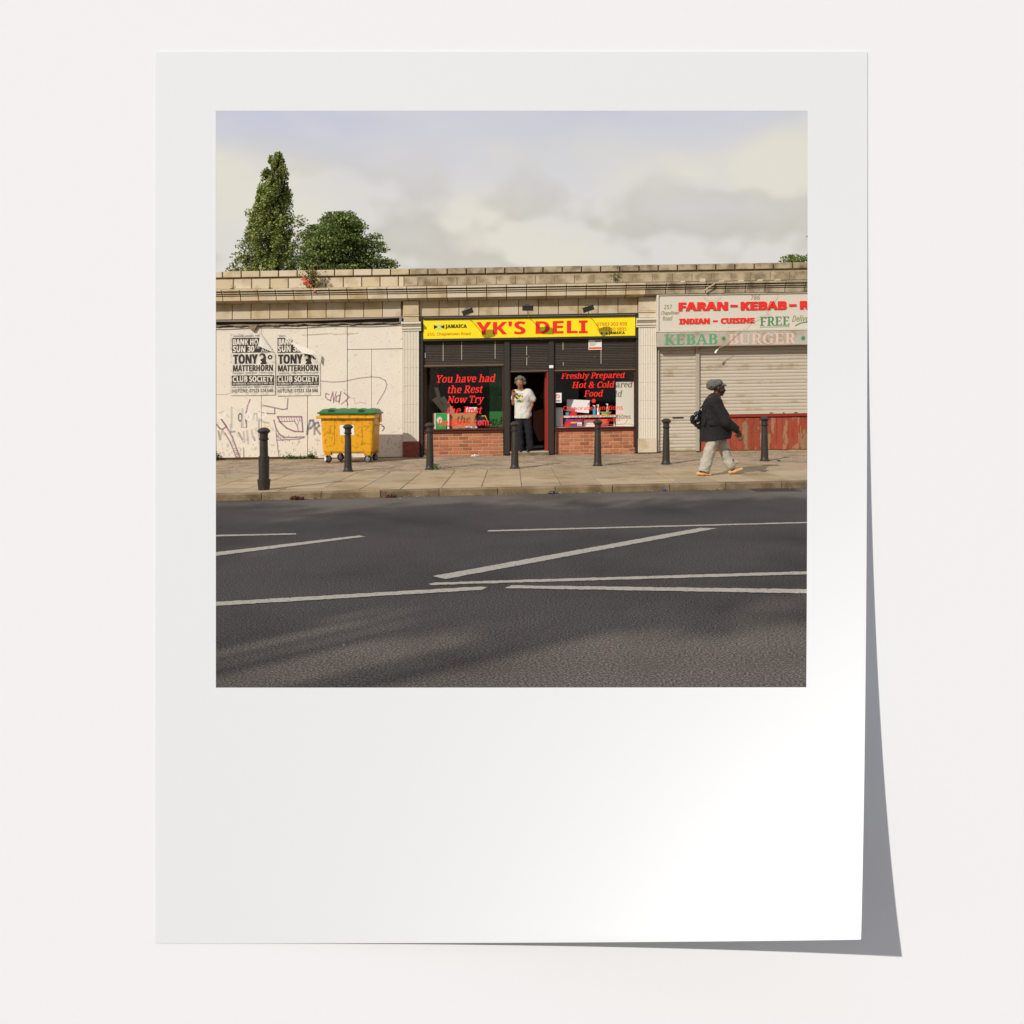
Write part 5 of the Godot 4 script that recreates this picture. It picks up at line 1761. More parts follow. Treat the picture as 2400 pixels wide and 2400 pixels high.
func build_bin() -> void:
	var r := thing("wheeled_bin", "large yellow four-wheeled refuse bin with a green lid by the painted boards", "bin", Vector3(-3.53, 0.1 + K * -3.53, -18.5))
	# local: x across, y up, z towards the road; front at z 0.42
	var zf := 0.47
	var zb := -0.47
	var b := B.new()
	# tapering tub with rounded upright edges
	var tub := func(x: float, f: float, k: float, y: float) -> Array:
		var out := []
		for c in [[1, 1], [-1, 1], [-1, -1], [1, -1]]:
			for s in 4:
				var a: float = PI / 2 * s / 3.0 + PI / 2 * [0, 1, 2, 3][[[1, 1], [-1, 1], [-1, -1], [1, -1]].find(c)]
				var cx: float = c[0] * (x - 0.07)
				var cz: float = (f - 0.07) if c[1] > 0 else (k + 0.07)
				out.append(Vector3(cx + 0.07 * cos(a), y, cz + 0.07 * sin(a)))
		return out
	var levels := [[0.49, 0.34, -0.36, 0.205], [0.53, 0.38, -0.40, 0.225], [0.545, 0.395, -0.41, 0.26], [0.58, 0.43, -0.45, 0.97]]
	var rings := []
	for l in levels: rings.append(tub.call(l[0], l[1], l[2], l[3]))
	for j in rings.size() - 1:
		for i in 16:
			var i1 := (i + 1) % 16
			var a: Vector3 = rings[j][i]
			b.quad_o(a, rings[j][i1], rings[j + 1][i1], rings[j + 1][i], Vector3(a.x, 0, a.z))
	for i in range(1, 15): b.tri_o(rings[0][0], rings[0][i], rings[0][i + 1], Vector3.DOWN)
	part(r, "body", b.mesh(), M.bin_yellow)
	b = B.new()
	b.box(Vector3(-0.595, 0.965, -0.46), Vector3(0.595, 1.06, 0.445), 0.012)
	part(r, "rim", b.mesh(), M.bin_yellow)
	b = B.new()
	b.box(Vector3(-0.655, 0.955, 0.447), Vector3(0.61, 1.02, 0.50), 0.012)
	part(r, "lifting_bar", b.mesh(), M.bin_yellow)
	b = B.new()
	b.box(Vector3(0.565, 0.86, -0.44), Vector3(0.61, 1.05, -0.2), 0.01)
	b.box(Vector3(0.575, 0.8, -0.42), Vector3(0.62, 0.82, 0.3), 0.005)
	part(r, "side_bracket", b.mesh(), M.bin_yellow)
	b = B.new()
	b.box(Vector3(-0.05, 1.01, 0.446), Vector3(0.06, 1.055, 0.462), 0.005)
	part(r, "lid_catch", b.mesh(), M.bin_yellow)
	# pressed ribs on the front face
	for q in [[-0.29, 0.0], [0.30, 0.0], [-0.30, 1.0]]:
		b = B.new()
		var x: float = q[0]
		var zt := 0.424
		if q[1] == 0.0: b.hexa([Vector3(x - 0.012, 0.40, 0.396), Vector3(x + 0.012, 0.40, 0.396), Vector3(x + 0.012, 0.40, 0.412), Vector3(x - 0.012, 0.40, 0.412), Vector3(x - 0.012, 0.945, zt - 0.01), Vector3(x + 0.012, 0.945, zt - 0.01), Vector3(x + 0.012, 0.945, zt + 0.012), Vector3(x - 0.012, 0.945, zt + 0.012)])
		else: b.hexa([Vector3(0.002, 0.40, 0.396), Vector3(0.01, 0.40, 0.396), Vector3(0.01, 0.40, 0.41), Vector3(0.002, 0.40, 0.41), Vector3(0.002, 0.945, zt - 0.01), Vector3(0.01, 0.945, zt - 0.01), Vector3(0.01, 0.945, zt + 0.01), Vector3(0.002, 0.945, zt + 0.01)])
		part(r, "pressed_rib", b.mesh(), M.bin_yellow)
	# paper notice
	b = B.new()
	b.hexa([Vector3(-0.155, 0.60, 0.409), Vector3(0.15, 0.605, 0.409), Vector3(0.15, 0.605, 0.4145), Vector3(-0.155, 0.60, 0.4145), Vector3(-0.165, 0.815, 0.421), Vector3(0.14, 0.82, 0.421), Vector3(0.14, 0.82, 0.4275), Vector3(-0.165, 0.815, 0.4275)])
	part(r, "paper_notice", b.mesh(), M.paper)
	for q in [[-0.10, 0.06, 0.757], [-0.13, 0.10, 0.705], [-0.09, 0.07, 0.66]]:
		b = B.new()
		b.box(Vector3(q[0], q[2], 0.4155), Vector3(q[1], q[2] + 0.008, 0.4262 - (0.815 - q[2]) * 0.05))
		part(r, "notice_line", b.mesh(), M.cap_grey)
	# lid: a shallow dished shell with hand grips
	b = B.new()
	var lid := [[0.64, 0.505, -0.50, 1.055], [0.645, 0.51, -0.505, 1.085], [0.61, 0.46, -0.49, 1.10], [0.57, 0.30, -0.46, 1.155], [0.54, -0.05, -0.42, 1.165]]
	rings = []
	for l in lid: rings.append(tub.call(l[0], l[1], l[2], l[3]))
	for j in rings.size() - 1:
		for i in 16:
			var i1 := (i + 1) % 16
			var a: Vector3 = rings[j][i]
			b.quad_o(a, rings[j][i1], rings[j + 1][i1], rings[j + 1][i], Vector3(a.x, 0.4, a.z))
	for i in range(1, 15):
		b.tri_o(rings[4][0], rings[4][i], rings[4][i + 1], Vector3.UP)
		b.tri_o(rings[0][0], rings[0][i], rings[0][i + 1], Vector3.DOWN)
	part(r, "lid", b.mesh(), M.bin_green)
	for x in [-0.34, 0.30]:
		b = B.new()
		b.tube([Vector3(x - 0.075, 1.122, 0.40), Vector3(x - 0.065, 1.148, 0.375), Vector3(x + 0.065, 1.148, 0.375), Vector3(x + 0.075, 1.122, 0.40)], [0.011], 6)
		part(r, "lid_grip", b.mesh(), M.bin_green)
		b = B.new()
		b.hexa([Vector3(x - 0.06, 1.102, 0.44), Vector3(x + 0.06, 1.102, 0.44), Vector3(x + 0.06, 1.118, 0.42), Vector3(x - 0.06, 1.118, 0.42), Vector3(x - 0.06, 1.123, 0.448), Vector3(x + 0.06, 1.123, 0.448), Vector3(x + 0.06, 1.132, 0.425), Vector3(x - 0.06, 1.132, 0.425)])
		part(r, "grip_recess", b.mesh(), M.rubber)
	for x in [-0.44, -0.2, 0.02, 0.24, 0.46]:
		b = B.new()
		b.box(Vector3(x - 0.02, 1.15, -0.44), Vector3(x + 0.02, 1.176, 0.1), 0.01)
		part(r, "lid_rib", b.mesh(), M.bin_green)
	b = B.new()
	b.tube([Vector3(0.6, 0.78, -0.44), Vector3(0.65, 0.76, -0.45), Vector3(0.66, 0.72, -0.45), Vector3(0.62, 0.66, -0.44)], [0.014], 6)
	part(r, "side_handle", b.mesh(), M.rubber)
	# wheels on swivel forks
	for q in [[-0.43, 0.30, 0.9, 0.082], [0.42, 0.30, -0.25, 0.082], [-0.30, -0.36, -0.3, 0.082], [0.47, -0.36, 1.2, 0.082]]:
		var c := Vector3(q[0], q[3], q[1])
		b = B.new()
		b.hexa([Vector3(q[0] - 0.065, 0.165, q[1] - 0.06), Vector3(q[0] + 0.065, 0.165, q[1] - 0.06), Vector3(q[0] + 0.065, 0.165, q[1] + 0.075), Vector3(q[0] - 0.065, 0.165, q[1] + 0.075), Vector3(q[0] - 0.075, 0.26, q[1] - 0.06), Vector3(q[0] + 0.075, 0.26, q[1] - 0.06), Vector3(q[0] + 0.075, 0.26, q[1] + 0.1), Vector3(q[0] - 0.075, 0.26, q[1] + 0.1)])
		part(r, "wheel_bracket", b.mesh(), M.bin_yellow if q[1] > 0 else M.bin_yellow)
		b = B.new()
		b.lathe([Vector2(0.052, -0.02), Vector2(0.078, -0.022), Vector2(0.082, -0.012), Vector2(0.082, 0.012), Vector2(0.078, 0.022), Vector2(0.052, 0.02)], 20, Vector3.ZERO, 2)
		var w := part(r, "wheel", b.mesh(), M.rubber, c)
		w.rotation.y = q[2]
		b = B.new()
		b.lathe([Vector2(0.0, -0.012), Vector2(0.02, -0.02), Vector2(0.05, -0.012), Vector2(0.053, -0.018), Vector2(0.053, 0.018), Vector2(0.05, 0.012), Vector2(0.02, 0.02), Vector2(0.0, 0.024)], 18, Vector3.ZERO, 2)
		part(w, "rim", b.mesh(), M.zinc)
		b = B.new()
		for s in [-1.0, 1.0]: b.hexa([Vector3(-0.014, -0.01, s * 0.03 - 0.003), Vector3(0.014, -0.01, s * 0.03 - 0.003), Vector3(0.014, -0.01, s * 0.03 + 0.003), Vector3(-0.014, -0.01, s * 0.03 + 0.003), Vector3(-0.035, 0.095, s * 0.03 - 0.003), Vector3(0.03, 0.095, s * 0.03 - 0.003), Vector3(0.03, 0.095, s * 0.03 + 0.003), Vector3(-0.035, 0.095, s * 0.03 + 0.003)])
		b.box(Vector3(-0.04, 0.085, -0.034), Vector3(0.035, 0.098, 0.034), 0.003)
		part(w, "fork", b.mesh(), M.zinc)
	b = B.new()
	b.box(Vector3(-0.5, 0.05, 0.37), Vector3(-0.46, 0.13, 0.385), 0.003)
	part(r, "brake_tag", b.mesh(), M.paper)


# ---------------------------------------------------------------- posters
func build_posters() -> void:
	var p := 0.075
	for k in 2:
		var r := thing("poster", ["torn black and white event poster with its top corner folded in a neat triangle", "torn black and white event poster nearer the yellow bin, its top corner peeled right back"][k], "poster", ap(592.0 + 108.0 * k, 927, p) + Vector3(0, K * ax(592.0 + 108.0 * k), 0), "pair of event posters on the boards")
		# poster drawing: x and y in sixths of a drawing unit from u 500, w 760
		var X := func(x: float) -> float: return ax(500.0 + x / 6.9, p)
		var Y := func(y: float) -> float: return ay(760.0 + y / 6.9 + 0.016 * (500.0 + (600.0 + 728.0 * k) / 6.9 - 1200.0), p)
		var z := az(p)
		var o := 728.0 * k
		var line := PackedVector2Array()
		var raw: Array = [[275, 145], [765, 147], [990, 480], [1002, 500], [1000, 1146], [640, 1150], [276, 1146]] if k == 0 else [[1030, 152], [1085, 152], [1440, 440], [1728, 560], [1731, 1156], [1500, 1152], [1028, 1154]]
		for q in raw: line.append(Vector2(X.call(q[0]), Y.call(q[1])))
		var b := B.new()
		b.poly(line, z - 0.004, z)
		arch(r, "sheet", b, M.poster_paper, ap(592 + 108 * k, 900, p))
		# ink panels
		b = B.new()
		var ink := PackedVector2Array()
		for q in ([[305, 218], [738, 218], [900, 360], [972, 460], [303, 460]] if k == 0 else [[1038, 215], [1185, 215], [1300, 320], [1440, 460], [1038, 460]]): ink.append(Vector2(X.call(q[0]), Y.call(q[1])))
		b.poly(ink, z + 0.0003, z + 0.0015)
		arch(r, "ink_panel", b, M.poster_ink, ap(592 + 108 * k, 780, p))
		b = B.new()
		var cl := PackedVector2Array()
		for q in [[300, 825], [980, 825], [980, 990], [300, 990]]: cl.append(Vector2(X.call(q[0] + o - 2 * k), Y.call(q[1])))
		b.poly(cl, z + 0.0003, z + 0.0015)
		arch(r, "ink_panel", b, M.poster_ink, ap(592 + 108 * k, 800, p))
		var white: Array = [["BANK HO", 316, 725, 237, 332], ["SUN 30", 316, 664, 346, 450], ["TH", 674, 742, 346, 398], ["AUG", 770, 955, 392, 452]] if k == 0 else [["BANK", 1055, 1275, 232, 330], ["SUN 30", 1046, 1405, 340, 448]]
		white.append_array([["CLUB SOCIETY", 314 + o, 966 + o, 838, 934], ["30 KIRKGATE, HUDDERSFIELD HD1 1QY", 312 + o, 964 + o, 944, 980]])
		b = B.new()
		for q in white: letter(b, q[0], "Droid Sans", true, X.call(q[1]), X.call(q[2]), Y.call(q[4]), Y.call(q[3]), z + 0.0016, 0.001, 0.0, 0.004 if q[4] - q[3] > 60 else 0.0)
		arch(r, "white_lettering", b, M.poster_paper, ap(592 + 108 * k, 800, p))
		var black: Array = [["RAMMA JAMMA PRE", 330, 748, 178, 208]] if k == 0 else [["RAM", 1068, 1158, 174, 200]]
		black.append_array([["TONY", 320 + o, 718 + o, 484, 638], ["MATTERHORN", 318 + o, 966 + o, 657, 760], ["CLASSIQUE | VYBZ STAR | YOUNG GUNZ", 314 + o, 968 + o, 775, 810], ["JOIN THE FACEBOOK GROUP - REGGAE & DANCEHALL UK", 310 + o, 963 + o, 1006, 1032], ["HOTLINE: 07523 324 544", 310 + o, 962 + o, 1046, 1104]])
		b = B.new()
		for q in black: letter(b, q[0], "Droid Sans", true, X.call(q[1]), X.call(q[2]), Y.call(q[4]), Y.call(q[3]), z + 0.0004, 0.001, 0.0, 0.009 if q[4] - q[3] > 120 else (0.004 if q[4] - q[3] > 90 else 0.0))
		arch(r, "black_lettering", b, M.poster_ink, ap(592 + 108 * k, 800, p))
		# a printed head, plain and small, and a round stamp
		b = B.new()
		var hd := PackedVector2Array()
		for q in [[742, 520], [750, 490], [775, 472], [810, 472], [840, 490], [852, 530], [850, 590], [868, 636], [850, 650], [770, 652], [758, 640], [785, 610], [762, 590], [768, 565], [800, 555], [812, 530], [800, 505], [770, 500], [755, 530]]: hd.append(Vector2(X.call(q[0] + o), Y.call(q[1])))
		b.poly(hd, z + 0.0003, z + 0.0012)
		arch(r, "printed_head", b, M.poster_ink, ap(620 + 108 * k, 840, p))
		adisc(r, "printed_stamp", M.poster_ink, 500.0 + (918.0 + o) / 6.9, 760.0 + (532.0) / 6.9 + 0.016 * (500.0 + (918.0 + o) / 6.9 - 1200.0), 5.6, p - 0.002, 2.4)
		# the peeled corner, curling off the wall
		b = B.new()
		var V := func(x: float, y: float, d: float) -> Vector3: return Vector3(ax(500.0 + x / 6.9, p + d), ay(760.0 + y / 6.9 + 0.016 * (500.0 + (600.0 + 728.0 * k) / 6.9 - 1200.0), p + d), az(p + d))
		var flap: Array
		if k == 0: flap = [[[765, 147, 0.002], [755, 200, 0.03], [722, 352, 0.05]], [[845, 265, 0.008], [835, 310, 0.035], [800, 385, 0.05]], [[940, 405, 0.006], [935, 420, 0.02], [900, 432, 0.035]], [[1000, 495, 0.002], [990, 480, 0.008], [975, 462, 0.015]]]
		else: flap = [[[1085, 152, 0.002], [1120, 180, 0.02], [1185, 212, 0.03]], [[1260, 290, 0.03], [1270, 310, 0.06], [1300, 345, 0.08]], [[1500, 380, 0.05], [1480, 420, 0.09], [1440, 470, 0.12]], [[1640, 440, 0.04], [1620, 470, 0.08], [1600, 500, 0.11]], [[1752, 515, 0.02], [1750, 530, 0.05], [1735, 640, 0.06]]]
		for j in flap.size() - 1:
			for i in 2:
				var a: Vector3 = V.call(flap[j][i][0], flap[j][i][1], flap[j][i][2])
				var c: Vector3 = V.call(flap[j][i + 1][0], flap[j][i + 1][1], flap[j][i + 1][2])
				var d: Vector3 = V.call(flap[j + 1][i + 1][0], flap[j + 1][i + 1][1], flap[j + 1][i + 1][2])
				var e: Vector3 = V.call(flap[j + 1][i][0], flap[j + 1][i][1], flap[j + 1][i][2])
				b.tri_o(a, c, d, Vector3.BACK)
				b.tri_o(a, d, e, Vector3.BACK)
				var t := Vector3(0, 0, -0.0015)
				b.tri_o(a + t, c + t, d + t, Vector3.FORWARD)
				b.tri_o(a + t, d + t, e + t, Vector3.FORWARD)
		arch(r, "peeled_corner", b, M.poster_back, ap(620 + 108 * k, 800, p))


# ---------------------------------------------------------------- rounded bodies
func sdf(prims: Array, cell: float, k: float, cuts := [], amp := 0.0, freq := 8.0, seed_ := 1) -> ArrayMesh:
	# prims: [a, b, radius at a, radius at b, stretch]; joined by a smooth minimum, cut by planes [point, normal], meshed as surface nets
	var lo := Vector3.ONE * 1e9
	var hi := -lo
	for q in prims:
		for e in 2:
			var r: float = q[2 + e]
			lo = lo.min(q[e] - r * q[4]); hi = hi.max(q[e] + r * q[4])
	var pad := Vector3.ONE * (3.0 * cell + k * 0.5 + amp)
	lo -= pad
	hi += pad
	var n := Vector3i(((hi - lo) / cell).ceil()) + Vector3i.ONE
	var f := PackedFloat32Array()
	f.resize(n.x * n.y * n.z)
	f.fill(9.0)
	var nxy := n.x * n.y
	for q in prims:
		var s: Vector3 = q[4]
		var sm := minf(s.x, minf(s.y, s.z))
		var a: Vector3 = q[0]
		var ba: Vector3 = (q[1] - a) / s
		var bb := maxf(ba.length_squared(), 1e-9)
		var ra: float = q[2]
		var rb: float = q[3]
		var rm := maxf(ra, rb)
		var l := ((a.min(q[1]) - rm * s - pad - lo) / cell).floor()
		var h := ((a.max(q[1]) + rm * s + pad - lo) / cell).ceil()
		for z in range(maxi(0, int(l.z)), mini(n.z, int(h.z) + 1)):
			for y in range(maxi(0, int(l.y)), mini(n.y, int(h.y) + 1)):
				var at := z * nxy + y * n.x
				for x in range(maxi(0, int(l.x)), mini(n.x, int(h.x) + 1)):
					var pa := (lo + Vector3(x, y, z) * cell - a) / s
					var t := clampf(pa.dot(ba) / bb, 0.0, 1.0)
					var d := ((pa - ba * t).length() - (ra + (rb - ra) * t)) * sm
					var o := f[at + x]
					var m := maxf(k - absf(o - d), 0.0)
					f[at + x] = minf(o, d) - (m * m / (4.0 * k) if k > 0.0 else 0.0)
	var ns := noise(seed_, freq, 3)
	if amp > 0.0 or cuts:
		for z in n.z:
			for y in n.y:
				for x in n.x:
					var i := z * nxy + y * n.x + x
					if f[i] < 3.0 * cell + amp:
						var p := lo + Vector3(x, y, z) * cell
						if amp > 0.0: f[i] += amp * ns.get_noise_3dv(p)
						for c in cuts: f[i] = maxf(f[i], (p - c[0]).dot(c[1]))
	var vert := PackedVector3Array()
	var id := PackedInt32Array()
	id.resize(f.size())
	id.fill(-1)
	var off := [0, 1, n.x, n.x + 1, nxy, nxy + 1, nxy + n.x, nxy + n.x + 1]
	var edges := [[0, 1], [2, 3], [4, 5], [6, 7], [0, 2], [1, 3], [4, 6], [5, 7], [0, 4], [1, 5], [2, 6], [3, 7]]
	var lim := cell * 1.8
	for z in n.z - 1:
		for y in n.y - 1:
			for x in n.x - 1:
				var i := z * nxy + y * n.x + x
				if absf(f[i]) > lim: continue
				var inside := 0
				for c in 8:
					if f[i + off[c]] < 0.0: inside += 1
				if inside == 0 or inside == 8: continue
				var sum := Vector3.ZERO
				var cnt := 0
				for e in edges:
					var u := f[i + off[e[0]]]
					var w := f[i + off[e[1]]]
					if (u < 0.0) != (w < 0.0):
						var t := u / (u - w)
						var c0 := Vector3(e[0] & 1, (e[0] >> 1) & 1, e[0] >> 2)
						var c1 := Vector3(e[1] & 1, (e[1] >> 1) & 1, e[1] >> 2)
						sum += c0.lerp(c1, t)
						cnt += 1
				id[i] = vert.size()
				vert.append(lo + (Vector3(x, y, z) + sum / cnt) * cell)
	var index := PackedInt32Array()
	var step := [1, n.x, nxy]
	for z in range(1, n.z - 1):
		for y in range(1, n.y - 1):
			for x in range(1, n.x - 1):
				var i := z * nxy + y * n.x + x
				if id[i] < 0 and absf(f[i]) > lim: continue
				var s0 := f[i] < 0.0
				for ax_ in 3:
					if s0 == (f[i + step[ax_]] < 0.0): continue
					var s1: int = step[(ax_ + 1) % 3]
					var s2: int = step[(ax_ + 2) % 3]
					var q := [id[i], id[i - s1], id[i - s1 - s2], id[i - s2]]
					if q.min() < 0: continue
					# clockwise from outside
					var order := [0, 2, 1, 0, 3, 2] if s0 else [0, 1, 2, 0, 2, 3]
					for o in order: index.append(q[o])
	var nor := PackedVector3Array()
	nor.resize(vert.size())
	for i in range(0, index.size(), 3):
		var fn := (vert[index[i + 2]] - vert[index[i]]).cross(vert[index[i + 1]] - vert[index[i]])
		for j in 3: nor[index[i + j]] += fn
	for i in nor.size(): nor[i] = nor[i].normalized()
	var arr := []
	arr.resize(Mesh.ARRAY_MAX)
	arr[Mesh.ARRAY_VERTEX] = vert
	arr[Mesh.ARRAY_NORMAL] = nor
	arr[Mesh.ARRAY_INDEX] = index
	var m := ArrayMesh.new()
	m.add_surface_from_arrays(Mesh.PRIMITIVE_TRIANGLES, arr)
	return m


func limb(a: Vector3, b: Vector3, ra: float, rb: float, s := Vector3.ONE) -> Array: return [a, b, ra, rb, s]


func hand(wrist: Vector3, along: Vector3, across: Vector3, curl: float, k: float) -> Array:
	# palm, four unequal fingers with two bends, a thumb from the side of the palm; palm faces along x across
	var pn := along.cross(across).normalized()
	var out := [limb(wrist, wrist + along * 0.03 * k, 0.024 * k, 0.024 * k)]
	for i in 4:
		var s := (i - 1.5) * 0.019 * k
		var root := wrist + along * 0.085 * k + across * s
		out.append(limb(wrist + along * 0.02 * k + across * s * 0.7, root, 0.014 * k, 0.0125 * k))
		var len_: float = [0.036, 0.044, 0.041, 0.032][i] * k
		var d1 := (along * cos(curl) + pn * sin(curl)).normalized()
		var d2 := (along * cos(curl * 2.1) + pn * sin(curl * 2.1)).normalized()
		var m := root + d1 * len_
		out.append(limb(root, m, 0.0095 * k, 0.009 * k))
		out.append(limb(m, m + d2 * len_ * 0.85, 0.009 * k, 0.0075 * k))
	var tr := wrist + along * 0.03 * k - across * 0.03 * k
	var tm := tr + (along * 0.6 - across * 0.7 + pn * 0.35).normalized() * 0.036 * k
	out.append(limb(wrist + along * 0.015 * k - across * 0.012 * k, tr, 0.015 * k, 0.013 * k))
	out.append(limb(tr, tm, 0.0125 * k, 0.011 * k))
	out.append(limb(tm, tm + (along * 0.85 + pn * 0.4).normalized() * 0.03 * k, 0.0105 * k, 0.0085 * k))
	return out


func head(c: Vector3, fwd: Vector3, k: float) -> Array:
	# skull, jaw, nose, brow, lips, ears; fwd is where the face looks
	var up := Vector3.UP
	var side := up.cross(fwd).normalized()
	var P := func(f: float, u: float, s := 0.0) -> Vector3: return c + (fwd * f + up * u + side * s) * k
	var out := [
		limb(P.call(-0.018, 0.035), P.call(0.018, 0.03), 0.088 * k, 0.08 * k),
		limb(P.call(0.015, -0.01), P.call(0.035, -0.075), 0.07 * k, 0.042 * k),
		limb(P.call(0.06, -0.088), P.call(0.055, -0.085), 0.026 * k, 0.028 * k),
		limb(P.call(0.08, 0.022), P.call(0.105, -0.022), 0.012 * k, 0.019 * k),
		limb(P.call(0.085, -0.052, -0.014), P.call(0.085, -0.052, 0.014), 0.014 * k, 0.014 * k),
	]
	for s in [-1.0, 1.0]:
		out.append(limb(P.call(0.068, 0.038, 0.018 * s), P.call(0.058, 0.036, 0.05 * s), 0.018 * k, 0.016 * k))
		out.append(limb(P.call(0.06, -0.02, 0.04 * s), P.call(0.04, -0.03, 0.05 * s), 0.028 * k, 0.03 * k))
		out.append(limb(P.call(-0.005, 0.015, 0.084 * s), P.call(-0.012, -0.025, 0.08 * s), 0.014 * k, 0.012 * k))
	return out


func face_marks(r: Node3D, c: Vector3, fwd: Vector3, k: float, dark: Material) -> void:
	var up := Vector3.UP
	var side := up.cross(fwd).normalized()
	for s in [-1.0, 1.0]:
		var b := B.new()
		var e: Vector3 = c + (fwd * 0.081 + up * 0.012 + side * 0.033 * s) * k
		b.tube([e - side * 0.014 * k, e, e + side * 0.014 * k], [0.003 * k, 0.007 * k, 0.003 * k], 7)
		part(r, "eye", b.mesh(), dark)
		b = B.new()
		e = c + (fwd * 0.083 + up * 0.038 + side * 0.034 * s) * k
		b.tube([e - side * 0.02 * k * s, e + up * 0.006 * k, e + (side * 0.022 * s - fwd * 0.006) * k], [0.004 * k, 0.006 * k, 0.003 * k], 6)
		part(r, "eyebrow", b.mesh(), dark)
	var b2 := B.new()
	var l := c + (fwd * 0.097 - up * 0.052) * k
	b2.tube([l - (side * 0.026 + fwd * 0.008) * k, l, l + (side * 0.026 - fwd * 0.008) * k], [0.003 * k, 0.0065 * k, 0.003 * k], 7)
	part(r, "mouth", b2.mesh(), M.lip)


# ---------------------------------------------------------------- the two people
func build_people() -> void:
	var I := Vector3.ONE
	# --- the one in the doorway, weight on one leg, a hand on the door frame
	var x := ax(1229, 0.0)
	var r := thing("person", "grey haired person in a white T-shirt standing in the open deli doorway", "person", Vector3(x, ay(1058.6) + K * x, -D - 0.06))
	var fwd := Vector3(-0.30, 0.0, 0.95).normalized()
	var hc := Vector3(-0.10, 1.60, 0.05)
	var hand_up := Vector3(-0.262, 1.315, 0.135)
	var hand_dn := Vector3(0.122, 0.905, 0.075)
	var body := [
		limb(Vector3(-0.035, 0.86, 0), Vector3(-0.05, 1.28, 0), 0.145, 0.155, Vector3(1, 1, 0.7)),
		limb(Vector3(-0.17, 1.39, 0), Vector3(0.08, 1.40, 0), 0.06, 0.06),
		limb(Vector3(-0.075, 1.40, 0.0), Vector3(-0.095, 1.53, 0.03), 0.066, 0.055),
		limb(Vector3(0.12, 1.37, 0), Vector3(0.172, 1.10, 0.01), 0.055, 0.043), limb(Vector3(0.172, 1.10, 0.01), hand_dn, 0.041, 0.027),
		limb(Vector3(-0.20, 1.37, 0), Vector3(-0.262, 1.13, 0.02), 0.055, 0.043), limb(Vector3(-0.262, 1.13, 0.02), hand_up, 0.040, 0.027),
		limb(Vector3(-0.11, 0.82, 0), Vector3(-0.10, 0.45, 0.02), 0.085, 0.055), limb(Vector3(-0.10, 0.45, 0.02), Vector3(-0.075, 0.07, 0.0), 0.052, 0.036),
		limb(Vector3(0.06, 0.82, 0), Vector3(0.11, 0.45, 0.02), 0.085, 0.055), limb(Vector3(0.11, 0.45, 0.02), Vector3(0.14, 0.07, 0.0), 0.052, 0.036)]
	var fine := head(hc, fwd, 1.0)
	part(r, "body", merged([sdf(body, 0.013, 0.04), sdf(fine + [limb(Vector3(-0.085, 1.44, 0.01), Vector3(-0.095, 1.53, 0.03), 0.064, 0.056)], 0.0055, 0.022),
		sdf(hand(hand_dn, Vector3(-0.22, -0.97, 0.1).normalized(), Vector3(0.1, 0, 0.99).normalized(), 0.35, 1.05), 0.004, 0.008),
		sdf(hand(hand_up, Vector3(0.1, 0.93, 0.3).normalized(), Vector3(-0.95, 0.15, -0.1).normalized(), 0.6, 1.05), 0.004, 0.008)]), M.skin_brown)
	face_marks(r, hc, fwd, 1.0, M.shoe_dark)
	var tee := [
		limb(Vector3(-0.03, 0.72, 0.005), Vector3(-0.045, 1.22, 0.01), 0.205, 0.19, Vector3(1, 1, 0.72)),
		limb(Vector3(-0.20, 1.375, 0), Vector3(0.11, 1.385, 0), 0.07, 0.07), limb(Vector3(-0.12, 1.28, 0.03), Vector3(0.03, 1.28, 0.03), 0.12, 0.12),
		limb(Vector3(0.10, 1.38, 0), Vector3(0.185, 1.235, 0.0), 0.085, 0.088), limb(Vector3(-0.19, 1.37, 0), Vector3(-0.255, 1.25, 0.01), 0.08, 0.08)]
	part(r, "tshirt", sdf(tee, 0.011, 0.06, [[Vector3(0, 0.775, 0), Vector3(0.02, -1, 0)], [Vector3(-0.085, 1.452, 0.03), Vector3(-0.1, 0.8, 0.5).normalized()]], 0.016, 6.0, 21), M.tee_white)
	# the flag printed on the chest: the shirt's own surface, lifted a little
	flag_print(r, tee)
	part(r, "trousers", sdf([
		limb(Vector3(-0.11, 0.83, 0), Vector3(0.06, 0.83, 0), 0.125, 0.125, Vector3(1, 1, 0.85)),
		limb(Vector3(-0.115, 0.78, 0), Vector3(-0.11, 0.45, 0.02), 0.108, 0.082), limb(Vector3(-0.11, 0.45, 0.02), Vector3(-0.08, 0.04, 0.0), 0.08, 0.078),
		limb(Vector3(0.06, 0.78, 0), Vector3(0.105, 0.45, 0.02), 0.108, 0.084), limb(Vector3(0.105, 0.45, 0.02), Vector3(0.14, 0.04, 0.0), 0.082, 0.08)], 0.013, 0.03, [[Vector3(0, 0.045, 0), Vector3(0, -1, 0)]], 0.018, 7.0, 22), M.navy_cloth)
	part(r, "shoe", sdf([limb(Vector3(-0.075, 0.035, -0.02), Vector3(-0.10, 0.03, 0.17), 0.044, 0.036, Vector3(1, 0.9, 1))], 0.009, 0.02, [[Vector3(0, 0.003, 0), Vector3(0, -1, 0)]]), M.shoe_dark)
	part(r, "shoe", sdf([limb(Vector3(0.14, 0.035, -0.02), Vector3(0.075, 0.03, 0.17), 0.044, 0.036, Vector3(1, 0.9, 1))], 0.009, 0.02, [[Vector3(0, 0.003, 0), Vector3(0, -1, 0)]]), M.shoe_dark)
	var hair := []
	var side := Vector3.UP.cross(fwd).normalized()
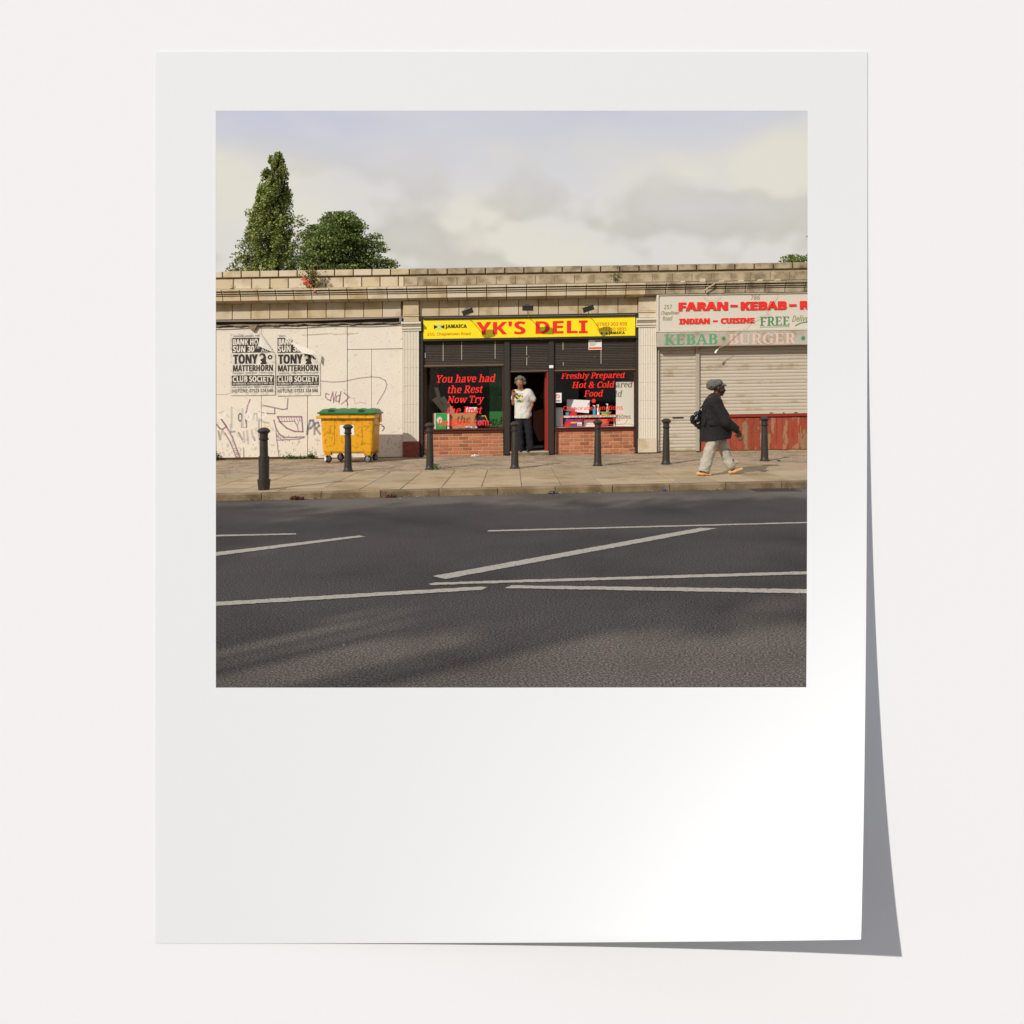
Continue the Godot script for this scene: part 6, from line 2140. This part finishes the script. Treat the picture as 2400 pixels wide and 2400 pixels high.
	for i in 90:
		var d := Vector3(rng.randfn(), rng.randfn(), rng.randfn()).normalized()
		var f := d.dot(fwd)
		if d.y < -0.45 or (f > 0.35 and d.y < 0.62) or (f > 0.1 and d.y < 0.0): continue
		hair.append(limb(hc + Vector3(0, 0.035, 0) + d * 0.108, hc + Vector3(0, 0.035, 0) + d * 0.122, 0.032, 0.026))
	hair.append(limb(hc + Vector3(0, 0.07, 0) - fwd * 0.03, hc + Vector3(0, 0.065, 0) + fwd * 0.02, 0.082, 0.07))
	part(r, "hair", sdf(hair, 0.006, 0.012, [], 0.006, 40.0, 23), M.hair_grey)
	var b := B.new()
	b.lathe([Vector2(0.031, -0.008), Vector2(0.034, 0.0), Vector2(0.031, 0.008)], 14)
	b.box(Vector3(-0.012, -0.012, 0.028), Vector3(0.012, 0.012, 0.038), 0.003)
	part(r, "wristwatch", b.mesh(), M.zinc, hand_dn + Vector3(0.004, 0.025, -0.002))
	# --- the one walking past, in stride
	var k := 0.95
	x = 3.36
	r = thing("person", "person in grey cap and loose black jacket striding along the pavement", "person", Vector3(x, 0.1 + K * x, -13.9))
	r.scale = Vector3.ONE * k
	fwd = Vector3(0.98, -0.05, 0.12).normalized()
	hc = Vector3(0.048, 1.495, 0.0)
	var wr := Vector3(0.325, 0.775, 0.235)
	body = [
		limb(Vector3(-0.01, 0.82, 0), Vector3(-0.04, 1.25, 0), 0.16, 0.17, Vector3(0.85, 1, 1)),
		limb(Vector3(-0.06, 1.27, -0.15), Vector3(-0.06, 1.27, 0.15), 0.06, 0.06),
		limb(Vector3(-0.03, 1.30, 0), Vector3(0.03, 1.43, 0.0), 0.07, 0.058),
		limb(Vector3(-0.06, 1.26, 0.18), Vector3(0.11, 0.93, 0.26), 0.058, 0.046), limb(Vector3(0.11, 0.93, 0.26), wr, 0.044, 0.028),
		limb(Vector3(-0.06, 1.26, -0.18), Vector3(-0.15, 0.95, -0.22), 0.058, 0.046), limb(Vector3(-0.15, 0.95, -0.22), Vector3(-0.02, 0.82, -0.2), 0.044, 0.03),
		limb(Vector3(-0.02, 0.80, 0.09), Vector3(-0.14, 0.43, 0.1), 0.09, 0.06), limb(Vector3(-0.14, 0.43, 0.1), Vector3(-0.265, 0.07, 0.1), 0.055, 0.036),
		limb(Vector3(0.01, 0.80, -0.09), Vector3(0.17, 0.44, -0.09), 0.09, 0.06), limb(Vector3(0.17, 0.44, -0.09), Vector3(0.30, 0.10, -0.09), 0.055, 0.036),
		limb(Vector3(0.30, 0.10, -0.09), Vector3(0.33, 0.075, -0.09), 0.036, 0.032), limb(Vector3(-0.265, 0.07, 0.1), Vector3(-0.22, 0.05, 0.1), 0.036, 0.032)]
	part(r, "body", merged([sdf(body, 0.013, 0.04), sdf(head(hc, fwd, 1.0) + [limb(Vector3(-0.01, 1.36, 0), Vector3(0.03, 1.44, 0.0), 0.066, 0.058)], 0.0055, 0.022),
		sdf(hand(wr, Vector3(0.28, -0.95, -0.1).normalized(), Vector3(0.93, 0.3, 0.1).normalized(), 0.35, 1.08), 0.004, 0.008)]), M.skin_dark)
	face_marks(r, hc, fwd, 1.0, M.band_black)
	# jacket: loose, flaring to the hem
	var jk := [
		limb(Vector3(0.0, 0.60, 0), Vector3(-0.02, 0.95, 0), 0.285, 0.245, Vector3(1, 1, 0.86)),
		limb(Vector3(-0.02, 0.95, 0), Vector3(-0.045, 1.18, 0), 0.235, 0.185, Vector3(1, 1, 1.0)),
		limb(Vector3(-0.055, 1.26, -0.14), Vector3(-0.055, 1.26, 0.14), 0.105, 0.105), limb(Vector3(-0.05, 1.30, 0), Vector3(-0.01, 1.385, 0), 0.11, 0.085),
		limb(Vector3(0.04, 1.02, 0.03), Vector3(0.10, 0.80, 0.04), 0.16, 0.16),
		limb(Vector3(-0.06, 1.25, 0.17), Vector3(0.11, 0.92, 0.265), 0.098, 0.086), limb(Vector3(0.11, 0.92, 0.265), Vector3(0.30, 0.80, 0.24), 0.086, 0.064),
		limb(Vector3(-0.06, 1.25, -0.17), Vector3(-0.15, 0.95, -0.23), 0.095, 0.08), limb(Vector3(-0.15, 0.95, -0.23), Vector3(-0.04, 0.83, -0.21), 0.08, 0.06)]
	part(r, "jacket", sdf(jk, 0.012, 0.05, [[Vector3(0, 0.615, 0), Vector3(0.12, -1, 0.0)], [Vector3(-0.01, 1.405, 0), Vector3(0.35, 0.94, 0).normalized()], [Vector3(0.315, 0.79, 0.24), Vector3(0.85, -0.52, 0).normalized()]], 0.012, 4.5, 24), M.jacket_black)
	part(r, "collar", sdf([limb(Vector3(-0.10, 1.36, -0.04), Vector3(-0.10, 1.36, 0.04), 0.035, 0.035), limb(Vector3(-0.09, 1.37, 0.06), Vector3(0.06, 1.29, 0.09), 0.03, 0.028), limb(Vector3(-0.09, 1.37, -0.06), Vector3(0.06, 1.29, -0.09), 0.03, 0.028), limb(Vector3(0.06, 1.29, 0.085), Vector3(0.13, 1.13, 0.04), 0.028, 0.02)], 0.009, 0.02), M.jacket_black)
	# the jacket's back vent flap and a row of buttons at the cuff
	part(r, "storm_flap", sdf([limb(Vector3(-0.20, 1.16, 0.0), Vector3(-0.235, 0.87, 0.0), 0.05, 0.075, Vector3(0.5, 1, 2.2)), limb(Vector3(-0.12, 1.1, 0.17), Vector3(-0.08, 0.9, 0.215), 0.05, 0.06, Vector3(1.6, 1, 0.5))], 0.012, 0.03, [[Vector3(0, 0.855, 0), Vector3(0.05, -1, 0)]], 0.012, 8.0, 25), M.jacket_black)
	part(r, "trousers", sdf([
		limb(Vector3(-0.02, 0.80, -0.05), Vector3(-0.02, 0.80, 0.05), 0.13, 0.13),
		limb(Vector3(-0.03, 0.76, 0.09), Vector3(-0.135, 0.43, 0.1), 0.115, 0.098), limb(Vector3(-0.135, 0.43, 0.1), Vector3(-0.24, 0.05, 0.1), 0.096, 0.098),
		limb(Vector3(0.03, 0.76, -0.09), Vector3(0.17, 0.44, -0.09), 0.115, 0.095), limb(Vector3(0.17, 0.44, -0.09), Vector3(0.275, 0.16, -0.09), 0.09, 0.09), limb(Vector3(0.29, 0.21, -0.09), Vector3(0.40, 0.225, -0.07), 0.055, 0.022)],
		0.012, 0.025, [[Vector3(-0.24, 0.075, 0.1), Vector3(-0.2, -1.0, 0).normalized()]], 0.024, 7.0, 26), M.trouser_grey)
	part(r, "shoe", sdf([limb(Vector3(-0.325, 0.036, 0.1), Vector3(-0.25, 0.034, 0.1), 0.04, 0.042, Vector3(1, 0.8, 1)), limb(Vector3(-0.25, 0.034, 0.1), Vector3(-0.125, 0.024, 0.1), 0.042, 0.03, Vector3(1, 0.8, 1.1))], 0.008, 0.02, [[Vector3(0, 0.002, 0), Vector3(0, -1, 0)]]), M.shoe_tan)
	part(r, "shoe", sdf([limb(Vector3(0.275, 0.045, -0.09), Vector3(0.35, 0.062, -0.09), 0.04, 0.042, Vector3(1, 0.8, 1)), limb(Vector3(0.35, 0.062, -0.09), Vector3(0.47, 0.10, -0.09), 0.042, 0.03, Vector3(1, 0.8, 1.1))], 0.008, 0.02), M.shoe_tan)
	for q in [[Vector3(-0.20, 0.07, 0.1), 0.0], [Vector3(0.385, 0.10, -0.09), 0.3]]:
		b = B.new()
		b.tube([q[0] + Vector3(0, -0.01, -0.045), q[0] + Vector3(0.01, 0.012, 0), q[0] + Vector3(0, -0.01, 0.045)], [0.009], 6)
		part(r, "shoe_strap", b.mesh(), M.shoe_tan)
	# cap: soft crown, dark band, peak
	part(r, "cap_crown", sdf([limb(Vector3(-0.045, 1.578, 0), Vector3(0.035, 1.60, 0), 0.108, 0.085, Vector3(1.05, 0.78, 1.05)), limb(Vector3(-0.075, 1.545, 0), Vector3(-0.06, 1.545, 0), 0.085, 0.085, Vector3(1, 0.8, 1.1))], 0.008, 0.03, [], 0.012, 12.0, 27), M.cap_grey)
	b = B.new()
	var bp := []
	for i in 15:
		var a := TAU * i / 14.0
		bp.append(Vector3(0.018 + 0.098 * cos(a), 1.548 + 0.035 * cos(a), 0.088 * sin(a)))
	b.tube(bp, [0.012], 6, false)
	part(r, "cap_band", b.mesh(), M.band_black)
	part(r, "cap_peak", sdf([limb(Vector3(0.09, 1.562, -0.03), Vector3(0.09, 1.562, 0.03), 0.05, 0.05, Vector3(1, 0.22, 1)), limb(Vector3(0.13, 1.553, -0.03), Vector3(0.13, 1.553, 0.03), 0.05, 0.05, Vector3(1, 0.22, 1)), limb(Vector3(0.10, 1.585, 0), Vector3(0.12, 1.575, 0), 0.04, 0.03, Vector3(1, 0.4, 1.4))], 0.007, 0.02), M.cap_grey)
	# --- the bag on the far shoulder
	var g := thing("shoulder_bag", "shiny black shoulder bag hanging behind the walking person", "bag", r.position + Vector3(-0.315, 0.95, -0.02) * k)
	g.scale = Vector3.ONE * 0.86
	part(g, "body", sdf([limb(Vector3(-0.06, 0.0, 0), Vector3(0.06, -0.09, 0), 0.075, 0.085, Vector3(1, 1, 0.8)), limb(Vector3(-0.06, 0.02, 0), Vector3(0.03, 0.14, 0), 0.07, 0.05, Vector3(1, 1, 0.7)), limb(Vector3(0.02, 0.1, 0), Vector3(0.06, -0.05, 0), 0.07, 0.09, Vector3(1, 1, 0.7))], 0.01, 0.04, [], 0.022, 11.0, 28), M.bag_black)
	b = B.new()
	b.tube([Vector3(-0.01, 0.15, 0.02), Vector3(0.05, 0.24, 0.03), Vector3(0.14, 0.33, 0.0), Vector3(0.22, 0.40, -0.12)], [0.011], 6)
	b.tube([Vector3(0.02, 0.14, -0.02), Vector3(0.07, 0.24, -0.03), Vector3(0.22, 0.40, -0.14)], [0.009], 6)
	part(g, "strap", b.mesh(), M.bag_black)
	b = B.new()
	b.box(Vector3(-0.02, 0.16, 0.02), Vector3(0.02, 0.19, 0.05), 0.006)
	b.box(Vector3(0.02, 0.20, 0.02), Vector3(0.05, 0.225, 0.05), 0.006)
	part(g, "buckle", b.mesh(), M.zinc)


func merged(meshes: Array) -> ArrayMesh:
	var st := SurfaceTool.new()
	st.begin(Mesh.PRIMITIVE_TRIANGLES)
	for m in meshes: st.append_from(m, 0, Transform3D())
	return st.commit()


func shirt_front(tee: Array, x: float, y: float) -> float:
	# how far forward the shirt reaches at x, y
	var best := 0.0
	for q in tee:
		var s: Vector3 = q[4]
		for t in 21:
			var c: Vector3 = q[0].lerp(q[1], t / 20.0)
			var rad: float = lerpf(q[2], q[3], t / 20.0)
			var d := Vector2((x - c.x) / s.x, (y - c.y) / s.y)
			var left := rad * rad - d.length_squared()
			if left > 0.0: best = maxf(best, c.z + sqrt(left) * s.z)
	return best


func flag_print(r: Node3D, tee: Array) -> void:
	var fx0 := -0.215; var fx1 := -0.035
	var fy0 := 1.17; var fy1 := 1.325
	var n := 18
	var parts := {"flag_green": B.new(), "flag_black": B.new(), "flag_gold": B.new()}
	for i in n:
		for j in n:
			var u := (i + 0.5) / n * 2.0 - 1.0
			var w := (j + 0.5) / n * 2.0 - 1.0
			var kind := "flag_gold" if absf(absf(u) - absf(w)) < 0.17 else ("flag_green" if absf(w) > absf(u) else "flag_black")
			var p := []
			for c in [[i, j], [i + 1, j], [i + 1, j + 1], [i, j + 1]]:
				var px := lerpf(fx0, fx1, float(c[0]) / n)
				var py := lerpf(fy0, fy1, float(c[1]) / n)
				p.append(Vector3(px, py, shirt_front(tee, px, py) + 0.018))
			parts[kind].quad_o(p[0], p[1], p[2], p[3], Vector3.BACK)
	var mats := {"flag_green": M.flag_green, "flag_black": M.band_black, "flag_gold": M.flag_gold}
	for q in parts: part(r, "shirt_print", parts[q].mesh(), mats[q])
	for q in [[1.345, 1.357, -0.20, -0.04], [1.14, 1.15, -0.19, -0.06]]:
		var b := B.new()
		var m := 14
		for i in m:
			if i % 3 == 2: continue
			var p := []
			for c in [[i, 0], [i + 0.8, 0], [i + 0.8, 1], [i, 1]]:
				var px := lerpf(q[2], q[3], float(c[0]) / m)
				var py := lerpf(q[0], q[1], float(c[1]))
				p.append(Vector3(px, py, shirt_front(tee, px, py) + 0.018))
			b.quad_o(p[0], p[1], p[2], p[3], Vector3.BACK)
		part(r, "shirt_print", b.mesh(), M.cap_grey)


# ---------------------------------------------------------------- drain, weeds, litter
func build_small_things() -> void:
	var dx := 3.88
	var dz := kerb_z(3.88) + 0.03
	var r := thing("drain_grate", "rusty iron drain grate with slanting bars in the gutter by the kerb", "drain", Vector3(dx, K * dx, dz))
	var b := B.new()
	for q in [[-0.33, 0.33, 0.0, 0.035], [-0.33, 0.33, 0.365, 0.40], [-0.33, -0.295, 0.035, 0.365], [0.295, 0.33, 0.035, 0.365]]:
		b.box(Vector3(q[0], -0.03, q[2]), Vector3(q[1], 0.008, q[3]), 0.003)
	part(r, "frame", b.mesh(K), M.iron_drain)
	b = B.new()
	b.box(Vector3(-0.3, -0.045, 0.03), Vector3(0.3, 0.0035, 0.37))
	part(r, "sump", b.mesh(K), M.rubber)
	for i in 10:
		b = B.new()
		var x := -0.27 + i * 0.058
		b.hexa([Vector3(x - 0.011, -0.02, 0.04), Vector3(x + 0.011, -0.02, 0.04), Vector3(x + 0.051, -0.02, 0.36), Vector3(x + 0.029, -0.02, 0.36), Vector3(x - 0.011, 0.008, 0.04), Vector3(x + 0.011, 0.008, 0.04), Vector3(x + 0.051, 0.008, 0.36), Vector3(x + 0.029, 0.008, 0.36)])
		part(r, "bar", b.mesh(K), M.iron_drain)
	# weeds at the foot of the walls
	for q in [[690.0, 1066, 0.5, 0.09, "low green weeds along the foot of the painted boards"], [730.0, 1067, 0.16, 0.12, "clump of weeds at the joint of the painted boards"], [508.0, 1064, 0.14, 0.14, "tuft of weeds at the end of the painted boards"]]:
		r = thing("wall_weed", q[4], "weed", Vector3(ax(q[0], 0.09), 0.1 + K * ax(q[0]), az(0.10)))
		var f := B.new()
		f.use_col = true
		for k in 120:
			f.col = leaf_tone(Color(0.06, 0.12, 0.02), 0.4)
			leaf_at(f, Vector3(rng.randf_range(-q[2], q[2]) * 0.5, absf(rng.randfn()) * q[3] * 0.5, rng.randf_range(0, 0.08)), 0.05)
		part(r, "foliage", f.mesh(), M.leaf)
		b = B.new()
		for k in 6:
			var x := rng.randf_range(-q[2], q[2]) * 0.45
			b.tube([Vector3(x, 0, 0.03), Vector3(x + 0.01, q[3] * 0.7, 0.04)], [0.003], 4, false)
		part(r, "stems", b.mesh(), M.bark)
	r = thing("bollard_weed", "sprig of weed at the foot of a bollard before the deli brickwork", "weed", Vector3(-1.44, 0.1 + K * -1.44, -15.95))
	var f2 := B.new()
	f2.use_col = true
	for k in 60:
		f2.col = leaf_tone(Color(0.08, 0.14, 0.025), 0.4)
		leaf_at(f2, Vector3(rng.randfn() * 0.03, rng.randf_range(0.0, 0.11), rng.randfn() * 0.03), 0.04)
	part(r, "foliage", f2.mesh(), M.leaf)
	# litter one can pick out
	var bits := [[-3.10, kerb_z(-3.10) + 0.07, 0.0, 0.06, "dark red crumpled rag lying against the kerb", "rag", "maroon"], [0.60, kerb_z(0.60) + 0.05, 0.0, 0.045, "small dark crumpled wrapper lying against the kerb", "wrapper", "cap_grey"], [-1.76, kerb_z(-1.76) + 0.05, 0.0, 0.05, "brown crumpled leaves and paper against the kerb", "litter", "wood_brown"], [-0.85, -19.55, 0.1, 0.05, "white crumpled napkin on the pavement below the first brick panel", "napkin", "paper"], [-1.95, -19.5, 0.1, 0.05, "white paper scrap by the black post next to the dark red pilaster base", "paper scrap", "paper"], [2.26, kerb_z(2.26) + 0.04, 0.0, 0.028, "blue bottle cap in the gutter", "plastic lid", "box_blue"], [5.28, -16.7, 0.1, 0.03, "blue bottle top beside the bollard before the planks", "screw top", "box_blue"]]
	for q in bits:
		r = thing(q[5].replace(" ", "_"), q[4], q[5], Vector3(q[0], q[2] + K * q[0], q[1]))
		var s: float = q[3]
		if q[6] == "box_blue":
			b = B.new()
			b.lathe([Vector2(0, 0), Vector2(s, 0), Vector2(s, s * 0.9), Vector2(s * 0.85, s), Vector2(0, s)], 12)
			part(r, "cap", b.mesh(), M[q[6]])
		else:
			part(r, "crumple", sdf([limb(Vector3(-s, s * 0.4, 0), Vector3(s, s * 0.35, 0), s * 0.6, s * 0.5, Vector3(1, 0.8, 1)), limb(Vector3(0, s * 0.6, 0.02), Vector3(s * 0.5, s * 0.5, 0), s * 0.5, s * 0.4)], s * 0.16, s * 0.2, [], s * 0.5, 1.2 / s, int(s * 1000)), M[q[6]])
	# fallen leaves and grit: past counting
	b = B.new()
	b.use_col = true
	for i in 900:
		var x := rng.randf_range(-8, 8)
		var z: float
		var y := 0.0
		var u := rng.randf()
		if u < 0.35: z = kerb_z(x) + absf(rng.randfn()) * 0.08 + 0.01
		elif u < 0.62:
			z = -D + 0.2 + absf(rng.randfn()) * 0.3
			y = 0.1
		elif u < 0.85:
			z = rng.randf_range(-19.3, -12.8)
			if z > kerb_z(x) - 0.2: continue
			y = 0.1
		else: z = rng.randf_range(-12, -4.4)
		b.col = [Color(0.24, 0.12, 0.04), Color(0.15, 0.09, 0.04), Color(0.30, 0.20, 0.07), Color(0.55, 0.52, 0.46)][rng.randi_range(0, 3)] * rng.randf_range(0.5, 1.1)
		var sz := rng.randf_range(0.012, 0.045) if y > 0.0 or u < 0.35 else rng.randf_range(0.006, 0.016)
		leaf_at(b, Vector3(x, y + K * x + sz * 0.3 + 0.003, z), sz, 3.0)
	var o := part(self, "fallen_leaves", b.mesh(), M.litter)
	tag(o, "fallen leaves and grit along the gutter and the foot of the walls", "leaves", "", "stuff")
	# a length of broken timber on the ledge over the takeaway sign, and rubble
	r = thing("ledge_batten", "broken pale batten slanting off the cornice above the takeaway sign", "batten", ap(1662, 670, 0.36) + Vector3(0, K * ax(1662), 0))
	b = B.new()
	b.tube([ap(1676, 671.5, 0.38), ap(1651, 687.5, 0.36)], [0.014], 5)
	arch(r, "stick", b, M.wire, ap(1662, 670, 0.36))
	for q in [[1601.5, 661.5, 5.0, 3.0, "small white block on the ledge above the takeaway sign's first letters"], [1648.0, 660.8, 6.0, 7.0, "upright white brick end on the ledge above the takeaway sign"], [1692.0, 665.0, 6.0, 2.2, "flat white tile on the ledge above the second red word"], [1738.0, 664.0, 6.0, 2.5, "flat white tile on the ledge above the number on the takeaway sign"], [1783.0, 663.2, 5.5, 3.6, "white brick end on the ledge above the green word"], [1824.0, 663.6, 6.0, 3.0, "white brick end farthest along the ledge above the takeaway sign"]]:
		r = thing("loose_block", q[4], "block", ap(q[0], 668, 0.3) + Vector3(0, K * ax(q[0]), 0), "loose blocks on the ledge")
		abox(r, "block", M.stone_pale, q[0] - q[2], q[0] + q[2], 668.2 - q[3] * 1.2, 668.2, 0.17, 0.28, 0.008)
